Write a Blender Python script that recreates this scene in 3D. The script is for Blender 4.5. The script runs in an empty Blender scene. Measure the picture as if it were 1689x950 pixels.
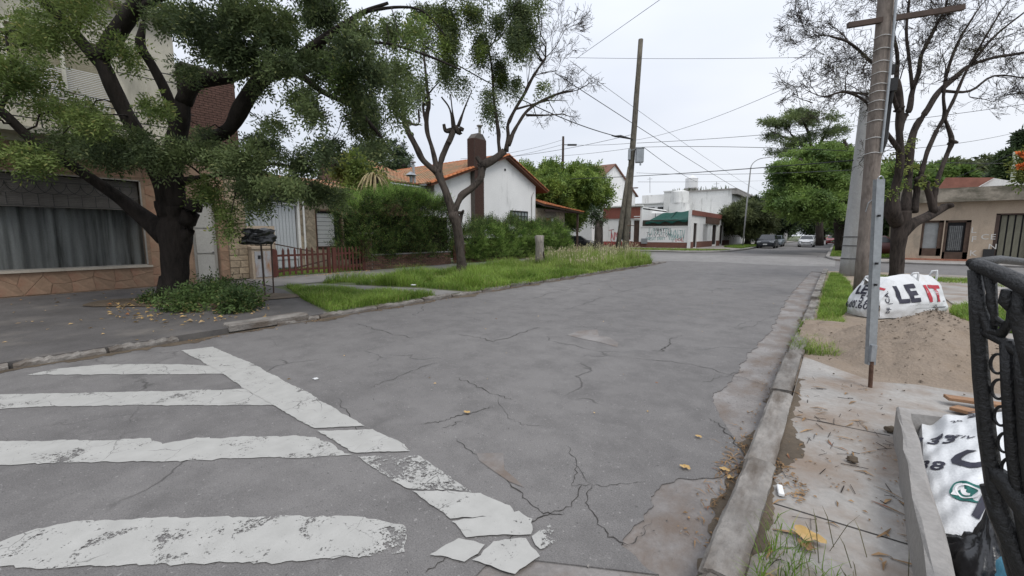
import bpy, bmesh, math, random
import numpy as np
from mathutils import Vector, Matrix, noise
R = math.radians
S = bpy.context.scene
COL = S.collection
rng = random.Random(7)
nr = np.random.RandomState(11)

# ------------------------------------------------------------------ camera
CAMH = 1.6
FOC, CX, CY = 700.0, 844.5, 475.0            # focal length and centre in photograph pixels
PITCH, YAW = math.atan(88/700.0), R(37.302)
cam = bpy.data.cameras.new('camera'); camo = bpy.data.objects.new('camera', cam); COL.objects.link(camo)
cam.sensor_width = 36; cam.lens = 36*FOC/1689; cam.clip_start = .05; cam.clip_end = 3000
camo.location = (0, 0, CAMH); camo.rotation_euler = (R(90)-PITCH, 0, YAW)
S.camera = camo

# ------------------------------------------------------------------ light: overcast daylight
SUN_EL, SUN_AZ = R(58), R(115)               # azimuth from +Y, positive to the right
W = bpy.data.worlds.new('World'); S.world = W; W.use_nodes = True
nt = W.node_tree; nt.nodes.clear()
out = nt.nodes.new('ShaderNodeOutputWorld'); bg = nt.nodes.new('ShaderNodeBackground')
sky = nt.nodes.new('ShaderNodeTexSky'); sky.sky_type = 'NISHITA'; sky.sun_disc = False
sky.sun_elevation = SUN_EL; sky.sun_rotation = SUN_AZ
tc = nt.nodes.new('ShaderNodeTexCoord'); mp = nt.nodes.new('ShaderNodeMapping'); mp.inputs['Scale'].default_value = (1, 1, 2.6)
nz = nt.nodes.new('ShaderNodeTexNoise'); nz.inputs['Scale'].default_value = 1.2; nz.inputs['Detail'].default_value = 4
cr = nt.nodes.new('ShaderNodeValToRGB')
cr.color_ramp.elements[0].position = .3; cr.color_ramp.elements[0].color = (5.7, 6.1, 6.9, 1)
cr.color_ramp.elements[1].position = .72; cr.color_ramp.elements[1].color = (7.6, 7.8, 8.25, 1)
mx = nt.nodes.new('ShaderNodeMixRGB'); mx.inputs[0].default_value = .92
nt.links.new(tc.outputs['Generated'], mp.inputs[0]); nt.links.new(mp.outputs[0], nz.inputs['Vector'])
nt.links.new(nz.outputs[0], cr.inputs[0]); nt.links.new(sky.outputs[0], mx.inputs[1]); nt.links.new(cr.outputs[0], mx.inputs[2])
sx = nt.nodes.new('ShaderNodeSeparateXYZ'); nt.links.new(tc.outputs['Generated'], sx.inputs[0])
zr_ = nt.nodes.new('ShaderNodeMapRange'); zr_.interpolation_type = 'SMOOTHSTEP'; zr_.inputs['From Min'].default_value = 0; zr_.inputs['From Max'].default_value = 1; zr_.inputs['To Min'].default_value = 1; zr_.inputs['To Max'].default_value = 1.6
nt.links.new(sx.outputs[2], zr_.inputs['Value']); ml = nt.nodes.new('ShaderNodeVectorMath'); ml.operation = 'SCALE'
nt.links.new(mx.outputs[0], ml.inputs[0]); nt.links.new(zr_.outputs[0], ml.inputs['Scale']); nt.links.new(ml.outputs[0], bg.inputs[0]); bg.inputs[1].default_value = .1
nt.links.new(bg.outputs[0], out.inputs[0])
sl = bpy.data.lights.new('sun', 'SUN'); sl.energy = 1.5; sl.angle = R(25); sl.color = (1, .97, .92)
so = bpy.data.objects.new('sun', sl); COL.objects.link(so)
sd = Vector((math.sin(SUN_AZ)*math.cos(SUN_EL), math.cos(SUN_AZ)*math.cos(SUN_EL), math.sin(SUN_EL)))
so.rotation_euler = sd.to_track_quat('Z', 'Y').to_euler(); so.location = (-30, 20, 40)
S.view_settings.view_transform = 'Standard'; S.view_settings.look = 'None'
S.view_settings.exposure = .3; S.view_settings.gamma = 1

# ------------------------------------------------------------------ measuring helpers: a pixel of the photograph to a real place
def ray(px, py):
    x, y = px-CX, py-CY
    dn = y*math.cos(PITCH)+FOC*math.sin(PITCH); fw = FOC*math.cos(PITCH)-y*math.sin(PITCH)
    return x*math.cos(YAW)-fw*math.sin(YAW), x*math.sin(YAW)+fw*math.cos(YAW), -dn, fw
def gr(px, py, z=0.0):
    X, Y, Z, f = ray(px, py); t = (z-CAMH)/Z; return Vector((X*t, Y*t, z))
def atx(px, py, x):
    X, Y, Z, f = ray(px, py); t = x/X; return Vector((x, Y*t, CAMH+Z*t))
def aty(px, py, y):
    X, Y, Z, f = ray(px, py); t = y/Y; return Vector((X*t, y, CAMH+Z*t))
def pt(px, py, d):
    X, Y, Z, f = ray(px, py); t = d/f; return Vector((X*t, Y*t, CAMH+Z*t))
def fdepth(v): return -v[0]*math.sin(YAW)+v[1]*math.cos(YAW)

# ------------------------------------------------------------------ object helpers
ORG = {}
def tag(o, label=None, cat=None, group=None, kind=None):
    if label: o['label'] = label
    if cat: o['category'] = cat
    if group: o['group'] = group
    if kind: o['kind'] = kind
    return o
def thing(name, loc, label, cat, group=None):
    o = bpy.data.objects.new(name, None); o.empty_display_size = .2; COL.objects.link(o)
    o.location = loc; ORG[o.name] = Vector(loc); return tag(o, label, cat, group)
def link(name, me, parent, org):
    o = bpy.data.objects.new(name, me); COL.objects.link(o)
    if parent is not None:
        o.parent = parent; o.location = Vector(org)-ORG[parent.name]
    else: o.location = org
    ORG[o.name] = Vector(org); return o
def piece(name, me, parent, pos, rot=None, scale=None):
    o = link(name, me, parent, pos)
    if rot: o.rotation_euler = rot
    if scale: o.scale = scale
    return o
def copy_thing(o, loc, rz=None):
    def cp(a, par):
        c = a.copy(); COL.objects.link(c); c.parent = par
        for ch in list(a.children): cp(ch, c)
        return c
    c = cp(o, None); c.location = loc
    if rz is not None: c.rotation_euler.z = rz
    return c
class MB:
    def __init__(s): s.v = []; s.f = []; s.mi = []; s.cur = 0
    def add(s, vs, fs):
        b = len(s.v); s.v += [tuple(x) for x in vs]
        for f in fs: s.f.append([b+i for i in f]); s.mi.append(s.cur)
        return s
    def box(s, c, sz, rz=0, M=None, taper=1.0):
        h = [k/2 for k in sz]; vs = []
        for z in (-1, 1):
            t = taper if z > 0 else 1
            for x, y in ((-1, -1), (1, -1), (1, 1), (-1, 1)): vs.append(Vector((x*h[0]*t, y*h[1]*t, z*h[2])))
        if M is None: M = Matrix.Rotation(rz, 3, 'Z')
        s.add([M@q+Vector(c) for q in vs], [(3,2,1,0),(4,5,6,7),(0,1,5,4),(1,2,6,5),(2,3,7,6),(3,0,4,7)]); return s
    def bb(s, x0, x1, y0, y1, z0, z1): return s.box(((x0+x1)/2, (y0+y1)/2, (z0+z1)/2), (abs(x1-x0), abs(y1-y0), abs(z1-z0)))
    def bar(s, p, q, w, h=None, up=(0, 0, 1)):
        p = Vector(p); q = Vector(q); d = q-p; L = d.length
        if L < 1e-6: return s
        d.normalize(); u = Vector(up)
        if abs(d.dot(u)) > .98: u = Vector((1, 0, 0))
        r = d.cross(u).normalized(); u = r.cross(d); h = h or w
        M = Matrix((r, d, u)).transposed(); return s.box((p+q)/2, (w, L, h), M=M)
    def tube(s, pts, rad, n=8, cap=True, wob=0):
        pts = [Vector(p) for p in pts]; b = len(s.v); k = len(pts)
        if not hasattr(rad, '__len__'): rad = [rad]*k
        ref = Vector((.3, .2, 1)).normalized()
        for i, p in enumerate(pts):
            d = (pts[min(i+1, k-1)]-pts[max(i-1, 0)])
            if d.length < 1e-7: d = Vector((0, 0, 1))
            d.normalize(); r = d.cross(ref)
            if r.length < .15: r = d.cross(Vector((1, 0, 0)))
            r.normalize(); u = r.cross(d)
            for j in range(n):
                a = 2*math.pi*j/n; rr = rad[i]
                if wob: rr *= 1+wob*noise.noise(Vector((math.cos(a)*1.3, math.sin(a)*1.3, 0))+p*1.7)
                s.v.append(tuple(p+(r*math.cos(a)+u*math.sin(a))*rr))
        for i in range(k-1):
            for j in range(n):
                j2 = (j+1) % n; s.f.append([b+i*n+j, b+i*n+j2, b+(i+1)*n+j2, b+(i+1)*n+j]); s.mi.append(s.cur)
        if cap:
            s.f.append([b+j for j in range(n)][::-1]); s.f.append([b+(k-1)*n+j for j in range(n)]); s.mi += [s.cur]*2
        return s
    def prism(s, poly, ax, a0, a1):
        """poly of 2D points extruded along axis ax from a0 to a1"""
        def P(u, v, w): return {'z': (u, v, w), 'x': (w, u, v), 'y': (u, w, v)}[ax]
        n = len(poly); vs = [P(u, v, a0) for u, v in poly]+[P(u, v, a1) for u, v in poly]
        s.add(vs, [tuple(range(n))[::-1], tuple(range(n, 2*n))]+[(i, (i+1) % n, n+(i+1) % n, n+i) for i in range(n)]); return s
    def quad(s, a, b, c, d): return s.add([a, b, c, d], [(0, 1, 2, 3)])
    def lathe(s, c, prof, n=12):
        b = len(s.v); c = Vector(c); k = len(prof)
        for r, z in prof:
            for j in range(n):
                a = 2*math.pi*j/n; s.v.append((c.x+r*math.cos(a), c.y+r*math.sin(a), c.z+z))
        for i in range(k-1):
            for j in range(n):
                j2 = (j+1) % n; s.f.append([b+i*n+j, b+i*n+j2, b+(i+1)*n+j2, b+(i+1)*n+j]); s.mi.append(s.cur)
        s.f.append([b+j for j in range(n)][::-1]); s.f.append([b+(k-1)*n+j for j in range(n)]); s.mi += [s.cur]*2
        return s
    def grid(s, fn, nu, nv, closed=False):
        b = len(s.v)
        for j in range(nv+1):
            for i in range(nu+(0 if closed else 1)): s.v.append(tuple(fn(i/nu, j/nv)))
        w = nu+(0 if closed else 1)
        for j in range(nv):
            for i in range(nu):
                i2 = (i+1) % w if closed else i+1
                s.f.append([b+j*w+i, b+j*w+i2, b+(j+1)*w+i2, b+(j+1)*w+i]); s.mi.append(s.cur)
        return s
    def mesh(s, name, mats, org=(0, 0, 0), smooth=False, fix=True):
        me = bpy.data.meshes.new(name); o = Vector(org)
        me.from_pydata([(v[0]-o.x, v[1]-o.y, v[2]-o.z) for v in s.v], [], s.f)
        for m in (mats if isinstance(mats, (list, tuple)) else [mats]): me.materials.append(m)
        if any(s.mi): me.polygons.foreach_set('material_index', s.mi)
        if smooth: me.polygons.foreach_set('use_smooth', [True]*len(me.polygons))
        if fix:
            bm = bmesh.new(); bm.from_mesh(me); bmesh.ops.recalc_face_normals(bm, faces=bm.faces); bm.to_mesh(me); bm.free()
        me.update(); return me
    def build(s, name, mats, parent=None, smooth=False, org=None, bevel=0, fix=True):
        if parent is not None: org = ORG[parent.name]
        elif org is None:
            a = np.array(s.v); org = (float(a[:, 0].mean()), float(a[:, 1].mean()), float(a[:, 2].min()))
        me = s.mesh(name, mats, org, smooth, fix)
        if bevel:
            bm = bmesh.new(); bm.from_mesh(me); bmesh.ops.bevel(bm, geom=bm.edges[:]+bm.verts[:], offset=bevel, segments=1, affect='EDGES'); bm.to_mesh(me); bm.free()
        return link(name, me, parent, org)
def struct(mb, name, mats, **k): return tag(mb.build(name, mats, **k), kind='structure')

# ------------------------------------------------------------------ materials
class NT:
    def __init__(s, name):
        s.m = bpy.data.materials.new(name); s.m.use_nodes = True; s.t = s.m.node_tree
        s.b = s.t.nodes['Principled BSDF']; s.o = s.t.nodes['Material Output']
        s.tc = s.t.nodes.new('ShaderNodeTexCoord')
    def n(s, ty, **kw):
        x = s.t.nodes.new('ShaderNode'+ty)
        for k, v in kw.items():
            if k in x.inputs: x.inputs[k].default_value = v
            else: setattr(x, k, v)
        return x
    def l(s, a, b): s.t.links.new(a, b); return s
    def vec(s, scale=(1, 1, 1), out='Object'):
        m = s.n('Mapping'); m.inputs['Scale'].default_value = scale; s.l(s.tc.outputs[out], m.inputs[0]); return m.outputs[0]
    def noise(s, scale, detail=4, rough=.55, st=(1, 1, 1), dist=0):
        x = s.n('TexNoise', Scale=scale, Detail=detail, Roughness=rough, Distortion=dist); s.l(s.vec(st), x.inputs['Vector']); return x.outputs[0]
    def ramp(s, fac, *st):
        r = s.n('ValToRGB'); e = r.color_ramp.elements
        while len(e) < len(st): e.new(.5)
        for k, (p, c) in enumerate(st):
            e[k].position = p; e[k].color = (c if hasattr(c, '__len__') else (c, c, c))[:3]+(1,) if hasattr(c, '__len__') else (c, c, c, 1)
        s.l(fac, r.inputs[0]); return r.outputs[0]
    def mix(s, fac, a, b, mode='MIX'):
        x = s.n('MixRGB', blend_type=mode)
        for k, v in ((0, fac), (1, a), (2, b)):
            if hasattr(v, 'is_linked') or isinstance(v, bpy.types.NodeSocket): s.l(v, x.inputs[k])
            elif k == 0: x.inputs[0].default_value = v
            else: x.inputs[k].default_value = tuple(v)[:3]+(1,) if hasattr(v, '__len__') else (v, v, v, 1)
        return x.outputs[0]
    def math(s, op, a, b=0):
        x = s.n('Math', operation=op)
        for k, v in ((0, a), (1, b)):
            if isinstance(v, bpy.types.NodeSocket): s.l(v, x.inputs[k])
            else: x.inputs[k].default_value = v
        return x.outputs[0]
    def col(s, c):
        if isinstance(c, bpy.types.NodeSocket): s.l(c, s.b.inputs['Base Color'])
        else: s.b.inputs['Base Color'].default_value = tuple(c)+(1,)
    def bump(s, h, strength=.3, dist=.02):
        b = s.n('Bump', Strength=strength, Distance=dist); s.l(h, b.inputs['Height']); s.l(b.outputs[0], s.b.inputs['Normal'])
    def set(s, **k):
        for a, v in k.items(): s.b.inputs[a.replace('_', ' ')].default_value = v
def mul(c, k): return tuple(min(1, x*k) for x in c)
def M(name, c, rough=.8, var=.18, scale=3, bump=.15, bscale=30, c2=None, stain=None, st=(1, 1, 1), sstr=(6, 6, .7), orand=0, metal=0, spec=.3, sfac=(.5, .75)):
    t = NT(name); f = t.noise(scale, 5, .6, st)
    base = t.mix(t.ramp(f, (.3, 0), (.7, 1)), mul(c, 1-var), c2 or mul(c, 1+var))
    fine = t.noise(bscale, 4, .6)
    base = t.mix(.35, base, t.ramp(fine, (.25, .35), (.75, 1.0)), 'MULTIPLY') if var else base
    if stain:
        s = t.noise(1.0, 5, .65, sstr); base = t.mix(t.ramp(s, (sfac[0], 0), (sfac[1], 1)), base, stain)
    if orand:
        oi = t.n('ObjectInfo'); r = t.ramp(oi.outputs['Random'], (0, 1-orand), (1, 1+orand*.0)); base = t.mix(1, base, r, 'MULTIPLY')
    t.col(base); t.set(Roughness=rough, Metallic=metal); t.b.inputs['Specular IOR Level'].default_value = spec
    if bump: t.bump(fine, bump, .02)
    return t.m
def leafmat(name, c1, c2, c3=None, trans=.35, nsc=.9):
    t = NT(name); g = t.n('NewGeometry')
    r = g.outputs['Random Per Island']
    cl = t.noise(nsc, 3, .5)
    a = t.mix(t.ramp(cl, (.38, 0), (.62, 1)), c1, c2)
    a = t.mix(1, a, t.ramp(r, (0, .55), (1, 1.25)), 'MULTIPLY')
    if c3: a = t.mix(t.ramp(r, (.93, 0), (.95, 1)), a, c3)
    t.col(a); t.set(Roughness=.6); t.b.inputs['Specular IOR Level'].default_value = .25
    tr = t.n('BsdfTranslucent'); t.l(a, tr.inputs[0]); ms = t.n('MixShader'); ms.inputs[0].default_value = trans
    t.l(t.b.outputs[0], ms.inputs[1]); t.l(tr.outputs[0], ms.inputs[2]); t.l(ms.outputs[0], t.o.inputs[0]); return t.m
def glassmat(name, tint=(.5, .55, .58), amt=.35):
    t = NT(name); tr = t.n('BsdfTransparent'); tr.inputs[0].default_value = tint+(1,)
    gl = t.n('BsdfGlossy'); gl.inputs['Roughness'].default_value = .05; gl.inputs[0].default_value = (.8, .85, .9, 1)
    lw = t.n('LayerWeight', Blend=amt); ms = t.n('MixShader'); t.l(lw.outputs['Fresnel'], ms.inputs[0])
    t.l(tr.outputs[0], ms.inputs[1]); t.l(gl.outputs[0], ms.inputs[2]); t.l(ms.outputs[0], t.o.inputs[0]); return t.m
def asphalt(name, base, light, edge):
    t = NT(name)
    big = t.noise(.35, 5, .6, (1, .45, 1)); mid = t.noise(2.2, 6, .65); fine = t.noise(120, 3, .7)
    c = t.mix(t.ramp(big, (.35, 0), (.68, 1)), base, light)
    c = t.mix(t.ramp(mid, (.42, 0), (.75, .75)), c, mul(base, .72)); c = t.mix(t.ramp(t.noise(7, 5, .65), (.52, 0), (.7, .4)), c, mul(light, 1.12))
    c = t.mix(.6, c, t.ramp(fine, (.3, .4), (.7, 1.3)), 'MULTIPLY')
    sp = t.noise(38, 2, .5); c = t.mix(t.ramp(sp, (.66, 0), (.72, .5)), c, mul(light, 1.7)); c = t.mix(t.ramp(sp, (.28, .6), (.34, 0)), c, mul(base, .45))
    st_ = t.noise(.8, 4, .6, (1, 1, 1), .8); c = t.mix(t.ramp(st_, (.64, 0), (.72, .35)), c, mul(base, .6))
    # long fine cracks: distorted voronoi edges, broken by a noise mask
    w = t.n('TexNoise', Scale=1.3, Detail=4); t.l(t.vec(), w.inputs['Vector'])
    ad = t.n('VectorMath', operation='MULTIPLY_ADD'); t.l(w.outputs['Color'], ad.inputs[0]); ad.inputs[1].default_value = (.8, .8, .8); t.l(t.tc.outputs['Object'], ad.inputs[2])
    v = t.n('TexVoronoi', feature='DISTANCE_TO_EDGE', Scale=.42); t.l(ad.outputs[0], v.inputs['Vector'])
    v2 = t.n('TexVoronoi', feature='DISTANCE_TO_EDGE', Scale=1.5); t.l(ad.outputs[0], v2.inputs['Vector'])
    m1 = t.ramp(t.noise(.6, 3), (.52, 0), (.60, 1)); m2 = t.ramp(t.noise(.5, 3, .5, (1, 1, 1), .5), (.6, 0), (.68, 1))
    k1 = t.math('MULTIPLY', t.ramp(v.outputs[0], (.0, 1), (.007, 0)), m1)
    k2 = t.math('MULTIPLY', t.ramp(v2.outputs[0], (.0, .8), (.010, 0)), m2)
    k = t.math('MAXIMUM', k1, k2)
    c = t.mix(t.math('MULTIPLY', k, .6), c, (.03, .028, .026)); t.col(c); t.set(Roughness=.85); t.b.inputs['Specular IOR Level'].default_value = .25
    h = t.math('SUBTRACT', t.math('ADD', t.math('MULTIPLY', fine, .35), t.math('MULTIPLY', mid, .6)), t.math('MULTIPLY', k, 1.2))
    t.bump(h, .45, .02); return t.m
def paintmat(name, th=.556):
    t = NT(name); a = t.noise(5, 5, .7, (1, 1, 1), .6); f = t.noise(55, 4, .8)
    w = t.n('TexNoise', Scale=2.5, Detail=4); t.l(t.vec(), w.inputs['Vector'])
    ad = t.n('VectorMath', operation='MULTIPLY_ADD'); t.l(w.outputs['Color'], ad.inputs[0]); ad.inputs[1].default_value = (.35, .35, .35); t.l(t.tc.outputs['Object'], ad.inputs[2])
    v = t.n('TexVoronoi', feature='DISTANCE_TO_EDGE', Scale=3.3); t.l(ad.outputs[0], v.inputs['Vector'])
    crk = t.math('MULTIPLY', t.ramp(v.outputs[0], (.002, .8), (.012, 0)), t.ramp(t.noise(1.1, 3), (.5, 0), (.6, 1)))
    wear = t.ramp(t.math('ADD', t.math('ADD', t.math('MULTIPLY', a, .4), t.math('MULTIPLY', t.noise(1.4, 4, .6, (1, 1, 1), .4), .26)), t.math('MULTIPLY', f, .34)), (th, 0), (th+.022, 1))
    hole = t.math('MAXIMUM', crk, wear)
    t.col(t.mix(t.noise(7, 4), (.29, .285, .268), (.43, .422, .40))); t.set(Roughness=.7); t.bump(f, .3, .01)
    tr = t.n('BsdfTransparent'); ms = t.n('MixShader'); t.l(hole, ms.inputs[0]); t.l(t.b.outputs[0], ms.inputs[1]); t.l(tr.outputs[0], ms.inputs[2])
    t.l(ms.outputs[0], t.o.inputs[0]); return t.m
def barkmat(name, c1, c2, sc=3):
    t = NT(name); n1 = t.noise(sc*3, 6, .7, (1, 1, .22)); n2 = t.noise(sc*.6, 3)
    t.col(t.mix(t.ramp(n2, (.35, 0), (.7, .6)), t.mix(t.ramp(n1, (.35, 0), (.65, 1)), c1, c2), mul(c2, 1.25)))
    t.set(Roughness=.9); t.b.inputs['Specular IOR Level'].default_value = .15; t.bump(n1, .9, .06); return t.m

mA = asphalt('asphalt', (.145, .138, .135), (.197, .188, .182), None)
mA2 = asphalt('asphalt_pale', (.20, .192, .185), (.27, .26, .25), None)
mPaint = paintmat('road_paint'); mPaintW = paintmat('road_paint_worn', .49)
mConc = M('concrete', (.30, .285, .27), var=.16, scale=1.3, bump=.3, bscale=35, stain=(.17, .155, .14), sstr=(1.2, 1.2, 1.2), sfac=(.5, .72))
mConcPink = M('concrete_pinkish', (.315, .298, .278), var=.2, scale=1.1, bump=.4, bscale=28, stain=(.21, .165, .13), sstr=(1.5, 1.5, 1.5), sfac=(.44, .64))
mGut = M('concrete_gutter', (.215, .194, .182), var=.25, scale=1.8, bump=.5, bscale=40, stain=(.15, .12, .10), sstr=(2.6, 1.6, 1), sfac=(.46, .66), c2=(.285, .27, .26))
mKerb = M('kerb_stone', (.25, .232, .212), var=.3, scale=5, bump=.9, bscale=26, stain=(.115, .095, .078), sstr=(5, 1.6, 5), orand=.25, sfac=(.46, .64))
mPaveL = M('old_pavement', (.105, .098, .095), var=.22, scale=1.1, bump=.35, bscale=30, stain=(.16, .145, .13), sstr=(.8, .8, .8), sfac=(.52, .75))
mPaveM = M('grey_pavement', (.2, .19, .18), var=.18, scale=1.4, bump=.3, bscale=30, stain=(.12, .11, .10), sstr=(.8, .8, .8))
mDirt = M('soil', (.11, .085, .06), var=.35, scale=2.5, bump=.6, bscale=25)
mDirtT = M('trodden_earth', (.29, .235, .18), var=.25, scale=1.2, bump=.5, bscale=22, stain=(.22, .17, .125), sstr=(1, 1, 1))
mGround = M('ground_grass', (.075, .095, .035), var=.35, scale=1.2, bump=.5, bscale=12, stain=(.12, .10, .06), sstr=(.6, .6, .6))
mSand = M('sand', (.25, .2, .155), rough=.95, var=.12, scale=4, bump=.9, bscale=34, stain=(.21, .16, .115), sstr=(1.4, 1.4, 1.4))
mBark = barkmat('bark_dark', (.010, .009, .008), (.034, .028, .025))
mBark2 = barkmat('bark_grey', (.02, .017, .015), (.085, .07, .06), 5)
mBark3 = barkmat('bark_brown', (.014, .012, .011), (.06, .048, .042), 4)
mPoleW = barkmat('weathered_pole_wood', (.11, .09, .078), (.24, .205, .18), 5)
mPoleG = barkmat('green_grey_pole_wood', (.05, .045, .038), (.15, .135, .108), 5)
mCrack = M('crack_dirt', (.045, .041, .037), var=.3, bump=0)
mRust = M('rusty_dirt', (.11, .06, .04), var=.4, scale=9, bump=.5, bscale=60)
mIron = M('black_iron', (.012, .012, .013), rough=.42, var=.3, scale=14, bump=.5, bscale=70, spec=.5)
mWhite = M('white_wall', (.78, .78, .77), var=.05, scale=.6, bump=.1, bscale=18, stain=(.40, .40, .39), sstr=(1.6, 1.6, .35), sfac=(.58, .8))
mWhite2 = M('white_wall_dirty', (.72, .72, .70), var=.07, scale=.8, bump=.15, bscale=12, stain=(.24, .235, .22), sstr=(2.2, 2.2, .35), sfac=(.56, .8))
mCream = M('cream_wall', (.5, .47, .39), var=.1, scale=1.2, stain=(.25, .24, .2), sstr=(1.5, 1.5, .5))
mTan = M('tan_render', (.42, .34, .26), var=.1, scale=1.2, bump=.25, bscale=20, stain=(.22, .19, .15), sstr=(1.2, 1.2, .6), sfac=(.52, .75))
mCapDirty = M('dirty_concrete_band', (.3, .265, .215), var=.2, scale=1.5, bump=.3, bscale=12, stain=(.11, .10, .075), sstr=(.8, .8, 1.4), sfac=(.45, .62))
mGreyW = M('grey_painted_wood', (.52, .55, .58), rough=.6, var=.06, scale=2, st=(6, 6, .5), bump=.1, stain=(.33, .34, .34), sstr=(5, 5, .8), sfac=(.6, .8))
mBrickD = M('dark_brick', (.115, .062, .048), var=.3, scale=12, bump=.4, bscale=50, orand=.45)
mBrick = M('brick', (.19, .105, .075), var=.25, scale=12, bump=.4, bscale=50, orand=.5)
mMortar = M('mortar', (.2, .175, .15), var=.2, scale=6)
mMortarD = M('dark_mortar', (.10, .088, .078), var=.2, scale=6)
mTile = M('terracotta_tile', (.52, .185, .075), var=.2, scale=2.2, bump=.3, bscale=25, stain=(.26, .14, .08), sstr=(1, 1, 1), sfac=(.5, .7), orand=.25)
mTileOld = M('old_terracotta_tile', (.40, .19, .10), var=.25, scale=1.5, bump=.3, bscale=25, stain=(.22, .17, .10), sstr=(.9, .9, .9), sfac=(.42, .62))
mTileR = M('red_roof_tile', (.27, .12, .09), var=.2, scale=2)
mTileB = M('brown_roof_tile', (.17, .085, .06), var=.2, scale=2)
mStone = M('flagstone', (.34, .225, .15), rough=.75, var=.16, scale=2.5, bump=.35, bscale=16, stain=(.28, .15, .10), sstr=(.9, .9, .9), sfac=(.55, .66), orand=.22)
mStoneG = M('flagstone_joint', (.26, .18, .125), var=.2, scale=6)
mBlock = M('sandstone_block', (.36, .285, .2), var=.25, scale=4, bump=.8, bscale=18, orand=.35)
mStoneW = M('rubble_stone', (.33, .28, .21), var=.28, scale=3, bump=.7, bscale=14, orand=.35)
mRed = M('red_brown_painted_wood', (.105, .036, .027), rough=.6, var=.25, scale=5, bump=.2, bscale=40, orand=.2)
mDarkW = M('dark_wood', (.07, .045, .035), rough=.6, var=.25, scale=4)
mWoodP = M('raw_plank', (.30, .17, .095), rough=.75, var=.22, scale=5, st=(1, 6, 1), bump=.3, bscale=40)
mRedDoor = M('red_wood_door', (.26, .07, .04), rough=.5, var=.12)
mFascia = M('red_fascia', (.23, .085, .065), var=.1, scale=1.5, stain=(.2, .06, .04))
mDado = M('red_brown_dado', (.17, .08, .06), var=.15, scale=3)
mGlass = glassmat('window_glass')
mDarkG = M('dark_glass', (.025, .03, .033), rough=.12, var=.3, scale=1.5, bump=0, spec=.6)
mDark = M('dark_recess', (.02, .02, .022), var=.2, bump=0)
mCurt = M('lace_curtain', (.27, .262, .245), rough=.9, var=.4, scale=2, st=(4, 4, .3), bump=0, stain=(.075, .072, .066), sstr=(4, 4, .3), sfac=(.42, .62))
mShut = M('shutter_slats', (.15, .14, .13), rough=.7, var=.12, scale=5)
mShutW = M('white_shutter', (.5, .52, .53), rough=.6, var=.06)
mShutC = M('cream_shutter', (.46, .42, .32), rough=.7, var=.08)
mMetal = M('galvanised_steel', (.36, .38, .4), rough=.45, var=.12, scale=6, metal=.55, bump=.1)
mMetalR = M('rusty_grey_metal', (.33, .33, .34), rough=.55, var=.15, scale=4, stain=(.25, .13, .06), sstr=(3, 3, 1), sfac=(.52, .7))
mPoleC = M('pole_concrete', (.4, .4, .395), var=.1, scale=3, bump=.35, bscale=30, stain=(.24, .235, .225), sstr=(3, 3, .4))
mSack = M('white_woven_sack', (.66, .67, .68), rough=.55, var=.06, scale=4, bump=.25, bscale=90, stain=(.45, .42, .38), sstr=(2, 2, 2), sfac=(.58, .8))
mInk = M('navy_ink', (.028, .028, .045), rough=.6, var=.12, bump=0)
mInkR = M('red_ink', (.42, .035, .05), rough=.6, var=.12, bump=0)
mInkG = M('green_ink', (.015, .13, .11), rough=.6, var=.1, bump=0)
mTeal = M('teal_paint', (.14, .34, .33), var=.1, bump=0)
mRedG = M('red_spray', (.5, .08, .09), var=.1, bump=0)
mBlkP = M('black_spray', (.04, .045, .05), var=.1, bump=0)
mWhiteP = M('white_spray', (.58, .57, .54), var=.05, bump=0)
mGreenC = M('green_shade_cloth', (.008, .062, .048), rough=.8, var=.2, scale=3, bump=.1)
mBagB = M('black_plastic', (.012, .012, .014), rough=.28, var=.3, scale=6, bump=.35, bscale=14, spec=.7)
mBlueP = M('pale_blue_plastic', (.12, .36, .5), rough=.4, var=.08)
mWire = M('cable', (.03, .032, .036), var=.1, bump=0)
mWire2 = M('cable_pale', (.12, .125, .135), var=.1, bump=0)
mPlas = M('white_plastic', (.7, .7, .7), rough=.4, var=.03, bump=0)
mRubber = M('rubber', (.015, .015, .015), rough=.8, bump=0)
mChrome = M('bright_metal', (.6, .6, .62), rough=.25, metal=.9, var=.05, bump=0)
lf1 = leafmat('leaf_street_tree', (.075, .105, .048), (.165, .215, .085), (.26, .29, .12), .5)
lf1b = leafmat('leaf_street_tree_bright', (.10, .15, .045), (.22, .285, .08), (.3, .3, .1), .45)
lf2 = leafmat('leaf_mistletoe', (.045, .065, .022), (.15, .21, .04), (.25, .28, .06), .3, 1.3)
lfH = leafmat('leaf_cypress_hedge', (.025, .045, .016), (.12, .18, .05), (.2, .15, .06), .2, 3.5)  # colour noise paints shaded gaps between brighter hedge clumps
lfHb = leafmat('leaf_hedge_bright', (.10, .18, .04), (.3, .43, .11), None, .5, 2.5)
lfR = leafmat('leaf_round_tree', (.09, .15, .035), (.24, .33, .07), (.24, .3, .07), .35, .8)
lfA = leafmat('leaf_avenue_tree', (.09, .15, .045), (.22, .32, .08), (.22, .29, .08), .4, .4)
lfD = leafmat('leaf_dark_tree', (.03, .05, .025), (.075, .11, .04), None, .25, .4)
lfO = leafmat('leaf_olive_tree', (.07, .09, .04), (.16, .185, .08), None, .35, .7)
lfY = leafmat('leaf_yellow_green', (.12, .17, .04), (.24, .27, .07), None, .4, .9)
mG1 = leafmat('grass_blades', (.13, .22, .035), (.26, .38, .07), (.34, .31, .12), .4, 1.1)
mG2 = leafmat('grass_tall', (.15, .23, .04), (.3, .4, .09), (.40, .36, .18), .4, .9)
mDry = leafmat('dry_leaf', (.22, .13, .06), (.32, .2, .10), (.2, .08, .04), .15, 5)
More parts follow.
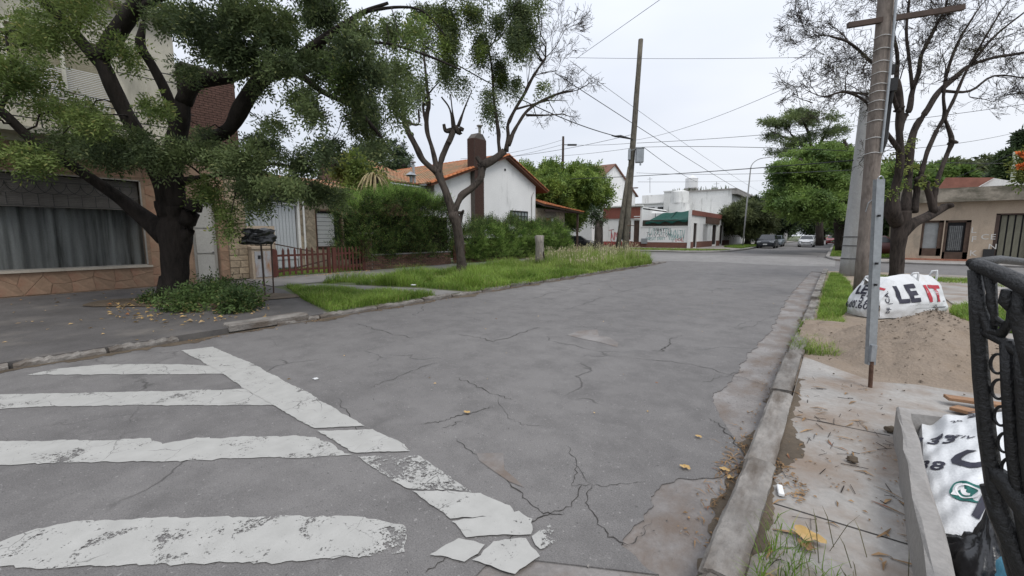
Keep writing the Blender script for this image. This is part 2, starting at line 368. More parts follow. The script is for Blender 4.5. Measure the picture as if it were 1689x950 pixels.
mDry2 = leafmat('yellow_fallen_leaf', (.5, .33, .12), (.55, .38, .2), (.3, .12, .04), .15, 5)
# ------------------------------------------------------------------ foliage helpers
def quads_mesh(name, V, mat, parent=None, org=None, kind=None, nv=4):
    V = np.asarray(V, dtype=np.float64); n = V.shape[0]
    if parent is not None: org = ORG[parent.name]
    elif org is None: org = (V[:, :, 0].mean(), V[:, :, 1].mean(), V[:, :, 2].min())
    P = (V-np.array(org)).reshape(-1, 3)
    me = bpy.data.meshes.new(name); me.vertices.add(n*nv); me.vertices.foreach_set('co', P.ravel())
    me.loops.add(n*nv); me.loops.foreach_set('vertex_index', np.arange(n*nv, dtype=np.int32))
    me.polygons.add(n); me.polygons.foreach_set('loop_start', np.arange(0, n*nv, nv, dtype=np.int32))
    me.polygons.foreach_set('loop_total', np.full(n, nv, dtype=np.int32))
    me.materials.append(mat); me.update(calc_edges=True); me.validate()
    o = link(name, me, parent, org)
    if kind: o['kind'] = kind
    return o
def unit(a): return a/np.maximum(np.linalg.norm(a, axis=-1, keepdims=True), 1e-9)
def sprays(clumps, per, leaflets=9, L=.1, Wd=.035, stem=.35, droop=.5, shell=.55, flat=0):
    """clumps: (x,y,z,rx,ry,rz,weight). returns quads of pinnate leaf sprays"""
    out = []
    for (x, y, z, rx, ry, rz, w) in clumps:
        n = max(3, int(per*w))
        d = unit(nr.normal(size=(n, 3))); rr = (shell+(1-shell)*nr.rand(n, 1))*nr.rand(n, 1)**.33
        c = np.array([x, y, z])+d*rr*np.array([rx, ry, rz])
        ax = unit(d*.8+nr.normal(size=(n, 3))*.6+np.array([0, 0, -droop]))
        if flat: ax = unit(ax*np.array([1, 1, 1-flat]))
        sd = unit(np.cross(ax, unit(nr.normal(size=(n, 3))+np.array([0, 0, 1.2]))))
        nn = np.cross(sd, ax)
        sl = stem*(.6+.8*nr.rand(n, 1))
        for k in range(leaflets):
            t = (k+.5)/leaflets; side = 1 if k % 2 else -1
            if k == leaflets-1: side = 0
            b = c+ax*sl*t+np.array([0, 0, -1])*(sl*t*t*droop*.5)
            ld = unit(sd*side+ax*(.55 if side else 1)+nn*nr.normal(size=(n, 1))*.35+nr.normal(size=(n, 3))*.12)
            ll = L*(.7+.6*nr.rand(n, 1)); wv = unit(np.cross(ld, nn+nr.normal(size=(n, 3))*.35))*Wd*.5*(.8+.5*nr.rand(n, 1))
            q = np.stack([b, b+ld*ll*.5+wv, b+ld*ll, b+ld*ll*.5-wv], axis=1); out.append(q)
    return np.concatenate(out)
def blades(pts, h, w, lean=.35, z=0.0):
    """grass blades: two quads' worth of taper in one bent pair of faces -> quads (n,4,3)"""
    n = len(pts); p = np.asarray(pts, dtype=float); a = nr.rand(n)*2*np.pi
    d = np.stack([np.cos(a), np.sin(a), np.zeros(n)], 1); le = np.stack([np.cos(a+1.4), np.sin(a+1.4), np.zeros(n)], 1)
    h = (np.asarray(h)*(.5+.8*nr.rand(n)))[:, None]; w = np.asarray(w)*(.6+.8*nr.rand(n))[:, None]
    ln = le*h*(lean*nr.rand(n, 1)*1.4)
    up = np.array([0, 0, 1.0])
    m0 = p+up*h*.55+ln*.35; tip = p+up*h*.95+ln*1.15
    q1 = np.stack([p-d*w*.5, p+d*w*.5, m0+d*w*.38, m0-d*w*.38], 1)
    q2 = np.stack([m0-d*w*.38, m0+d*w*.38, tip+d*w*.06, tip-d*w*.06], 1)
    return np.concatenate([q1, q2])
def inpoly(x, y, poly):
    ins = np.zeros(len(x), bool); n = len(poly)
    for i in range(n):
        x1, y1 = poly[i][:2]; x2, y2 = poly[(i+1) % n][:2]
        if y1 == y2: continue
        c = ((y1 > y) != (y2 > y)) & (x < (x2-x1)*(y-y1)/(y2-y1)+x1); ins ^= c
    return ins
def scatter(poly, n, patch=0, psc=1.0, thr=0.0):
    P = np.array([q[:2] for q in poly]); lo = P.min(0); hi = P.max(0); out = []
    while sum(len(o) for o in out) < n:
        x = lo[0]+nr.rand(n*2)*(hi[0]-lo[0]); y = lo[1]+nr.rand(n*2)*(hi[1]-lo[1]); k = inpoly(x, y, P)
        x, y = x[k], y[k]
        if patch:
            f = np.sin(x*2.1*psc+1.3*np.sin(y*1.7*psc))+np.sin(y*1.3*psc+2*np.sin(x*.9*psc))+nr.rand(len(x))*1.6-.8
            k = f > thr; x, y = x[k], y[k]
        out.append(np.stack([x, y], 1))
        if len(out) > 60: break
    return np.concatenate(out)[:n]
def curve(pts, k=4):
    """Catmull-Rom through points with interpolated radius as 4th value"""
    P = [np.array(list(p)) for p in pts]; P = [2*P[0]-P[1]]+P+[2*P[-1]-P[-2]]; out = []
    for i in range(1, len(P)-2):
        for j in range(k):
            t = j/k; a, b, c, d = P[i-1:i+3]
            out.append(.5*((2*b)+(-a+c)*t+(2*a-5*b+4*c-d)*t*t+(-a+3*b-3*c+d)*t**3))
    out.append(P[-2]); return out
def limb(mb, pts, n=10, k=4, wob=.18):
    """pts: (px,py,depth,radius_px) in the photograph -> tube; returns world nodes (Vector, radius)"""
    W_ = [tuple(pt(a, b, d))+(max(r*d/FOC*math.cos(math.atan((a-CX)/FOC))**1.15*.92, .004),) for a, b, d, r in pts]
    C = curve(W_, k); mb.tube([c[:3] for c in C], [max(float(c[3]), .003) for c in C], n, wob=wob)
    return [(Vector(c[:3]), float(c[3])) for c in C]
def wlimb(mb, pts, n=8, k=4, wob=.15):
    C = curve(pts, k); mb.tube([c[:3] for c in C], [max(float(c[3]), .003) for c in C], n, wob=wob)
    return [(Vector(c[:3]), float(c[3])) for c in C]
def connect(mb, nodes, c, r0=.035, n=5, sag=.15):
    c = Vector(c); best = min(nodes, key=lambda q: (q[0]-c).length); a = best[0]; L = (c-a).length
    r = min(r0, best[1]*.6)*min(1, .5+L*.3); pts = []
    for i in range(6):
        t = i/5; p = a.lerp(c, t)+Vector((rng.uniform(-1, 1), rng.uniform(-1, 1), rng.uniform(-1, 1)))*L*.06*(1 if 0 < i < 5 else 0)
        p.z += math.sin(t*math.pi)*L*sag; pts.append(p)
    mb.tube(pts, [max(.004, r*(1-.75*i/5)) for i in range(6)], n); return pts
def twigs(mb, p, d, L, r, depth, spread=.6, up=.15, n=4, seg=3, kids=(2, 4), shrink=.68, minr=.0035, store=None):
    p = Vector(p); d = Vector(d).normalized(); pts = [p.copy()]; rad = [r]
    for i in range(seg):
        d = (d+Vector((rng.gauss(0, .16), rng.gauss(0, .16), rng.gauss(0, .14)+up*.3))).normalized(); p = p+d*(L/seg)
        pts.append(p.copy()); rad.append(max(minr, r*(1-.45*(i+1)/seg)))
    mb.tube(pts, rad, n, cap=False)
    if store is not None and depth <= 1: store.append(pts[-1])
    if depth <= 0: return
    for k in range(rng.randint(*kids)):
        i = rng.randint(1, seg); q = pts[i]
        nd = (d+Vector((rng.gauss(0, spread), rng.gauss(0, spread), rng.gauss(0, spread)+up))).normalized()
        twigs(mb, q, nd, L*rng.uniform(shrink-.12, shrink+.12), max(minr, rad[i]*.62), depth-1, spread, up, n, seg, kids, shrink, minr, store)
def auto_clumps(c, rx, ry, rz, n, cr, flatten=.75):
    out = []
    for i in range(n):
        for _ in range(30):
            v = Vector((rng.uniform(-1, 1), rng.uniform(-1, 1), rng.uniform(-.8, 1)))
            if .35 < v.length < 1: break
        r = cr*rng.uniform(.7, 1.3); out.append((c[0]+v.x*rx, c[1]+v.y*ry, c[2]+v.z*rz, r, r, r*flatten, 1.0))
    return out
def round_tree(name, label, base, trunk_r, h0, c, rad, ncl, cr, mat, bark, per, L, Wd, lean=(0, 0), group=None, stem=.4, droop=.4, cat='tree', leaflets=7, sub=3, shell=.55):
    t = thing(name, base, label, cat, group); b = Vector(base); c = Vector(c); mb = MB()
    nodes = wlimb(mb, [tuple(b)+(trunk_r*1.25,), (b.x+lean[0]*.3, b.y+lean[1]*.3, b.z+h0*.4, trunk_r), (b.x+lean[0], b.y+lean[1], b.z+h0, trunk_r*.85)], 10)
    for i in range(sub+2):
        a = 2*math.pi*i/(sub+2)+rng.random(); e = c+Vector((math.cos(a)*rad[0]*.6, math.sin(a)*rad[1]*.6, rad[2]*rng.uniform(-.2, .5)))
        s = nodes[-1][0]; m = s.lerp(e, .5)+Vector((0, 0, .1*rad[2]))
        nodes += wlimb(mb, [tuple(s-Vector((0, 0, .15)))+(trunk_r*.6,), tuple(m)+(trunk_r*.38,), tuple(e)+(trunk_r*.12,)], 7)
    cl = auto_clumps(c, rad[0], rad[1], rad[2], ncl, cr)
    for q in cl[::2]: connect(mb, nodes, q[:3], trunk_r*.25)
    mb.build('trunk', bark, t, smooth=True, fix=False)
    quads_mesh('crown', sprays(cl, per, leaflets, L, Wd, stem, droop, shell), mat, t); return t

# ------------------------------------------------------------------ ground, roads, pavements
def sheet(poly, z, name, mats, thick=0, cuts=0):
    mb = MB(); n = len(poly)
    if thick: mb.prism([(p[0], p[1]) for p in poly], 'z', z-thick, z)
    else: mb.add([(p[0], p[1], z) for p in poly], [tuple(range(n))])
    o = tag(mb.build(name, mats, org=(poly[0][0]*0, 0, 0)), kind='structure'); return o
KL, KR = -7.75, -.38        # kerb faces
mb = MB(); mb.grid(lambda u, v: (-300+600*u, -120+720*v, -.06), 30, 36); struct(mb, 'ground', mGround, org=(0, 0, 0))
# main road asphalt: right edge is broken over the concrete gutter
edge_px = [(1085, 947), (1062, 930), (1030, 905), (1035, 880), (1070, 835), (1095, 800), (1120, 789), (1190, 787), (1215, 770), (1232, 757), (1222, 730), (1205, 712), (1188, 690), (1172, 668),
           (1180, 650), (1210, 625), (1228, 590), (1252, 565), (1270, 545), (1285, 520), (1300, 490), (1318, 470)]
e0_ = [gr(a, b) for a, b in edge_px]; edge = []
for a, b in zip(e0_[:-1], e0_[1:]):
    k = max(1, int((b-a).length/.025))
    for t in range(k):
        q = a.lerp(b, t/k); edge.append((q.x+.05*noise.noise(q*3)+.03*noise.noise(q*11)+.014*noise.noise(q*37), q.y+.03*noise.noise(q*9+Vector((5, 5, 0)))))
left = [(KL-.02, y) for y in (24.0, 20, 15, 10, 5, 0, -6, -14)]
rpoly = [(-.9, -14), (-1.0, -3), (-1.25, 1.5)]+[tuple(e) for e in edge]+[(-.85, 17.5), (-.8, 22.6), (3, 23.2), (60, 24), (60, 31), (4, 31.5), (-.45, 35), (-.45, 260), (-7.6, 260), (-7.6, 50), (-8.2, 43), (-10.5, 40.0), (-16, 39.2), (-110, 39.2), (-110, 25.2), (-13, 25.4), (-9.6, 25.0)]+left
sheet(rpoly, 0.0, 'road', mA, .05)
sheet([(-1.9, -14), (KR+.02, -14), (KR+.02, 22.4), (-1.9, 22.4)], -.009, 'concrete_gutter', mGut)
sheet([(KR+.02, 22.4), (-1.9, 22.4), (-1.9, 40), (KR+.02, 40)], -.03, 'gutter_bed', mGut)
# paler worn cross street surface
cs = []
for i in range(25):
    t = i/24; cs.append((-40+40*t, 26.5+.5*math.sin(i*1.9)+.3*math.sin(i*.7)))
for i in range(25):
    t = i/24; cs.append((0-40*t, 36.6+.4*math.sin(i*1.3)))
sheet(cs, .004, 'cross_street_surface', mA2)
# worn pale patches of old concrete showing through
def pxpatch(px, z, name, mat): sheet([gr(a, b)[:] for a, b in px], z, name, mat)
pxpatch([(935, 553), (955, 546), (985, 544), (988, 555), (1005, 556), (1020, 566), (1018, 573), (990, 565), (965, 560)], .004, 'worn_patch', mGut)
pxpatch([(786, 748), (830, 748), (832, 775), (850, 790), (865, 805), (840, 795), (815, 778), (790, 760)], .004, 'worn_patch', mGut)
pxpatch([(985, 825), (1010, 875), (1050, 905), (1110, 950), (1000, 950), (905, 905), (880, 915), (845, 940), (800, 948), (850, 915), (930, 880), (975, 860), (965, 840)], .0045, 'rusty_dirt_patch', mRust) if False else None
# cracks, drawn where the photograph shows them: narrow dirt-filled ribbons
crk = [[(757, 551, 3), (790, 557, 4), (814, 563, 5), (845, 555, 5), (862, 548, 4), (890, 540, 3)], [(698, 700, 3), (722, 697, 5), (745, 690, 6), (770, 683, 6), (800, 675, 4), (814, 671, 2)], [(728, 705, 4), (745, 702, 5), (762, 693, 3)],
 [(752, 622, 3), (775, 632, 4), (800, 645, 4), (830, 655, 3), (845, 660, 2)], [(585, 534, 2), (610, 540, 3), (645, 551, 3), (680, 557, 3)], [(612, 640, 3), (640, 628, 3), (675, 614, 3), (700, 604, 3), (722, 599, 2)],
 [(1075, 578, 4), (1092, 580, 7), (1100, 572, 6), (1105, 562, 4), (1125, 552, 2)], [(935, 735, 3), (948, 760, 4), (950, 790, 4), (945, 800, 3), (975, 800, 2)], [(945, 765, 2), (975, 800, 3), (1000, 803, 4), (1050, 796, 3), (1065, 793, 2)],
 [(975, 800, 3), (965, 830, 4), (985, 860, 6), (1005, 885, 7), (1040, 900, 8)], [(750, 725, 3), (780, 745, 4), (800, 757, 4), (832, 790, 5), (860, 815, 6), (890, 845, 6), (930, 850, 4)],
 [(555, 655, 2), (570, 680, 3), (590, 705, 4), (605, 735, 5), (630, 745, 5), (660, 740, 4)], [(790, 915, 9), (830, 900, 8), (870, 862, 8), (905, 850, 6), (940, 835, 5), (960, 800, 4)], [(700, 945, 6), (745, 915, 5), (790, 915, 8)],
 [(1160, 632, 3), (1190, 622, 2), (1230, 612, 2)], [(1040, 590, 2), (1095, 595, 3), (1160, 605, 3), (1240, 628, 3), (1268, 638, 2)], [(860, 498, 1.6), (910, 483, 2), (960, 471, 2), (1010, 462, 1.5), (1060, 455, 1.3)], [(925, 515, 1.5), (975, 497, 1.6), (1030, 480, 1.6), (1090, 468, 1.3), (1150, 457, 1)],
 [(1170, 690, 3), (1185, 700, 5), (1205, 722, 7), (1226, 750, 8)], [(1100, 440, 1), (1130, 446, 1.6), (1170, 448, 1)], [(1160, 470, 1.2), (1195, 464, 1.5), (1260, 462, 1)], [(730, 520, 1.5), (770, 522, 2), (800, 530, 1.5)], [(1335, 430, 1), (1345, 424, 1.6), (1352, 418, 1)], [(560, 905, 2), (575, 880, 2)],
 [(1040, 900, 6), (1060, 880, 3), (1075, 855, 2)], [(820, 655, 2), (840, 690, 2), (860, 700, 2), (900, 705, 1.5)], [(1200, 545, 1.4), (1240, 538, 1.8), (1280, 520, 1.4)]]
mb = MB()
for L_ in crk:
    pts = []
    for (a, b) in zip(L_[:-1], L_[1:]):
        for k in range(6): t = k/6; pts.append([a[i]*(1-t)+b[i]*t for i in range(3)])
    pts.append(list(L_[-1])); A = []; B = []
    for i, (x, y, w) in enumerate(pts):
        g0 = gr(x, y); j = min(i+1, len(pts)-1); j0 = max(i-1, 0); d = (gr(*pts[j][:2])-gr(*pts[j0][:2])).normalized(); nrm = Vector((-d.y, d.x, 0))
        f = fdepth(g0); ww = w*f/FOC*.2*rng.uniform(.35, 1.25)*(1 if 0 < i < len(pts)-1 else .15); off = nrm*rng.uniform(-1, 1)*.012*f/2
        A.append(g0+nrm*ww+off+Vector((0, 0, .0035))); B.append(g0-nrm*ww+off+Vector((0, 0, .0035)))
    n = len(A); mb.add([tuple(v) for v in A+B], [(i, i+1, n+i+1, n+i) for i in range(n-1)])
CRK = struct(mb, 'road_crack', mCrack, org=(0, 0, 0), fix=False)
# rusty debris around the broken edge
def blobpoly(cx, cy, rx, ry, n=26, rot=0, amp=.3, seed=0):
    o = []
    for i in range(n):
        a = 2*math.pi*i/n; r = 1+amp*noise.noise(Vector((math.cos(a)*1.6+seed, math.sin(a)*1.6, seed*.7)))*2
        x, y = rx*r*math.cos(a), ry*r*math.sin(a); o.append((cx+x*math.cos(rot)-y*math.sin(rot), cy+x*math.sin(rot)+y*math.cos(rot)))
    return o
for px, py, rx, ry, sd in ():
    q = gr(px, py, -.018 if px > 1050 else .0); sheet(blobpoly(q.x, q.y, rx, ry, 26, rng.random()*3, .45, sd), (-.015 if px > 1100 else .005)+sd*.0004, 'dirt_in_gutter', mRust)
def edge_strip(name, x0, wmax, y0, y1, z, mat, seed, side=-1):
    mb = MB(); n = int((y1-y0)/.03); A = []; B = []
    for i in range(n+1):
        y = y0+(y1-y0)*i/n; w = wmax*max(.08, .45+1.1*noise.noise(Vector((y*1.3, seed, 0)))+.45*noise.noise(Vector((y*7, seed, 1)))+.2*noise.noise(Vector((y*25, seed, 2)))); A.append((x0, y, z)); B.append((x0+side*w, y, z))
    mb.add(A+B, [(i, i+1, n+2+i, n+1+i) for i in range(n)]); return struct(mb, name, mat, org=(0, 0, 0))
edge_strip('gutter_dirt', KR+.01, .13, 1.2, 12, -.005, mDirt, 3); edge_strip('gutter_dirt', KL-.01, .3, -4, 23, .004, mDirt, 9, 1); edge_strip('pavement_dirt', KR+.165, .12, 1.2, 5.2, .1175, mDirt, 5, 1)
# crosswalk: a cross line over the full road and four diagonal stripes
def rough_strip(mb, a, b, c, d, n=60, amp=.012, z=.006):
    """a->b one long side, d->c the other"""
    a, b, c, d = [Vector((q[0], q[1], 0)) for q in (a, b, c, d)]; A = []; B = []
    for i in range(n+1):
        t = i/n; p, q = a.lerp(b, t), d.lerp(c, t); s = (q-p).normalized()
        p = p-s*(noise.noise(p*3.1)*amp*1.9+noise.noise(p*17)*amp*1.3); q = q+s*(noise.noise(q*2.7+Vector((9, 0, 0)))*amp*1.5+noise.noise(q*15)*amp)
        A.append((p.x, p.y, z)); B.append((q.x, q.y, z))
    mb.add(A+B, [(i, i+1, n+2+i, n+1+i) for i in range(n)])
def rough_poly(poly, z, mat, name, amp=.014, open_=()):
    P = [Vector((p[0], p[1], 0)) for p in poly]; o = []; n = len(P)
    for i in range(n):
        a, b = P[i], P[(i+1) % n]; L = (b-a).length; k = max(1, int(L/.03))
        for t in range(k):
            q = a.lerp(b, t/k); v = Vector((noise.noise(q*4), noise.noise(q*4+Vector((7, 7, 0))), 0))*amp*1.6+Vector((noise.noise(q*19), noise.noise(q*19+Vector((3, 9, 0))), 0))*amp*1.5
            o.append((q.x+v.x, q.y+v.y, z))
    mb = MB(); mb.add(o, [tuple(range(len(o)))]); ob = struct(mb, name, mat, org=(0, 0, 0))
    bm = bmesh.new(); bm.from_mesh(ob.data); bmesh.ops.triangulate(bm, faces=bm.faces); bm.to_mesh(ob.data); bm.free(); return ob
for k, (poly, m_) in enumerate((
  ([(-7.11, 1.78), (-5.7, 1.76), (-4.86, 1.7), (-4.12, 1.68), (-3.34, 1.66), (-3.04, 1.95), (-3.48, 1.98), (-4.31, 2.05), (-5.18, 2.08), (-5.59, 2.12), (-7.0, 2.11)], mPaint),
  ([(-3.27, 1.655), (-2.72, 1.64), (-2.40, 1.90), (-2.52, 1.945), (-2.93, 1.95)], mPaint),
  ([(-2.64, 1.63), (-2.05, 1.59), (-1.70, 1.82), (-2.30, 1.90)], mPaintW),
  ([(-2.0, 1.6), (-1.62, 1.55), (-1.36, 1.80), (-1.42, 1.845), (-1.66, 1.835)], mPaint),
  ([(-1.60, 1.54), (-1.45, 1.50), (-1.18, 1.73), (-1.25, 1.83), (-1.35, 1.83)], mPaint),
  ([(-1.51, 1.30), (-1.47, 1.47), (-1.33, 1.52), (-1.33, 1.38)], mPaint),
  ([(-1.31, 1.41), (-1.31, 1.56), (-1.18, 1.69), (-1.06, 1.62), (-1.09, 1.46)], mPaint), ([(-1.17, 1.72), (-1.08, 1.66), (-1.04, 1.78), (-1.14, 1.86)], mPaintW))): rough_poly(poly, .0085+k*.0001, m_, 'crosswalk_cross_line', .009)
ux, uy = -.78*6, -.625*6
for k, poly in enumerate((
  [(-7.27, .37), (-7.34, .62), (-7.11, .98), (-6.6, 1.4), (-5.98, 1.80), (-5.45, 1.80), (-6.3, 1.15)],
  [(-6.59, .14), (-4.98, 1.52), (-4.80, 1.72), (-4.10, 1.69), (-5.05, .97), (-5.83, .33), (-6.01, .12), (-6.01+ux, .12+uy), (-6.59+ux, .14+uy)],
  [(-5.08, .07), (-4.4, .60), (-4.21, .80), (-3.99, .83), (-3.91, 1.02), (-3.3, 1.54), (-3.18, 1.58), (-2.70, 1.62), (-3.43, .97), (-4.56, .05), (-4.56+ux, .05+uy), (-5.08+ux, .07+uy)],
  [(-3.37, -.01), (-3.37, .12), (-3.27, .28), (-2.84, .64), (-2.43, .97), (-1.9, 1.34), (-1.78, 1.36), (-1.62, 1.22), (-2.08, .80), (-3.1, -.02), (-3.1+ux, -.02+uy), (-3.6+ux, .0+uy)])): rough_poly(poly, .0055+k*.0002, mPaint, 'crosswalk_stripe', .014)

# kerbs
def kerb_mesh(L, w=.17, h=.16, seed=0, slump=.012):
    mb = MB(); nseg = 16; r_ = random.Random(seed)
    prof = [(0, 0), (0, h*.8), (.018, h*.96), (.05, h), (w-.03, h), (w, h*.93), (w, 0)]
    P = []
    for i in range(nseg+1):
        y = -L/2+L*i/nseg; dz = r_.uniform(-1, 0)*slump*.5; dx = r_.uniform(-1, 1)*.006
        P += [(x+(dx*.5+r_.uniform(-.003, .003) if x < .05 else r_.uniform(-.004, .003)), y+r_.uniform(-.01, .01), z+(dz+r_.uniform(-.006, .003) if z > 0 else 0)) for x, z in prof]
    m = len(prof); F = [(i*m+j, i*m+j+1, (i+1)*m+j+1, (i+1)*m+j) for i in range(nseg) for j in range(m-1)]+[tuple(range(m))[::-1], tuple(range(nseg*m, nseg*m+m))]
    mb.add(P, F); return mb.mesh('kerb_stone', mKerb)
kr = tag(link('kerb_right', None, None, (KR, 0, 0)), kind='structure')
kms = [kerb_mesh(1.0, .17, .15, i) for i in range(5)]
y = -3.0; i = 0
while y < 22.0:
    L = (1.6, 1.35, 1.9, 1.2, 1.5)[i % 5]
    if abs(y-3.42) < .6 or y < 3.42 < y+L: L = 3.42-y if y < 3.0 else L
    if y > 22: break
    sc = (1, L-.025-(.06 if abs(y+L-3.42) < .02 else 0), 1)
    if y+L > 7.2 and y < 10.6: o = None       # buried under sand and weeds
    o = piece('kerb_stone', kms[i % 5], kr, (KR+rng.uniform(-.012, .012)-(.0 if y < 3.4 else .02), y+L/2-.02, .018+rng.uniform(-.012, .006)-(.05 if 7.0 < y < 11 else 0)), (rng.uniform(-.012, .012), rng.uniform(-.03, .03), rng.uniform(-.006, .006)), sc)
    y += L; i += 1
kl = tag(link('kerb_left', None, None, (KL, 0, 0)), kind='structure')
km2 = [kerb_mesh(1.0, .16, .13, 10+i, .06) for i in range(4)]
y = -6.0; i = 0
while y < 24:
    L = rng.uniform(.8, 1.4)
    if not (1.95 < y+L/2 < 3.4):
        dz = -.045 if y < 4 else rng.uniform(-.05, .0)
        piece('kerb_stone', km2[i % 4], kl, (KL, y+L/2, dz), (0, rng.uniform(-.05, .05), math.pi+rng.uniform(-.02, .02)), (1, L-.04, 1))
    y += L; i += 1
# loose kerb slab lying at the driveway
mb = MB(); a = gr(352, 545, .0); b = gr(452, 527, .0); mb.bar(Vector((KL-.22, a.y+.1, .065)), Vector((KL-.16, b.y+.35, .075)), .34, .13)
o = mb.build('kerb_slab', mKerb, kl, bevel=.02)
# right pavement
sheet([(KR+.16, -8), (2.6, -8), (2.6, 5.7), (1.2, 5.9), (.4, 5.55), (KR+.16, 6.2)], .115, 'pavement_right', mConcPink, .12)
sheet([(KR+.1, 5.0), (40, 5.0), (40, 22.3), (1.5, 22.6), (KR+.1, 22)], .095, 'verge_right', mDirtT, .12)
sheet([(1.9, 5.2), (14, 5.2), (14, 22.0), (2.3, 22.0)], .125, 'pavement_right_far', mConcPink, .05)
sheet([(.6, 31.6), (60, 31.6), (60, 35.2), (1.1, 35.2), (-.15, 60), (-.35, 120), (-.45, 120), (-.45, 37), (-.1, 33.5)], .11, 'pavement_across', mConcPink, .16)
sheet([(-.44, 36.5), (3.4, 36.5), (3.4, 120), (-.44, 120)], .118, 'grass_strip_far', mGround)
mb = MB(); mb.bb(-.55, -.35, 36.5, 120, 0, .14); mb.tube([(-.45, 36.6, .07), (-.2, 34.6, .07), (.5, 32.4, .07), (1.6, 31.6, .07), (14, 31.2, .07)], .1, 6); struct(mb, 'kerb_across', mConc)
# left: apron, pavement, verge
sheet([(KL-.12, -12), (KL-.12, 4.35), (-12.2, 5.5), (-15.93, 5.9), (-15.93, -12)], .075, 'pavement_left_dark', mPaveL, .12)
sheet([(KL-.12, 4.35), (-12.2, 5.5), (-13.1, 5.6), (-13.1, 26), (-12, 25.6), (-9.6, 24.9), (-8.3, 24.0), (KL-.12, 22.6)], .07, 'verge_left', mGround, .12)
sheet([(-13.1, 5.58), (-15.93, 5.88), (-15.93, 26.4), (-13.1, 26)], .1, 'pavement_left', mPaveM, .12)
sheet([(-12.9, 6.8), (-9.4, 8.0), (-7.88, 8.2), (-7.88, 7.4), (-9.6, 6.9), (-12.9, 5.9)], .078, 'driveway_strip', mPaveM, .05)
sheet([(-15.95, 5.9), (-40, 5.9), (-40, 60), (-15.95, 26.3)], .06, 'garden_ground', mGround)
# corner across the side street on the left
sheet([(-8.05, 50.2), (-8.0, 46.5), (-8.6, 43.2), (-10.6, 41), (-16, 40.2), (-60, 40.2), (-60, 49.9), (-13, 49.9), (-13, 120), (-8.05, 120)], .1, 'pavement_corner', mConcPink, .14)
sheet([(-8.25, 47.0), (-8.8, 43.8), (-10.9, 41.5), (-13, 41.0), (-13, 44.8), (-10.2, 46.2)], .112, 'grass_patch', mGround)
sheet([(-14, 41), (-40, 41), (-40, 46.5), (-14, 46)], .112, 'grass_patch', mGround)
sheet([(-8.2, 52), (-8.2, 68), (-10.6, 68), (-10.8, 56)], .112, 'grass_patch', mGround)
mb = MB(); C_ = curve([(-7.95, 120, .06), (-7.95, 60, .06), (-7.95, 50, .06), (-7.9, 46.5, .06), (-8.5, 43.1, .06), (-10.6, 40.9, .06), (-16, 40.1, .06), (-60, 40.1, .06)], 5)
mb.tube([c for c in C_], .1, 6); struct(mb, 'kerb_corner', mConc)
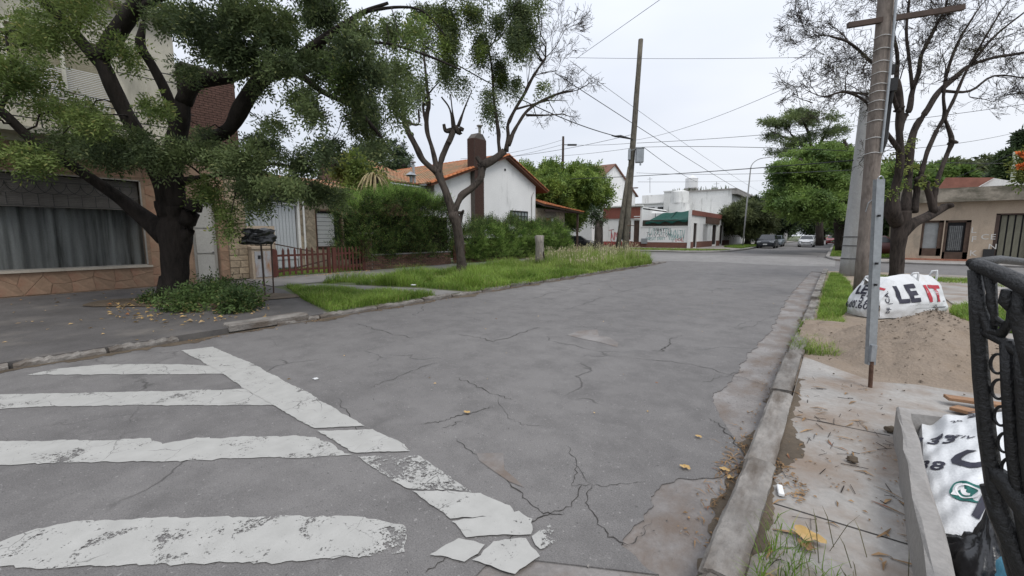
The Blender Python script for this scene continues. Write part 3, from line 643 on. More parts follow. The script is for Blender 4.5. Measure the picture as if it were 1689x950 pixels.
# ------------------------------------------------------------------ trees seen close
# big dark street tree on the left
T1 = thing('street_tree', (-12.77, 3.13, .08), 'huge dark-trunked tree before the brown house, its crown filling the upper left', 'tree')
mb = MB(); n1 = []
n1 += limb(mb, [(292, 500, 10.2, 38), (289, 478, 10.2, 31), (290, 440, 10.2, 27), (292, 400, 10.2, 30), (288, 365, 10.2, 35), (285, 335, 10.1, 31)], 20, wob=.3)
trunk_nodes = list(n1)
n1 += limb(mb, [(292, 430, 10.25, 12), (306, 378, 10.15, 17), (318, 345, 10.1, 18), (322, 330, 10.1, 13)], 14, wob=.3)
limbs1 = [
 [(275, 390, 10.2, 24), (230, 352, 10.1, 17), (185, 318, 9.9, 14), (145, 290, 9.7, 13), (100, 262, 9.4, 13), (60, 238, 9.2, 12), (30, 210, 9, 12), (0, 182, 8.8, 12), (-60, 140, 8.4, 10), (-140, 80, 8, 8)],
 [(280, 355, 10.1, 27), (270, 310, 10, 21), (250, 262, 9.9, 17), (228, 222, 9.8, 16), (205, 182, 9.7, 16), (185, 140, 9.6, 17), (165, 98, 9.5, 17), (150, 85, 9.4, 17)],
 [(165, 105, 9.5, 14), (135, 70, 9.4, 13), (105, 35, 9.2, 13), (70, 0, 9.0, 12), (30, -45, 8.8, 10), (-20, -110, 8.4, 8)],
 [(165, 98, 9.5, 16), (190, 60, 9.4, 18), (218, 20, 9.3, 19), (240, -15, 9.2, 17), (265, -70, 9, 13), (300, -140, 8.7, 9)],
 [(290, 345, 10.1, 25), (285, 290, 10.1, 21), (290, 240, 10.05, 20), (298, 200, 10, 18), (302, 165, 10, 14)],
 [(292, 215, 10, 13), (275, 155, 9.9, 11), (250, 105, 9.8, 9), (232, 75, 9.8, 10), (236, 40, 9.8, 6), (240, 0, 9.7, 5)],
 [(302, 170, 10, 16), (318, 140, 10, 18), (345, 130, 10, 16), (380, 128, 10, 9), (420, 115, 9.9, 6), (455, 90, 9.8, 4)],
 [(300, 262, 10.1, 16), (330, 238, 10, 12), (375, 215, 9.8, 13), (395, 185, 9.6, 15), (415, 150, 9.4, 15), (440, 125, 9.2, 15), (480, 105, 9, 11), (520, 75, 8.8, 9), (560, 45, 8.7, 5.5), (600, 20, 8.6, 4), (640, 5, 8.5, 2.6)],
 [(440, 125, 9.2, 8), (500, 118, 9.1, 6), (560, 95, 9, 4), (620, 70, 9, 2.5), (700, 90, 9.2, 2), (760, 115, 9.4, 1.4)],
 [(480, 108, 9, 7), (530, 150, 9, 5), (580, 175, 9, 4), (620, 215, 9, 3), (650, 260, 9.1, 2)],
 [(600, 20, 8.6, 3), (650, 12, 8.5, 2.4), (690, 15, 8.6, 1.8), (715, 35, 8.6, 1.4), (735, 60, 8.7, .8)],
 [(218, 20, 9.3, 10), (300, -20, 9, 8), (400, -30, 8.6, 7), (520, -40, 8.4, 5)],
 [(300, 300, 10.1, 10), (350, 290, 9.6, 5), (400, 285, 9.2, 4), (450, 270, 9, 3), (520, 285, 8.9, 2)],
 [(0, 182, 8.8, 6), (20, 130, 8.7, 4), (10, 60, 8.6, 3)],
]
for L_ in limbs1: n1 += limb(mb, L_, 12, wob=.22)
# root flare
for a in range(8):
    an = a*.9+.3; c = Vector((-12.77, 3.13, .0)); mb.tube([c+Vector((math.cos(an)*.14, math.sin(an)*.14, .6)), c+Vector((math.cos(an)*.25, math.sin(an)*.25, .2)), c+Vector((math.cos(an)*.44, math.sin(an)*.44, .0))], [.09, .1, .05], 7, wob=.3)
# clumps: px, py, rx, ry (photo px), depth, weight, bright
c1 = [(60, 40, 70, 60, 9.2, 1.4, 1), (20, 120, 70, 70, 8.8, 1.5, 1), (110, 180, 80, 50, 9.0, 1.3, 1), (40, 255, 60, 35, 9.0, .9, 1), (110, 235, 80, 36, 9.0, 1.3, 0), (185, 240, 70, 45, 9.2, 1.6, 0), (160, 205, 60, 35, 9.2, .8, 1), (250, 250, 60, 35, 9.4, 1.0, 0), (-60, 60, 90, 90, 8.2, 1.2, 1), (-50, 230, 60, 50, 8.4, .6, 1),
 (120, 10, 60, 40, 9, .8, 1), (200, 85, 40, 40, 9.4, .45, 1), (270, 30, 50, 35, 9.4, .9, 0), (330, 20, 60, 40, 9.2, 1.3, 0), (400, 20, 60, 45, 9.0, 1.5, 0), (340, 75, 55, 35, 9.4, 1.0, 0), (400, 80, 50, 35, 9.2, 1.2, 0), (460, 40, 55, 45, 9.0, 1.5, 0), (520, 20, 50, 40, 8.8, 1.4, 0), (470, 95, 50, 30, 9.0, .9, 0), (530, 90, 45, 40, 9.0, 1.1, 0),
 (580, 60, 45, 40, 8.8, 1.2, 0), (620, 110, 45, 40, 9.0, 1.1, 0), (580, 140, 40, 40, 9.0, 1.1, 0), (600, 190, 36, 45, 9.1, 1.2, 0), (570, 110, 40, 30, 9.0, .8, 1), (620, 230, 28, 32, 9.1, .6, 0), (640, 40, 35, 35, 8.7, .6, 0), (650, 100, 35, 40, 9.0, .6, 0), (690, 40, 30, 22, 8.8, .35, 1), (660, 160, 30, 40, 9.2, .45, 0),
 (490, 150, 40, 26, 9.0, .6, 0), (520, 175, 26, 20, 9.0, .4, 0), (250, 180, 40, 26, 9.8, .4, 1),
 (350, 250, 55, 28, 9.4, 1.0, 0), (400, 260, 60, 30, 9.2, 1.3, 0), (440, 235, 55, 28, 9.2, .9, 0), (500, 260, 45, 26, 9.0, .8, 0), (540, 235, 36, 20, 9.0, .5, 0), (460, 300, 60, 22, 9.0, 1.0, 0), (520, 310, 48, 20, 8.9, .9, 0), (400, 300, 45, 20, 9.1, .7, 0), (340, 310, 30, 24, 9.5, .5, 1), (430, 330, 28, 14, 9.0, .35, 0), (370, 340, 26, 28, 9.4, .35, 1), (560, 320, 26, 14, 8.9, .3, 0), (375, 380, 16, 22, 9.4, .12, 1), (330, 220, 30, 24, 9.7, .35, 0),
 (450, 200, 30, 20, 9.2, .3, 0), (100, -60, 160, 60, 8.6, 1.6, 1), (330, -70, 160, 60, 8.6, 2, 0), (520, -60, 110, 50, 8.4, 1.4, 0), (300, 110, 36, 26, 9.9, .3, 0), (430, 130, 24, 22, 9.5, .2, 0)]
def pxclumps(L_, bright=None, dj=.5):
    o = []
    for (a, b, rx, ry, d, w, br) in L_:
        if bright is not None and br != bright: continue
        for k in range(3):
            dd = d+rng.uniform(-dj, dj)*2.0; p = pt(a+rng.uniform(-.4, .4)*rx, b+rng.uniform(-.4, .4)*ry, dd); s = d/FOC
            o.append((p.x, p.y, p.z, rx*s*.58, rx*s*.58, ry*s*.52, w/3))
    return o
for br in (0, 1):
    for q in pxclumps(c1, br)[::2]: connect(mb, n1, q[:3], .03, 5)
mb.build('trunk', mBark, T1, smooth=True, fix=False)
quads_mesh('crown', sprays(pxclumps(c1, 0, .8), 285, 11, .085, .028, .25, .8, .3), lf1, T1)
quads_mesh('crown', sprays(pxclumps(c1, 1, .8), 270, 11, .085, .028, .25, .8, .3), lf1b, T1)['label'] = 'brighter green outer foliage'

# pruned street tree with hanging leafy clumps and a bare side
T2 = thing('pruned_street_tree', tuple(gr(762, 452, .1)), 'knobbly pruned grey tree in the grass verge with leafy and bare branches above', 'tree')
mb = MB(); D2 = 17.2
bD = fdepth(gr(762, 452, .1)); n2 = []
sc2 = bD/17.2
def d2(x): return x*sc2
L2 = [
 [(762, 452, 17.2, 15), (760, 420, 17.2, 13), (756, 380, 17.2, 12.5), (748, 350, 17.2, 14)],
 [(750, 365, 17.2, 13), (742, 335, 17.2, 10), (730, 305, 17.2, 10), (722, 280, 17.2, 11)],
 [(722, 285, 17.2, 10), (703, 270, 17.1, 8), (690, 250, 17, 8), (677, 225, 16.9, 7), (668, 200, 16.8, 6), (662, 170, 16.7, 4), (640, 140, 16.6, 2.5), (630, 120, 16.5, 2)],
 [(720, 282, 17.2, 9), (716, 255, 17.3, 7), (706, 225, 17.3, 6), (703, 200, 17.3, 6), (707, 170, 17.3, 5), (704, 140, 17.3, 4.5), (700, 100, 17.3, 3), (696, 60, 17.3, 2)],
 [(724, 285, 17.2, 10), (728, 262, 17.3, 8), (740, 235, 17.4, 8), (748, 215, 17.5, 8), (750, 208, 17.5, 10)],
 [(750, 210, 17.5, 9), (758, 218, 17.5, 7), (762, 210, 17.5, 6)],
 [(745, 215, 17.5, 7), (735, 215, 17.4, 5), (732, 205, 17.4, 4)],
 [(748, 212, 17.5, 5), (742, 180, 17.5, 2.6), (728, 160, 17.5, 1.8)], [(750, 210, 17.5, 4), (746, 180, 17.5, 2), (743, 155, 17.5, 1.5)], [(756, 208, 17.5, 4), (766, 180, 17.6, 2.2), (778, 150, 17.6, 1.4)],
 [(703, 205, 17.3, 5), (698, 180, 17.3, 3.4), (700, 165, 17.3, 3), (715, 145, 17.3, 2), (728, 132, 17.3, 1.2)],
 [(668, 200, 16.8, 4), (690, 205, 16.9, 3), (690, 180, 16.9, 2)],
 [(748, 352, 17.2, 10), (760, 325, 17.4, 9.5), (780, 308, 17.6, 9), (792, 296, 17.7, 9), (795, 278, 17.8, 10), (800, 270, 17.8, 12), (815, 262, 17.9, 9), (832, 250, 18, 9)],
 [(797, 275, 17.8, 9), (788, 262, 17.8, 6), (786, 258, 17.8, 4)],
 [(825, 256, 18, 7), (822, 235, 18, 5), (822, 215, 18, 5), (815, 170, 18, 3.4), (812, 120, 18, 2.8), (806, 80, 18, 2)],
 [(834, 250, 18, 7), (838, 225, 18, 5), (838, 205, 18.1, 5), (850, 180, 18.2, 4), (865, 155, 18.3, 4), (880, 125, 18.4, 3.4), (900, 95, 18.5, 3)],
 [(838, 240, 18, 6), (850, 212, 18.2, 4.5), (868, 185, 18.3, 3.6), (890, 168, 18.5, 3.4), (920, 155, 18.7, 3), (945, 150, 18.9, 2)],
 [(868, 190, 18.3, 3), (900, 190, 18.5, 2), (930, 188, 18.7, 1.5)],
 [(850, 180, 18.2, 3), (880, 172, 18.4, 2.4), (905, 165, 18.6, 2)],
 [(757, 372, 17.2, 6), (762, 352, 17.2, 4.5), (764, 348, 17.1, 4)],
]
ends = []
for L_ in L2: q = limb(mb, [(a, b, d2(d), r*.64) for a, b, d, r in L_], 10, wob=.5); n2 += q
for (a, b, d) in ((748, 212, 17.5), (795, 275, 17.8), (830, 252, 18), (706, 172, 17.3), (678, 225, 17), (668, 200, 16.8), (762, 352, 17.2), (716, 255, 17.3), (742, 235, 17.4)):
    c = pt(a, b, d2(d)); 
    for k in range(2):
        v = Vector((rng.uniform(-1, 1), rng.uniform(-1, 1), rng.uniform(-.3, .8))).normalized(); mb.tube([c, c+v*.12, c+v*rng.uniform(.15, .22)], [.07, .06, .03], 7, wob=.5)
for (a, b, d, dx, dy, L, dep) in ((900, 95, 18.5, 1, -1.2, 1.1, 5), (880, 125, 18.4, 1, -.3, 1.1, 5), (945, 150, 18.9, 1, -.1, .75, 4), (920, 155, 18.7, 1, -.5, .8, 4), (905, 165, 18.6, 1, .2, .8, 4), (868, 150, 18.3, .2, -1, 1.1, 5), (895, 100, 18.5, -.6, -1, .9, 4), (905, 165, 18.6, .6, .9, .7, 4), (930, 188, 18.7, 1, .4, .4, 3), (880, 175, 18.4, .2, 1, .6, 3), (640, 140, 16.6, -.5, -1, .8, 3), (728, 132, 17.3, .4, -1, .6, 2)):
    p = pt(a, b, d2(d)); q = pt(a+dx*30, b+dy*30, d2(d)+rng.uniform(-.4, .4)); twigs(mb, p, q-p, L*.85, .024, dep, .6, .05, 3, 3, (2, 4), .72, .0055)
c2 = [(752, 55, 32, 38, 17.2, 1.5, 1), (735, 20, 36, 26, 17.2, 1.1, 1), (700, 10, 30, 22, 17.0, .6, 1), (775, 20, 28, 24, 17.4, .7, 1), (850, 10, 36, 30, 17.6, 1.3, 0), (845, 55, 30, 34, 17.6, 1.2, 0), (868, 35, 26, 34, 17.6, .8, 0), (800, 60, 24, 30, 17.6, .5, 0), (818, 95, 22, 26, 17.6, .6, 0), (785, 80, 26, 22, 17.4, .5, 1), (740, 95, 26, 20, 17.2, .5, 0), (735, 115, 14, 14, 17.2, .4, 0), (825, 122, 18, 14, 17.8, .35, 1), (850, 130, 16, 14, 17.8, .3, 0), (808, 148, 22, 18, 17.8, .35, 0), (812, 180, 22, 18, 17.9, .4, 0), (862, 62, 14, 14, 17.7, .3, 1), (895, 135, 14, 12, 18.4, .15, 1), (690, 130, 26, 26, 17.2, .35, 0), (660, 130, 28, 24, 17, .35, 0), (700, 70, 26, 30, 17.2, .35, 0), (815, 25, 30, 26, 17.6, .6, 0), (770, -30, 90, 30, 17.4, 1.2, 0), (765, 130, 30, 14, 17.6, .2, 0), (885, 5, 14, 24, 17.6, .3, 0), (690, 150, 18, 16, 17.2, .25, 0)]
c2 = [(a, b, rx, ry, d2(d), w, br) for a, b, rx, ry, d, w, br in c2]
for br in (0, 1):
    for q in pxclumps(c2, br, .3)[::2]: connect(mb, n2, q[:3], .03, 5, .05)
mb.build('trunk', mBark2, T2, smooth=True, fix=False)
quads_mesh('crown', sprays(pxclumps(c2, 0, .5), 300, 9, .12, .034, .38, 1.6, .2), lf1, T2)
quads_mesh('crown', sprays(pxclumps(c2, 1, .5), 330, 9, .12, .034, .38, 1.6, .2), lf2, T2)['label'] = 'bright hanging green clump'

# pruned tree on the right behind the poles
b3 = gr(1478, 459, .1); D3 = fdepth(b3)
T3 = thing('pollarded_tree', tuple(b3), 'thick pollarded tree with long bare twiggy branches behind the wooden pole at the right', 'tree')
mb = MB(); n3 = []
L3 = [
 [(1479, 462, 0, 17), (1479, 440, 0, 14), (1480, 410, 0, 14), (1484, 380, 0, 16), (1488, 362, 0, 19), (1490, 348, 0, 18)],
 [(1486, 385, 0, 15), (1505, 368, 0, 13), (1530, 357, .1, 11), (1548, 347, .2, 10), (1562, 340, .2, 8)],
 [(1480, 370, 0, 14), (1472, 345, -.1, 17), (1476, 310, -.1, 9), (1484, 280, -.2, 9), (1484, 245, -.2, 8), (1483, 210, -.2, 8), (1484, 180, -.2, 8), (1480, 145, -.2, 8), (1478, 132, -.2, 7)],
 [(1492, 352, 0, 11), (1498, 300, .2, 9), (1500, 250, .2, 9), (1508, 215, .3, 8), (1530, 180, .3, 7), (1550, 150, .4, 6.5), (1575, 128, .5, 6), (1600, 108, .6, 5), (1640, 95, .7, 4), (1695, 86, .8, 3)],
 [(1484, 215, -.2, 8), (1490, 195, .1, 6), (1500, 180, .1, 7), (1505, 150, .2, 5), (1515, 120, .3, 5), (1520, 90, .3, 4), (1540, 50, .4, 3), (1560, 10, .5, 2.5), (1570, -40, .5, 2)],
 [(1508, 350, 0, 8), (1512, 320, .1, 7), (1512, 305, .1, 6), (1518, 296, .1, 10), (1522, 290, .1, 9)],
 [(1518, 290, .1, 5), (1530, 250, .2, 5), (1545, 215, .3, 4.6), (1558, 190, .3, 4.5), (1556, 160, .3, 3.5), (1562, 120, .4, 3.4), (1580, 70, .5, 3), (1610, 20, .6, 2)],
 [(1540, 350, .1, 9), (1534, 325, .1, 8), (1528, 305, .1, 7), (1530, 300, .1, 7)],
 [(1538, 345, .1, 8), (1542, 318, .1, 7), (1550, 285, .2, 5.5), (1562, 255, .3, 5), (1570, 233, .3, 6), (1562, 205, .3, 4), (1560, 192, .3, 4), (1575, 160, .4, 4), (1590, 125, .5, 3), (1620, 70, .7, 2.6), (1650, 20, .8, 2)],
 [(1484, 250, -.2, 6), (1460, 215, -.6, 4), (1430, 170, -.9, 3), (1395, 152, -1.1, 3), (1360, 160, -1.3, 2)],
 [(1480, 180, -.2, 5), (1462, 130, -.5, 4), (1430, 95, -.9, 3), (1400, 70, -1.2, 2.6), (1370, 60, -1.4, 2)],
 [(1478, 135, -.2, 5), (1480, 90, -.2, 4), (1470, 45, -.3, 3), (1460, 0, -.4, 2.4)],
 [(1460, 150, -.5, 4), (1430, 155, -.8, 3), (1390, 150, -1, 2)],
 [(1505, 150, .2, 4), (1500, 100, .2, 3.4), (1495, 50, .2, 3), (1500, 0, .2, 2.6)],
 [(1600, 108, .6, 4), (1640, 60, .8, 3), (1690, 20, 1, 2)], [(1550, 150, .4, 4), (1600, 150, .7, 3), (1640, 125, .9, 2.4), (1700, 130, 1.2, 2)],
]
for L_ in L3: n3 += limb(mb, [(a, b, D3+e*1.6, r) for a, b, e, r in L_], 9, wob=.28)
fr = []; rng3 = rng
for (a, b, e, dx, dy, L, dep) in ((1360, 160, -1.3, -1, -.2, .9, 4), (1395, 150, -1.1, -.6, -1, 1.1, 5), (1370, 60, -1.4, -1, .1, 1, 4), (1400, 70, -1.2, -.6, -1, 1.1, 5), (1430, 95, -.9, -.8, -.2, 1.1, 5), (1430, 160, -.9, -.7, -.5, 1, 5), (1460, 10, -.4, -.5, -1, 1.1, 4), (1475, 60, -.3, .1, -1, 1.2, 5), (1500, 20, .2, .2, -1, 1.2, 5), (1520, 95, .3, .6, -.8, 1.2, 5), (1560, 10, .5, .4, -1, 1.2, 5), (1545, 50, .4, -.2, -1, 1.1, 5),
    (1600, 108, .6, .8, -.8, 1.3, 5), (1640, 95, .7, .9, -.4, 1.2, 5), (1690, 86, .8, 1, -.1, 1.1, 4), (1580, 70, .5, .6, -.9, 1.2, 5), (1610, 20, .6, .6, -1, 1.1, 4), (1650, 20, .8, .7, -.9, 1.1, 4), (1620, 70, .7, .9, -.6, 1.2, 5), (1575, 128, .5, .9, -.4, 1.2, 4), (1640, 125, .9, .9, .1, 1.1, 4), (1560, 120, .4, .2, -1, 1.1, 5), (1690, 20, 1, .9, -.4, 1, 4), (1430, 95, -.9, -.6, .8, .9, 4), (1395, 155, -1.1, -1, .6, .8, 4), (1340, 170, -1.3, -1, -.3, .5, 3), (1485, 130, -.2, .4, -1, 1.1, 4), (1505, 150, .2, .5, -.9, 1.1, 4), (1480, 245, -.2, -1, -.1, .9, 3), (1600, 160, .7, 1, .2, 1, 4), (1560, 210, .3, 1, -.3, .7, 3)):
    p = pt(a, b, D3+e*1.6); q = pt(a+dx*30, b+dy*30, D3+e*1.6+rng.uniform(-.8, .8)); twigs(mb, p, q-p, L*.74, .02, dep+(1 if dep < 5 else 0), .5, .05, 3, 3, (2, 4), .74, .005, fr)
for a, b, e in ((1562, 340, .2), (1518, 293, .1), (1484, 182, -.2), (1570, 233, .3), (1492, 350, 0)):
    c = pt(a, b, D3+e*1.6)
    for k in range(4):
        v = Vector((rng.uniform(-1, 1), rng.uniform(-1, 1), rng.uniform(-.5, .8))).normalized(); mb.tube([c, c+v*.1, c+v*.18], [.08, .07, .035], 7, wob=.5)
mb.build('trunk', mBark3, T3, smooth=True, fix=False)
rng.shuffle(fr); lfB = leafmat('sparse_brownish_leaf', (.04, .04, .02), (.10, .095, .04), None, .25)
cl = [(p.x, p.y, p.z, .22, .22, .16, 1) for p in fr[:420]]
for (a, b, w) in ((1570, 40, 3), (1545, 60, 3), (1475, 20, 3), (1440, 80, 2), (1590, 80, 2), (1640, 40, 2), (1560, 90, 2), (1420, 110, 2)):
    p = pt(a, b, D3+rng.uniform(-.6, .6)); cl += [(p.x, p.y, p.z, .4, .4, .3, w*2.2)]
quads_mesh('crown', sprays(cl, 3, 7, .06, .02, .2, .5, .3), lfB, T3)
cl = []
for (a, b) in ((1490, 300), (1475, 260), (1500, 235), (1530, 300), (1470, 320), (1500, 270)):
    p = pt(a, b, D3-.2); cl.append((p.x, p.y, p.z, .25, .25, .3, 1))
quads_mesh('ivy', sprays(cl, 16, 5, .09, .06, .15, .8), lfY, T3)
# ------------------------------------------------------------------ building helpers
def clip(poly, a, b, c):
    """keep a*x+b*y<=c"""
    o = []
    for i in range(len(poly)):
        p, q = poly[i], poly[(i+1) % len(poly)]; dp, dq = a*p[0]+b*p[1]-c, a*q[0]+b*q[1]-c
        if dp <= 0: o.append(p)
        if dp*dq < 0: t = dp/(dp-dq); o.append((p[0]+(q[0]-p[0])*t, p[1]+(q[1]-p[1])*t))
    return o
def stones_rect(u0, u1, v0, v1, size, gap=.005):
    nx = max(1, round((u1-u0)/size)); ny = max(1, round((v1-v0)/(size*.8))); P = []
    for i in range(nx):
        for j in range(ny): P.append((u0+(i+.5+rng.uniform(-.36, .36))*(u1-u0)/nx, v0+(j+.5+rng.uniform(-.34, .34))*(v1-v0)/ny))
    res = []
    for i, p in enumerate(P):
        c = [(u0, v0), (u1, v0), (u1, v1), (u0, v1)]
        for j, q in enumerate(P):
            if i == j: continue
            dx, dy = q[0]-p[0], q[1]-p[1]; L = math.hypot(dx, dy)
            if L > size*3: continue
            c = clip(c, dx/L, dy/L, (dx*(p[0]+q[0])/2+dy*(p[1]+q[1])/2)/L-gap)
            if len(c) < 3: break
        if len(c) >= 3: res.append(c)
    return res
def stone_cladding(parent, plane, at_, regions, size, mat, thick=.014, name='stone'):
    """plane 'x': wall face at x=at_, stones in (y,z); 'y': wall face at y=at_, stones in (x,z)"""
    for (u0, u1, v0, v1) in regions:
        for c in stones_rect(u0, u1, v0, v1, size):
            th = thick*rng.uniform(.6, 1.3); n = len(c); cx = sum(p[0] for p in c)/n; cy = sum(p[1] for p in c)/n
            ins = [(cx+(p[0]-cx)*.94, cy+(p[1]-cy)*.94) for p in c]
            def W3(p, d): return (at_+d, p[0], p[1]) if plane == 'x' else (p[0], at_-d, p[1])
            org = W3((cx, cy), 0); mb = MB()
            vs = [W3(p, 0) for p in c]+[W3(p, th*.7) for p in c]+[W3(p, th) for p in ins]
            mb.add(vs, [tuple(range(2*n, 3*n))]+[(i, (i+1) % n, n+(i+1) % n, n+i) for i in range(n)]+[(n+i, n+(i+1) % n, 2*n+(i+1) % n, 2*n+i) for i in range(n)])
            link(name, mb.mesh(name, mat, org), parent, org)
def brick_me(mat, L=.215, H=.06, D=.03, axis='y'):
    mb = MB(); mb.box((0, 0, 0), (D, L, H) if axis == 'y' else (L, D, H)); me = mb.mesh('brick', mat)
    bm = bmesh.new(); bm.from_mesh(me); bmesh.ops.bevel(bm, geom=bm.edges[:], offset=.005, segments=1, affect='EDGES'); bm.to_mesh(me); bm.free(); return me
def bricks(parent, me, plane, at_, u0, u1, z0, z1, L=.235, H=.074, joined=None):
    """courses of bricks on a face"""
    r = 0; z = z0+H/2
    while z < z1-.01:
        u = u0-(L/2 if r % 2 else 0)
        while u < u1:
            a, b = max(u, u0), min(u+L, u1)
            if b-a > .05:
                c = (a+b)/2; s = (b-a-.012)/.215; d = rng.uniform(-.003, .004)
                if joined is not None:
                    h = (.03, (b-a-.012), .06) if plane == 'x' else ((b-a-.012), .03, .06)
                    joined.box((at_+d, c, z) if plane == 'x' else (c, at_-d, z), h)
                else: piece('brick', me, parent, (at_+d, c, z) if plane == 'x' else (c, at_-d, z), None, (1, s, 1) if plane == 'x' else (s, 1, 1))
            u += L
        z += H; r += 1
bmY = brick_me(mBrick); bmX = brick_me(mBrick, axis='x')
def wall_openings(mb, plane, a0, a1, u0, u1, z0, z1, holes):
    """solid wall slab between a0..a1 thickness with rectangular holes (u0,u1,z0,z1)"""
    us = sorted({u0, u1}|{h[0] for h in holes}|{h[1] for h in holes}); zs = sorted({z0, z1}|{h[2] for h in holes}|{h[3] for h in holes})
    us = [u for u in us if u0 <= u <= u1]; zs = [z for z in zs if z0 <= z <= z1]
    for i in range(len(us)-1):
        # merge vertical runs
        z = 0
        while z < len(zs)-1:
            cu = (us[i]+us[i+1])/2; free = lambda k: not any(h[0] < cu < h[1] and h[2] < (zs[k]+zs[k+1])/2 < h[3] for h in holes)
            if free(z):
                e = z
                while e+1 < len(zs)-1 and free(e+1): e += 1
                if plane == 'x': mb.bb(a0, a1, us[i], us[i+1], zs[z], zs[e+1])
                else: mb.bb(us[i], us[i+1], a0, a1, zs[z], zs[e+1])
                z = e+1
            else: z += 1
def tile_mesh(L=.42, w=.2, r=.075, mat=None):
    """barrel tile, long axis along +x (downhill), tapering"""
    mb = MB(); n = 5; vs = []
    for x, k in ((0, 1.0), (L, .82)):
        for rr in (r, r-.014):
            for i in range(n+1):
                a = math.pi*i/n; vs.append((-x, math.cos(a)*rr*k*w/.15, math.sin(a)*rr*k*1.1))
    m = n+1
    F = [(i, i+1, 2*m+i+1, 2*m+i) for i in range(n)]+[(m+i, m+i+1, 3*m+i+1, 3*m+i) for i in range(n)]+[(i, i+1, m+i+1, m+i) for i in range(n)]+[(2*m+i, 2*m+i+1, 3*m+i+1, 3*m+i) for i in range(n)]
    mb.add(vs, F); return mb.mesh('tile', mat or mTile, smooth=True)
def tiled_slope(parent, p_eave0, p_eave1, p_top0, p_top1, mat, name='field_tiles', wt=.21, lt=.36, kind='stuff'):
    """joined barrel tiles: columns from eave line to top line"""
    e0, e1, t0, t1 = map(Vector, (p_eave0, p_eave1, p_top0, p_top1)); n = max(2, int((e1-e0).length/wt)); V = []
    for i in range(n):
        f = (i+.5)/n; a = e0.lerp(e1, f); b = t0.lerp(t1, f); d = b-a; L = d.length
        if L < .2: continue
        d.normalize(); s = (e1-e0).normalized(); up = s.cross(d); 
        if up.z < 0: up = -up
        m = int(L/lt)+1; w = (e1-e0).length/n
        for j in range(m):
            q0 = a+d*(j*lt-.03)+up*rng.uniform(.012, .024)+s*rng.uniform(-.008, .008); q1 = a+d*min(L, (j+1)*lt+.03)+up*rng.uniform(-.004, .006); k = 4; ring = []
            for q, r in ((q0, w*.5), (q1, w*.42)):
                for h in range(k+1):
                    an = math.pi*h/k; ring.append(q+s*math.cos(an)*r+up*math.sin(an)*r*.75)
            for h in range(k): V.append([ring[h], ring[h+1], ring[k+1+h+1], ring[k+1+h]])
            V.append([ring[0], ring[4], (ring[3]), (ring[1])])
    return quads_mesh(name, np.array([[tuple(p) for p in q] for q in V]), mat, parent, kind=kind)

# ------------------------------------------------------------------ left: brown shopfront house with an upper storey
FX = -15.9
LB = thing('corner_house', (FX, 1.5, .08), 'two storey house at the left edge with brown stone front and wide curtained window', 'house')
mb = MB(); wall_openings(mb, 'x', FX-.35, FX-.03, -6, 5.55, .05, 3.85, [(-3.2, 3.42, .72, 3.13), (4.55, 5.24, .1, 2.72)])
mb.bb(FX-7, FX-.35, -6, -5.8, .05, 3.85); mb.bb(FX-7, FX-.35, 5.3, 5.5, .05, 3.85)
wl = mb.build('lower_wall', mStoneG, LB)
for reg in ([(-4.5, 3.5, .1, .66)], [(3.5, 4.5, .1, 3.78)], [(-4.5, 3.45, 3.2, 3.78)], [(5.26, 5.5, .1, 3.7)], [(-4.5, -3.25, .66, 3.2)]): stone_cladding(LB, 'x', FX-.03, reg, .42, mStone)
mb = MB(); mb.bb(FX-.1, FX+.05, -3.3, 3.5, .665, .72); mb.build('window_sill', M('pale_sill', (.45, .4, .33), var=.1), LB)
mb = MB()
for y0, y1, z0, z1 in ((-3.2, 3.42, .72, .75), (-3.2, 3.42, 3.1, 3.13), (3.39, 3.42, .72, 3.13), (-3.2, -3.17, .72, 3.13)): mb.bb(FX-.1, FX-.01, y0, y1, z0, z1)
wf = mb.build('window_frame', M('aged_pale_frame', (.3, .28, .25), var=.12), LB)
mb = MB(); mb.bb(FX-.2, FX-.195, -3.16, 3.38, .76, 3.1); mb.build('glass', glassmat('shop_glass', (.93, .95, .96), .06), LB)
mb = MB(); mb.grid(lambda u, v: (FX-.42+.05*math.sin(u*150)+.03*math.sin(u*61+1), -3.3+6.8*u, .7+2.7*v), 300, 1); mb.build('curtain', mCurt, LB, smooth=True)
mb = MB()
for k in range(17): mb.box((FX-.15, .11, 2.335+k*.045), (.018, 6.5, .038), M=Matrix.Rotation(.25, 3, 'Y'))
mb.bb(FX-.16, FX-.14, -3.14, 3.36, 2.29, 2.32)
mb.build('roller_shutter', mShut, LB)
mb = MB(); gy = -3.0
while gy < 3.3:
    mb.bar((FX-.09, gy, 2.32), (FX-.09, gy, 2.62), .012)
    A = []
    for k in range(9):
        t = k/8; A.append((FX-.09, gy+.26*math.sin(t*math.pi/2)*1.0, 2.62+.28*(1-math.cos(t*math.pi/2)) if k else 2.62))
    mb.tube(A, .008, 4); mb.tube([(q[0], 2*gy-q[1], q[2]) for q in A], .008, 4); gy += .26
mb.bar((FX-.09, -3.1, 2.92), (FX-.09, 3.3, 2.92), .014); mb.bar((FX-.09, -3.1, 2.32), (FX-.09, 3.3, 2.32), .014)
mb.build('arched_grille', mIron, LB)
mb = MB(); mb.bb(FX-.22, FX-.17, 4.57, 5.22, .1, 2.7)
dr = mb.build('front_door', M('weathered_grey_door', (.36, .35, .32), rough=.6, var=.08, stain=(.2, .18, .15)), LB)
mb = MB()
for z0, z1 in ((.22, .95), (1.02, 1.75), (1.82, 2.55)): mb.bb(FX-.17, FX-.15, 4.66, 5.13, z0, z1)
mb.build('door_panels', M('grey_door_panel', (.42, .41, .38), rough=.6, var=.06), dr)
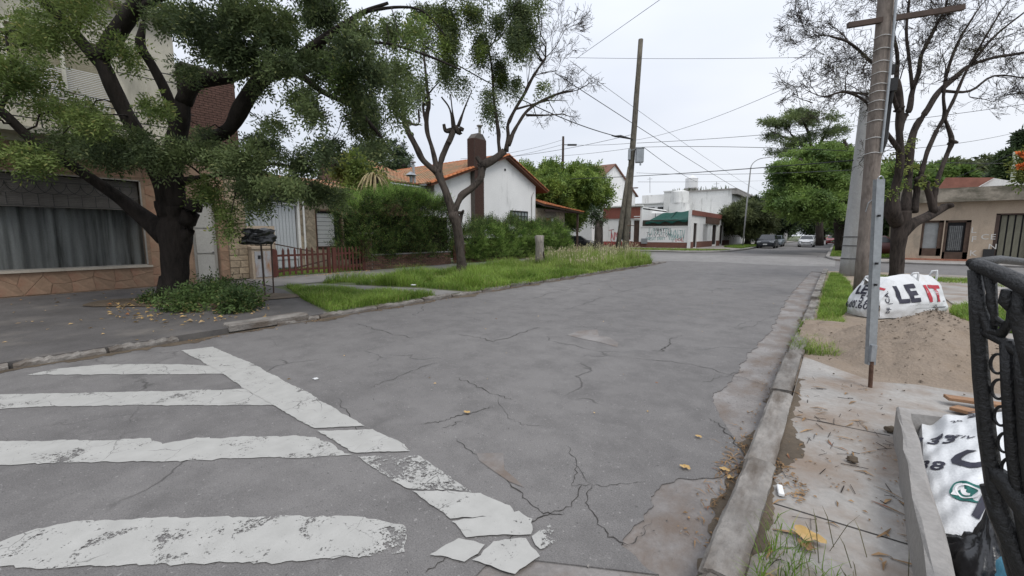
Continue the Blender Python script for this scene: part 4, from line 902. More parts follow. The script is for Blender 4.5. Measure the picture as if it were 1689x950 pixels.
mb = MB(); mb.lathe((FX-.14, 5.1, 1.02), [(.02, 0), (.03, .02), (.02, .05)], 8); mb.build('handle', mChrome, dr)
mb = MB(); mb.bb(FX-.45, FX-.02, -6, 5.6, 3.85, 4.0); mb.bb(FX-.45, FX+.55, -6, 4.4, 4.0, 4.14); mb.build('balcony_slab', mCream, LB)
# upper storey
UX = FX-.2
mb = MB(); wall_openings(mb, 'x', UX-.3, UX, -6, 4.55, 4.14, 7.75, [(1.2, 3.15, 4.9, 6.7), (-3, -1, 4.9, 6.7)]); mb.bb(UX-7, UX-.3, 4.3, 4.55, 3.85, 7.75); mb.build('upper_wall', mCream, LB)
for y0, y1 in ((1.2, 3.15), (-3, -1)):
    mb = MB()
    for k in range(38): mb.box((UX-.1, (y0+y1)/2, 4.93+k*.046), (.02, y1-y0-.1, .038), M=Matrix.Rotation(.3, 3, 'Y'))
    o = mb.build('louvred_shutter', mShutC, LB)
    mb = MB(); mb.bb(UX-.08, UX+.01, y0, y0+.06, 4.9, 6.7); mb.bb(UX-.08, UX+.01, y1-.06, y1, 4.9, 6.7); mb.bb(UX-.08, UX+.01, (y0+y1)/2-.04, (y0+y1)/2+.04, 4.9, 6.7); mb.bb(UX-.08, UX+.01, y0, y1, 6.64, 6.7); mb.build('shutter_frame', M('white_trim', (.6, .58, .5), var=.05), o)
mb = MB(); mb.bb(UX-7.2, UX+.35, -6.2, 4.75, 7.75, 7.92); mb.build('eaves', mCream, LB)
tiled_slope(LB, (UX+.45, -6.2, 7.95), (UX+.45, 4.85, 7.95), (UX-3.2, -6.2, 9.4), (UX-3.2, 4.85, 9.4), mTileOld)
mb = MB()
for z in (4.35, 4.62, 4.9): mb.bar((FX+.45, -5.8, z), (FX+.45, 4.3, z), .025)
for k in range(12): mb.bar((FX+.45, -5.6+k*.9, 4.1), (FX+.45, -5.6+k*.9, 4.9), .025)
mb.build('balcony_railing', mIron, LB)
# dark brick stair tower to the right of the upper storey
mb = MB(); mb.bb(FX-2.6, FX-.42, 4.8, 6.2, 3.87, 6.72); mb.bb(FX-2.7, FX-.3, 4.72, 6.28, 6.72, 6.8)
tw = mb.build('brick_tower', mMortarD, LB)
mb = MB(); bricks(None, None, 'x', FX-.41, 4.8, 6.2, 3.87, 6.7, joined=mb); bricks(None, None, 'y', 4.79, FX-2.6, FX-.42, 3.87, 6.7, joined=mb); tag(mb.build('tower_bricks', mBrickD, tw), kind='stuff')
# stone pillar at its right corner
SP = thing('stone_pillar', (FX, 5.78, .09), 'tall pillar of pale rough stone blocks at the right end of the brown house front', 'pillar')
mb = MB(); mb.bb(FX-.5, FX-.02, 5.5, 6.06, .05, 3.5); mb.build('core', mMortar, SP)
mb = MB(); mb.bb(FX-.55, FX+.04, 5.48, 6.1, 3.5, 3.62); mb.prism([(FX-.5, 3.62), (FX+.0, 3.62), (FX-.25, 3.8)], 'y', 5.52, 6.06); mb.build('cap', mConc, SP)
z = .12; k = 0
while z < 3.42:
    h = rng.uniform(.15, .24); h = min(h, 3.5-z)
    cuts = [5.5, 5.5+rng.uniform(.2, .36), 6.06] if k % 2 == 0 or rng.random() < .4 else [5.5, 6.06]
    for a, b in zip(cuts[:-1], cuts[1:]):
        m2 = MB(); c = (FX, (a+b)/2, z+h/2); m2.box(c, (.05*rng.uniform(.8, 1.6), b-a-.014, h-.014)); me = m2.mesh('stone_block', mBlock, c)
        bm = bmesh.new(); bm.from_mesh(me); bmesh.ops.bevel(bm, geom=bm.edges[:], offset=.01, segments=1, affect='EDGES'); bm.to_mesh(me); bm.free(); link('stone_block', me, SP, c)
    z += h; k += 1
z = .12
while z < 3.4:
    h = rng.uniform(.15, .24); c = (FX-.25, 6.06, z+h/2); m2 = MB(); m2.box(c, (.46, .04, h-.014)); link('stone_block', m2.mesh('stone_block', mBlock, c), SP, c); z += h

# ------------------------------------------------------------------ garage house behind the picket fence
GX = -19.5
GH = thing('garage_house', (GX, 11, .06), 'low stone-faced house with white garage doors behind the red picket fence', 'house')
mb = MB(); wall_openings(mb, 'x', GX-.3, GX-.03, 6.2, 14.0, .02, 3.62, [(7.45, 9.62, .06, 3.35), (10.45, 11.75, 1.05, 2.75), (12.1, 12.9, .1, 2.7)]); mb.bb(GX-7, GX-.3, 13.8, 14.0, .02, 3.62); mb.bb(GX-7, GX-.3, 6.2, 6.4, .02, 3.62)
mb.build('wall', mStoneG, GH)
for reg in ([(9.7, 10.4, .1, 3.58)], [(10.4, 11.8, 2.8, 3.58)], [(10.4, 11.8, .1, 1.0)], [(11.8, 13.9, 2.8, 3.58)], [(11.8, 12.05, .1, 2.8)], [(13, 13.9, .1, 2.8)]): stone_cladding(GH, 'x', GX-.03, reg, .46, mStoneW)
mb = MB(); mb.bb(GX-.34, GX-.3, 7.45, 9.62, .06, 3.35); dk = mb.build('garage_back', mDark, GH)
pm = MB(); pm.box((0, 0, 1.42), (.03, .125, 2.75)); pme = pm.mesh('plank', mGreyW)
for leaf in range(2):
    y0 = 7.5+leaf*1.04; ld = MB(); ld.bb(GX-.2, GX-.17, y0, y0+1.02, .1, 2.88); l_ = ld.build('garage_door', mGreyW, GH)
    for k in range(7): piece('plank', pme, l_, (GX-.155, y0+.08+k*.143, .1))
    mb = MB(); mb.bb(GX-.14, GX-.11, y0, y0+1.02, .5, .6); mb.build('ledge', mGreyW, l_)
mb = MB(); mb.bb(GX-.2, GX-.1, 7.4, 9.64, 2.9, 3.0); mb.bb(GX-.2, GX-.02, 7.38, 7.46, .06, 3.35); mb.bb(GX-.2, GX-.02, 9.6, 9.72, .06, 3.35); mb.build('door_frame', mWhite, GH)
mb = MB(); mb.bb(GX-.24, GX-.2, 7.45, 9.62, 3.0, 3.35); mb.build('dark_transom', mDarkG, GH)
mb = MB()
for k in range(8): mb.box((GX-.14, 10.95, 1.12+k*.2), (.02, .9, .18), M=Matrix.Rotation(.12, 3, 'Y'))
sh = mb.build('white_shutter', mShutW, GH)
mb = MB(); mb.bb(GX-.12, GX-.03, 10.43, 10.5, 1.05, 2.75); mb.bb(GX-.12, GX-.03, 11.68, 11.75, 1.05, 2.75); mb.bb(GX-.12, GX+.03, 10.4, 11.8, .98, 1.05); mb.bb(GX-.12, GX-.03, 10.43, 11.75, 2.7, 2.75); mb.build('window_frame', mDarkW, GH)
mb = MB(); mb.bb(GX-.28, GX-.24, 10.45, 11.75, 1.05, 2.75); mb.bb(GX-.2, GX-.16, 12.1, 12.9, .1, 2.7); mb.build('window_glass', mDarkG, GH)
mb = MB(); mb.bb(GX-.6, GX+.45, 6.1, 14.1, 3.62, 3.74); mb.build('eaves', mDarkW, GH)
tiled_slope(GH, (GX+.5, 6.1, 3.76), (GX+.5, 14.1, 3.76), (GX-5, 6.1, 4.75), (GX-5, 14.1, 4.75), mTileOld)
mb = MB(); mb.tube([(GX+.05, 9.85, .1), (GX+.05, 9.85, 3.6)], .045, 8); mb.build('downpipe', mWhite, GH)

# ------------------------------------------------------------------ picket fence and gate
pk = MB(); pk.prism([(-.038, 0), (.038, 0), (.038, .88), (0, .98), (-.038, .88)], 'x', -.011, .011); pkm = pk.mesh('picket', mRed)
def picket_run(name, label, cat, ya, yb, n, posts):
    t = thing(name, (-15.7, (ya+yb)/2, .1), label, cat); r_ = MB()
    for z in (.28, .82): r_.bb(-15.715, -15.745, ya, yb, z, z+.075)
    r_.build('rail', mRed, t)
    for k in range(n): piece('picket', pkm, t, (-15.7, ya+(k+.5)*(yb-ya)/n, .15+rng.uniform(-.01, .02)), (rng.uniform(-.03, .03), 0, 0))
    for y in posts:
        m2 = MB(); m2.bb(-15.77, -15.69, y-.05, y+.05, .08, 1.1); m2.build('post', mRed, t)
    return t
picket_run('picket_fence', 'red-brown picket fence left of the low gate, beside the white meter box', 'fence', 6.78, 8.95, 10, (6.8, 8.85))
g_ = picket_run('picket_gate', 'low red-brown picket gate next to the brick gatepost and hedge', 'gate', 9.02, 10.42, 9, (9.05, 10.4))
mb = MB(); mb.bar((-15.73, 6.85, 1.28), (-15.73, 8.3, .95), .04); mb.bar((-15.755, 6.85, .25), (-15.755, 8.8, .62), .05); mb.build('brace', mDarkW, g_)
g2 = thing('picket_gate', (-15.7, 15.95, .1), 'small orange-brown garden gate between the dark hedge and the low wall', 'gate')
for k in range(6): piece('picket', pkm, g2, (-15.7, 15.66+k*.12, .12))
mb = MB(); mb.bb(-15.72, -15.75, 15.6, 16.34, .3, .37); mb.bb(-15.72, -15.75, 15.6, 16.34, .8, .87); mb.build('rail', mRed, g2)
# meter box
t = thing('meter_box', (-15.75, 6.3, .1), 'rust-stained white meter cabinet between stone pillar and picket fence', 'meter box')
mb = MB(); mb.bb(-16.0, -15.62, 6.07, 6.7, .08, 1.12); mb.bb(-16.03, -15.58, 6.06, 6.74, 1.12, 1.2); mb.build('housing', mTan, t)
mb = MB(); mb.bb(-15.62, -15.595, 6.15, 6.4, .16, 1.04); mb.bb(-15.62, -15.595, 6.42, 6.66, .16, 1.04); bx = mb.build('door', mMetalR, t)
mb = MB(); mb.bb(-15.595, -15.585, 6.24, 6.33, .78, .9); mb.build('meter_window', mDark, bx)
mb = MB(); mb.bb(-16.3, -15.95, 6.07, 7.0, .08, 1.9); tag(mb.build('side_wall', mTan, None), 'short rendered wall behind the meter box joining the pillar', 'wall')
# litter basket on a pole with black bags
pb = gr(437, 487, .08)
t = thing('rubbish_basket', tuple(pb), 'raised basket on a thin rusty pole holding black bags by the meter box', 'rubbish basket')
bt = pt(430, 398, fdepth(pb)); mb = MB(); mb.tube([pb, bt-Vector((0, 0, .1))], .022, 7); mb.tube([pb+Vector((-.2, .3, 0)), bt+Vector((-.25, .35, 0))], .018, 6); mb.build('pole', mDarkW, t)
mb = MB()
for a in (-.28, 0, .28): mb.tube([bt+Vector((a-.05, -.2, .1)), bt+Vector((a, -.12, -.1)), bt+Vector((a, .12, -.1)), bt+Vector((a+.05, .25, .1))], .01, 5)
mb.build('basket', mIron, t)
def sack(name, mat, c, r, seed, label=None, cat=None, amp=.25, parent=None, sub=36, top=None, group=None):
    c = Vector(c)
    def fn(u, v):
        th = 2*math.pi*u; ph = math.pi*v; d = Vector((math.sin(ph)*math.cos(th), math.sin(ph)*math.sin(th), -math.cos(ph)))
        k = 1+amp*noise.noise(d*1.6+Vector((seed, 0, 0)))*1.5+amp*.45*noise.noise(d*4.5+Vector((0, seed, 0)))+amp*.25*abs(noise.noise(d*9+Vector((0, 0, seed))))
        if top and v > .8: k *= 1-(v-.8)*1.2; d = d+Vector((0, 0, (v-.8)*top))
        return c+Vector((d.x*r[0]*k, d.y*r[1]*k, max(-r[2]*.85, d.z*r[2]*k)))
    mb = MB(); mb.grid(fn, sub, sub//2, True); o = mb.build(name, mat, parent, smooth=True)
    if label: tag(o, label, cat, group)
    return o
pk1 = pt(427, 392, fdepth(pb)); s_ = sack('rubbish_bag', mBagB, pk1, (.26, .34, .2), 3, 'shiny black rubbish bags heaped in the raised basket', 'rubbish bag', .5, top=.6)

# ------------------------------------------------------------------ low brick walls with hedges
WX = -15.75
def lowwall(y0, y1, z1, label, parts, mat, cap=True):
    t = thing('garden_wall', (WX, (y0+y1)/2, .08), label, 'wall'); mb = MB(); mb.bb(WX-.2, WX-.02, y0, y1, .05, z1); mb.build('core', mMortarD, t)
    if parts == 1: bricks(t, bmY, 'x', WX-.018, y0, y1, .1, z1)
    elif parts == 2:
        j = MB(); bricks(None, None, 'x', WX-.018, y0, y1, .1, z1, joined=j); tag(j.build('bricks', mBrick, t), kind='stuff')
    if cap: mb = MB(); mb.bb(WX-.23, WX+.03, y0, y1, z1, z1+.05); mb.build('coping', mConc, t)
    return t
lowwall(10.75, 15.5, .72, 'low weathered brick wall under the tall dark hedge', 1, mBrick)
lowwall(16.9, 26.6, .78, 'long low brown wall under the bright green hedge', 2, mBrickD)
def gatepost(y, h, label):
    t = thing('gatepost', (WX, y, .08), label, 'gatepost'); mb = MB(); mb.bb(WX-.32, WX+.02, y-.2, y+.2, .05, h); mb.build('core', mMortar, t)
    bricks(t, bmY, 'x', WX+.03, y-.2, y+.2, .1, h); mb = MB(); mb.bb(WX-.36, WX+.1, y-.26, y+.26, h, h+.07); mb.build('cap', mConc, t)
    bricks(t, bmX, 'y', y-.2, WX-.32, WX+.02, .1, h)
gatepost(10.62, 1.62, 'brick gatepost with pale cap between the red gate and the tall hedge')
gatepost(16.62, 1.1, 'short brick gatepost with dark cap behind the pruned tree')
def hedge(label, x0, x1, y0, y1, z0, z1, mat, mat2, n, L, Wd, fr=.28, seed=0, top=.3):
    t = thing('hedge', ((x0+x1)/2, (y0+y1)/2, z0), label, 'hedge')
    def f(x, y, z): return .5*noise.noise(Vector((x*.8+seed, y*.8, z*1.0)))+.26*noise.noise(Vector((x*2.4, y*2.4+seed, z*2.4)))+.2*noise.noise(Vector((x*5, y*5+seed, z*5)))
    mb = MB(); mb.bb(x0+.25, x1-.28, y0+.4, y1-.4, z0, z1-.85); core = mb.build('dark_core', mat_core, t)  # plain dark box filling the hedge behind its leaves
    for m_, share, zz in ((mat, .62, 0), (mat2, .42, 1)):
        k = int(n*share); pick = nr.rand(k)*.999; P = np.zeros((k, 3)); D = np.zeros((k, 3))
        for i in range(k):
            s = pick[i]
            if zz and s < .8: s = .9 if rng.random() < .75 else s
            if s < .62: p = (x1, y0+(y1-y0)*nr.rand(), z0+(z1-z0)*nr.rand()**.9); d = (1, 0, .35)
            elif s < .74: p = (x0+(x1-x0)*nr.rand(), y0, z0+(z1-z0)*nr.rand()); d = (0, -1, .35)
            elif s < .80: p = (x0+(x1-x0)*nr.rand(), y1, z0+(z1-z0)*nr.rand()); d = (0, 1, .3)
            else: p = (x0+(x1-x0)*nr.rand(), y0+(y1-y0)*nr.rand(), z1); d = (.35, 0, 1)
            hz_ = (p[2]-z0)/(z1-z0); e_ = min(p[1]-y0, y1-p[1]); p = (p[0], p[1], p[2]-hz_*(.75*max(0, 1-e_/.8)**2+(.2+.32*math.sin(p[1]*1.9+.4) if seed == 5 else .14*math.sin(p[1]*2.3))))
            o = f(*p)-.1; edge_ = max(0, p[2]-(z1-.4))*.5
            P[i] = np.array(p)+np.array(d)*o-np.array([edge_*d[0], edge_*d[1], 0])-np.array(d)*abs(nr.normal())*.12+np.array([0, 0, .25*max(0, noise.noise(Vector((p[0]*1.7, p[1]*1.7, seed))))*(p[2] > z1-.5)]); D[i] = d
        ax = unit(D*.7+nr.normal(size=(k, 3))*.45+np.array([0, 0, .15+zz*top])); out = []
        sd = unit(np.cross(ax, nr.normal(size=(k, 3)))); ln = fr*(.6+.8*nr.rand(k, 1))*(1+.5*zz)
        for j in range(8):
            t_ = (j+.6)/8; side = (1 if j % 2 else -1) if j < 7 else 0; b = P+ax*ln*t_; ld = unit(sd*side*.8+ax); w = unit(np.cross(ld, np.cross(sd, ax)+nr.normal(size=(k, 3))*.3))*Wd*.5
            ll = L*(.6+.7*nr.rand(k, 1))*(1.1-t_*.5); out.append(np.stack([b, b+ld*ll*.5+w, b+ld*ll, b+ld*ll*.5-w], 1))
        quads_mesh('foliage', np.concatenate(out), m_, t)
    return t
mat_core = M('hedge_dark_core', (.03, .032, .018), rough=1, var=.4, scale=9, bump=.6, bscale=30, spec=.05)
hedge('tall dark conifer hedge with bright feathery top beside the red gate', -17.7, -15.6, 10.2, 15.8, .5, 3.3, lfH, lfHb, 9500, .1, .03, .34, 1, 1.0)  # brighter leaves gathered on top put the highlight into the colour
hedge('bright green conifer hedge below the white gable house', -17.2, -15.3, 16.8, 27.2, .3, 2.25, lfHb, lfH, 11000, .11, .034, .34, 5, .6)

# ------------------------------------------------------------------ white gable house
HX = -19.5
WH = thing('gable_house', (HX, 23, .06), 'white gable house with orange tile roof behind the bright hedge', 'house')
yl, ya, yr = 17.75, 24.7, 29.0; zl, za, zr = 4.72, 7.2, 5.45
mb = MB(); mb.prism([(yl+.15, .05), (yr-.3, .05), (yr-.3, zr-.02), (ya, za-.1), (yl+.15, zl-.02)], 'x', HX-.25, HX)
mb.prism([(yl+.15, .05), (yr-.3, .05), (yr-.3, zr-.02), (ya, za-.1), (yl+.15, zl-.02)], 'x', HX-12.5, HX-12.2)
mb.bb(HX-12.2, HX-.25, yl+.15, yl+.4, .05, zl-.05); mb.bb(HX-12.2, HX-.25, yr-.55, yr-.3, .05, zr-.05); mb.build('wall', mWhite, WH)
def slab(mb, a, b, c, d, th): # a,b eave pts; c,d top
    a, b, c, d = map(Vector, (a, b, c, d)); n = (b-a).cross(d-a).normalized(); n = n if n.z > 0 else -n
    mb.add([a, b, c, d, a-n*th, b-n*th, c-n*th, d-n*th], [(0, 1, 2, 3), (7, 6, 5, 4), (0, 4, 5, 1), (1, 5, 6, 2), (2, 6, 7, 3), (3, 7, 4, 0)])
OX = HX+.42
sl_ = (za-zl)/(ya-yl); sr_ = (za-zr)/(yr-ya)
mb = MB(); slab(mb, (OX, yl-.5, zl-.5*sl_), (HX-12.8, yl-.5, zl-.5*sl_), (HX-12.8, ya, za), (OX, ya, za), .12); slab(mb, (OX, yr+.9, zr-.9*sr_), (HX-12.8, yr+.9, zr-.9*sr_), (HX-12.8, ya, za), (OX, ya, za), .12)
rf = mb.build('roof', M('roof_underside_wood', (.14, .06, .035), var=.2), WH)
tiled_slope(rf, (HX-12.8, yl-.55, zl-.53*sl_+.02), (OX, yl-.55, zl-.53*sl_+.02), (HX-12.8, ya, za+.02), (OX, ya, za+.02), mTileOld, wt=.23)
tiled_slope(rf, (HX-12.8, yr+.95, zr-.95*sr_+.02), (OX, yr+.95, zr-.95*sr_+.02), (HX-12.8, ya, za+.02), (OX, ya, za+.02), mTile, wt=.23)
vt = tile_mesh(.46, .17, .085, mTile)
def verge(y0, z0, y1, z1, n, x):
    a = math.atan2(z1-z0, y1-y0); L = math.hypot(y1-y0, z1-z0)
    for k in range(n):
        t_ = k/n; o = piece('verge_tile', vt, WH, (x, y0+(y1-y0)*t_, z0+(z1-z0)*t_+.04))
        d = Vector((0, math.cos(a), math.sin(a))); X_ = -d; Y_ = Vector((1, 0, 0)); Z_ = X_.cross(Y_); 
        if Z_.z < 0: Y_ = -Y_; Z_ = X_.cross(Y_)
        o.rotation_euler = Matrix((X_, Y_, Z_)).transposed().to_euler(); o.scale = (1, 1.15+rng.uniform(-.04, .04), 1.25)
for xx in (OX-.02, OX-.24): verge(yl-.55, zl-.55*sl_, ya, za, 21, xx)
for xx in (OX-.02, OX-.24): verge(yr+.95, zr-.95*sr_, ya, za, 14, xx)
for k in range(30):
    o = piece('ridge_tile', vt, WH, (OX-.05-k*.42, ya, za+.05)); o.scale = (1, 1.3, 1.2)
# window and air vent on the gable
mb = MB(); mb.bb(HX-.02, HX+.012, 25.35, 27.65, 2.2, 3.4); wn = mb.build('window', mDark, WH)
mb = MB(); mb.bb(HX+.014, HX+.02, 25.42, 27.58, 2.27, 3.33); mb.build('pane', M('net_curtained_pane', (.26, .29, .29), rough=.25, var=.12, scale=2), wn)
mb = MB()
for k in range(6): mb.bar((HX+.05, 25.45+k*.42, 2.2), (HX+.05, 25.45+k*.42, 3.36), .035)
for z in (2.5, 3.0, 3.33): mb.bar((HX+.05, 25.4, z), (HX+.05, 27.6, z), .035)
mb.build('bars', mIron, wn)
mb = MB(); mb.tube([(HX-.05, 24.75, 6.25), (HX+.03, 24.75, 6.25)], .09, 12); mb.build('vent_hole', mDark, WH)
mb = MB(); mb.tube([(HX+.06, 28.1, 1), (HX+.06, 28.1, 4.6), (HX+.1, 28.3, 4.9)], .03, 6); mb.build('cable_conduit', mConc, WH)
mb = MB(); mb.bb(HX-12, HX+.1, yl-.62, yl-.5, zl-.75*sl_, zl-.45*sl_); mb.build('gutter', mMetal, WH)
# chimney
CB = thing('chimney', (HX+.2, 21.65, .06), 'tall brick chimney with pointed shoulders on the white gable wall', 'chimney')
c0, c1_ = 21.1, 22.0
mb = MB(); mb.bb(HX, HX+.36, c0, c1_, .05, 6.2); mb.prism([(c0-.16, 5.95), (c1_+.12, 5.95), (c1_+.12, 7.75), (c1_-.22, 8.12), (c0+.2, 8.12), (c0-.16, 7.75)], 'x', HX-.1, HX+.5); mb.build('stack', mMortarD, CB)
j = MB(); bricks(None, None, 'x', HX+.37, c0, c1_, .8, 5.9, joined=j); bricks(None, None, 'x', HX+.51, c0-.15, c1_+.1, 6.0, 7.75, joined=j); bricks(None, None, 'y', c0-.17, HX-.1, HX+.5, 6.0, 7.75, joined=j); tag(j.build('bricks', mBrickD, CB), kind='stuff')
mb = MB(); mb.lathe((HX+.3, 21.7, 8.1), [(.09, 0), (.08, .45), (.2, .55), (.2, .6), (.05, .62)], 10); mb.build('chimney_pot', mConc, CB)
mb = MB(); mb.tube([(HX-.6, 22.6, 6.3), (HX-.6, 22.6, 8.9)], .018, 5); mb.tube([(HX-.6, 22.3, 8.75), (HX-.6, 22.95, 8.95)], .012, 4); tag(mb.build('antenna', mIron, None), 'thin metal aerial just right of the brick chimney', 'antenna')
# left wing
LW = thing('house_wing', (-20.2, 14, .06), 'low wing of the gable house with mossy tile roof above the dark hedge', 'house')
mb = MB(); mb.bb(-27, -20.6, 14.4, 17.7, .05, 4.45); mb.prism([(-20.6, 4.4), (-27, 4.4), (-25.6, 6.5)], 'y', 14.4, 14.6); mb.build('wall', M('brown_brick_wall', (.14, .075, .055), var=.3, scale=6), LW)
mb = MB(); slab(mb, (-20.0, 14.2, 4.5), (-20.0, 17.5, 4.5), (-25.6, 17.5, 6.6), (-25.6, 14.2, 6.6), .1); mb.build('roof', mDarkW, LW)
tiled_slope(LW, (-19.95, 14.2, 4.53), (-19.95, 17.4, 4.53), (-25.6, 14.2, 6.64), (-25.6, 17.4, 6.64), mTileOld, wt=.23)
mb = MB(); mb.tube([(-19.85, 14.2, 4.42), (-19.85, 17.45, 4.36)], .06, 8); mb.build('gutter', mMetal, LW)
p_ = pt(678, 288, 23); mb = MB(); mb.lathe(p_-Vector((0, 0, .4)), [(.09, 0), (.09, .3), (.3, .36), (.05, .55)], 12); tag(mb.build('roof_vent', mMetal, None), 'small pale mushroom vent on the mossy tile roof', 'roof vent')
p_ = pt(684, 292, 23); mb = MB(); mb.tube([p_-Vector((0, 0, .3)), p_+Vector((-.1, 0, .75))], .07, 8); mb.lathe(p_+Vector((-.1, 0, .75)), [(.15, 0), (.15, .05), (.02, .1)], 10); tag(mb.build('flue_pipe', mMetalR, None), 'leaning metal flue pipe beside the mushroom vent on the roof', 'flue')
# porch
PO = thing('porch', (HX, 31, .06), 'stone porch with small orange tiled roof and red door right of the gable', 'porch')
mb = MB(); wall_openings(mb, 'x', HX-.3, HX-.03, 28.75, 33.4, .05, 3.75, [(30.25, 31.9, .1, 3.0)]); mb.build('wall', mMortar, PO)
stone_cladding(PO, 'x', HX-.03, [(28.78, 30.2, .1, 3.7)], .42, mStoneW); stone_cladding(PO, 'x', HX-.03, [(31.95, 33.3, .1, 3.7)], .5, mStoneW)
mb = MB(); mb.bb(HX-.25, HX-.2, 30.25, 31.35, .1, 3.0); mb.build('door', mRedDoor, PO)
mb = MB(); mb.bb(HX-.25, HX-.2, 31.35, 31.9, .1, 3.0); mb.build('side_panel', mWhite, PO)
mb = MB(); slab(mb, (HX+.9, 28.7, 3.95), (HX+.9, 35.2, 3.6), (HX-1.5, 35.2, 4.1), (HX-1.5, 28.7, 4.75), .12); mb.build('roof', mDarkW, PO)
tiled_slope(PO, (HX+.95, 28.7, 3.98), (HX+.95, 35.2, 3.62), (HX-1.5, 28.7, 4.8), (HX-1.5, 35.2, 4.15), mTile, wt=.24)
mb = MB(); mb.bb(HX+.5, HX+.65, 34.6, 34.75, .05, 3.6); mb.bb(HX+.5, HX+.65, 29.2, 34.75, 3.5, 3.62); mb.build('timber_post', mDarkW, PO)
# ------------------------------------------------------------------ across the side street
def text_mesh(s, size=1.0, bold=0.0, squash=1.0):
    cu = bpy.data.curves.new('lettering', 'FONT'); cu.body = s; cu.size = size; cu.offset = bold; cu.resolution_u = 3; cu.space_character = 1.12; cu.align_x = 'CENTER'; cu.align_y = 'CENTER'
    o = bpy.data.objects.new('tmp', cu); COL.objects.link(o); dg = bpy.context.evaluated_depsgraph_get(); me = bpy.data.meshes.new_from_object(o.evaluated_get(dg))
    bm = bmesh.new(); bm.from_mesh(me); bmesh.ops.triangulate(bm, faces=bm.faces)
    for _ in range(2):
        le = [e for e in bm.edges if e.calc_length() > size*.09]
        if le: bmesh.ops.subdivide_edges(bm, edges=le, cuts=1); bmesh.ops.triangulate(bm, faces=[f for f in bm.faces if len(f.verts) > 3])
    V = [(v.co.x*squash, v.co.y) for v in bm.verts]; F = [[v.index for v in f.verts] for f in bm.faces]; bm.free()
    bpy.data.objects.remove(o); bpy.data.meshes.remove(me); return V, F
def letter(name, s, size, fn, mat, parent, bold=0, squash=1.0):
    V, F = text_mesh(s, size, bold, squash); mb = MB(); mb.add([fn(u, v) for u, v in V], F); return mb.build(name, mat, parent, fix=False)
def strokes(mb, fn, segs, w):
    for sg in segs:
        for (a, b) in zip(sg[:-1], sg[1:]):
            d = Vector((b[0]-a[0], b[1]-a[1])); L = d.length
            if L < 1e-5: continue
            n = Vector((-d.y, d.x))/L*w/2; e = d/L*w*.3
            mb.add([fn(a[0]-e.x-n.x, a[1]-e.y-n.y), fn(b[0]+e.x-n.x, b[1]+e.y-n.y), fn(b[0]+e.x+n.x, b[1]+e.y+n.y), fn(a[0]-e.x+n.x, a[1]-e.y+n.y)], [(0, 1, 2, 3)])
def scribble(u0, u1, v0, v1, n, seed):
    r_ = random.Random(seed); out = []; w = (u1-u0)/n
    for i in range(n):
        x = u0+i*w; k = r_.choice('OUVNSEIT'); a, b = x+w*.12, x+w*.85; m = (v0+v1)/2
        if k == 'O': g = [(a, m), ((a+b)/2, v1), (b, m), ((a+b)/2, v0), (a, m)]
        elif k == 'U': g = [(a, v1), (a, v0), (b, v0), (b, v1)]
        elif k == 'V': g = [(a, v1), ((a+b)/2, v0), (b, v1)]
        elif k == 'N': g = [(a, v0), (a, v1), (b, v0), (b, v1)]
        elif k == 'S': g = [(b, v1), (a, v1), (a, m), (b, m), (b, v0), (a, v0)]
        elif k == 'E': g = [(b, v1), (a, v1), (a, m), (b*.9+a*.1, m), (a, m), (a, v0), (b, v0)]
        elif k == 'I': g = [((a+b)/2, v1), ((a+b)/2, v0)]
        else: g = [(a, v1), (b, v1), ((a+b)/2, v1), ((a+b)/2, v0)]
        j = w*.1; out.append([(p[0]+r_.uniform(-j, j), p[1]+r_.uniform(-j, j)*1.5) for p in g])
    return out
SY = 50.0
def fy(y): return lambda u, v: (u, y, v)
# shop with red fascia
A = thing('fascia_shop', (-21.2, SY, .1), 'white shop with red fascia and dark shopfront behind the leaning wooden pole', 'shop')
mb = MB(); wall_openings(mb, 'y', SY, SY+.3, -27.2, -18.7, .1, 4.95, [(-21.6, -20.0, 1.0, 3.3), (-19.65, -18.95, .15, 3.3), (-26.9, -23.9, .15, 3.2)]); mb.bb(-27.2, -18.7, SY+.3, SY+9, 4.6, 4.75); mb.bb(-18.95, -18.7, SY+.3, SY+9, .1, 4.9); mb.build('wall', mWhite, A)
mb = MB(); mb.bb(-23.6, -18.9, SY-.12, SY-.003, 3.55, 4.85); mb.build('fascia', mFascia, A)
mb = MB(); mb.bb(-24, -18.6, SY-.3, SY+.3, 4.95, 5.1); mb.build('parapet_cap', mWhite2, A)
mb = MB(); mb.bb(-21.6, -20.0, SY+.12, SY+.16, 1.0, 3.3); wn = mb.build('window', mDarkG, A)
mb = MB(); mb.bb(-21.6, -21.5, SY+.05, SY+.12, 1, 3.3); mb.bb(-20.85, -20.75, SY+.05, SY+.12, 1, 3.3); mb.bb(-20.1, -20, SY+.05, SY+.12, 1, 3.3); mb.build('window_frame', mDarkW, wn)
mb = MB(); mb.bb(-19.65, -18.95, SY+.12, SY+.16, .15, 3.3); mb.build('door', mDarkW, A)
mb = MB(); mb.bb(-27.2, -18.7, SY-.03, SY-.003, .1, .75); mb.build('dado', mDado, A)
gt = MB(); gt.bb(-26.9, -23.9, SY+.1, SY+.16, .15, 3.2); gg = gt.build('diagonal_board_gate', mWhite, A)
gb = MB(); gb.bar((-.45, 0, -.45), (.45, 0, .45), .03, .09); gbm = gb.mesh('slat', M('grey_gate_slat', (.3, .3, .3), var=.05))
for i in range(7):
    for k in range(6):
        if i*.45+.45 < 3: piece('slat', gbm, gg, (-26.6+i*.42, SY+.09, .6+k*.44), None, (.5, 1, .5))
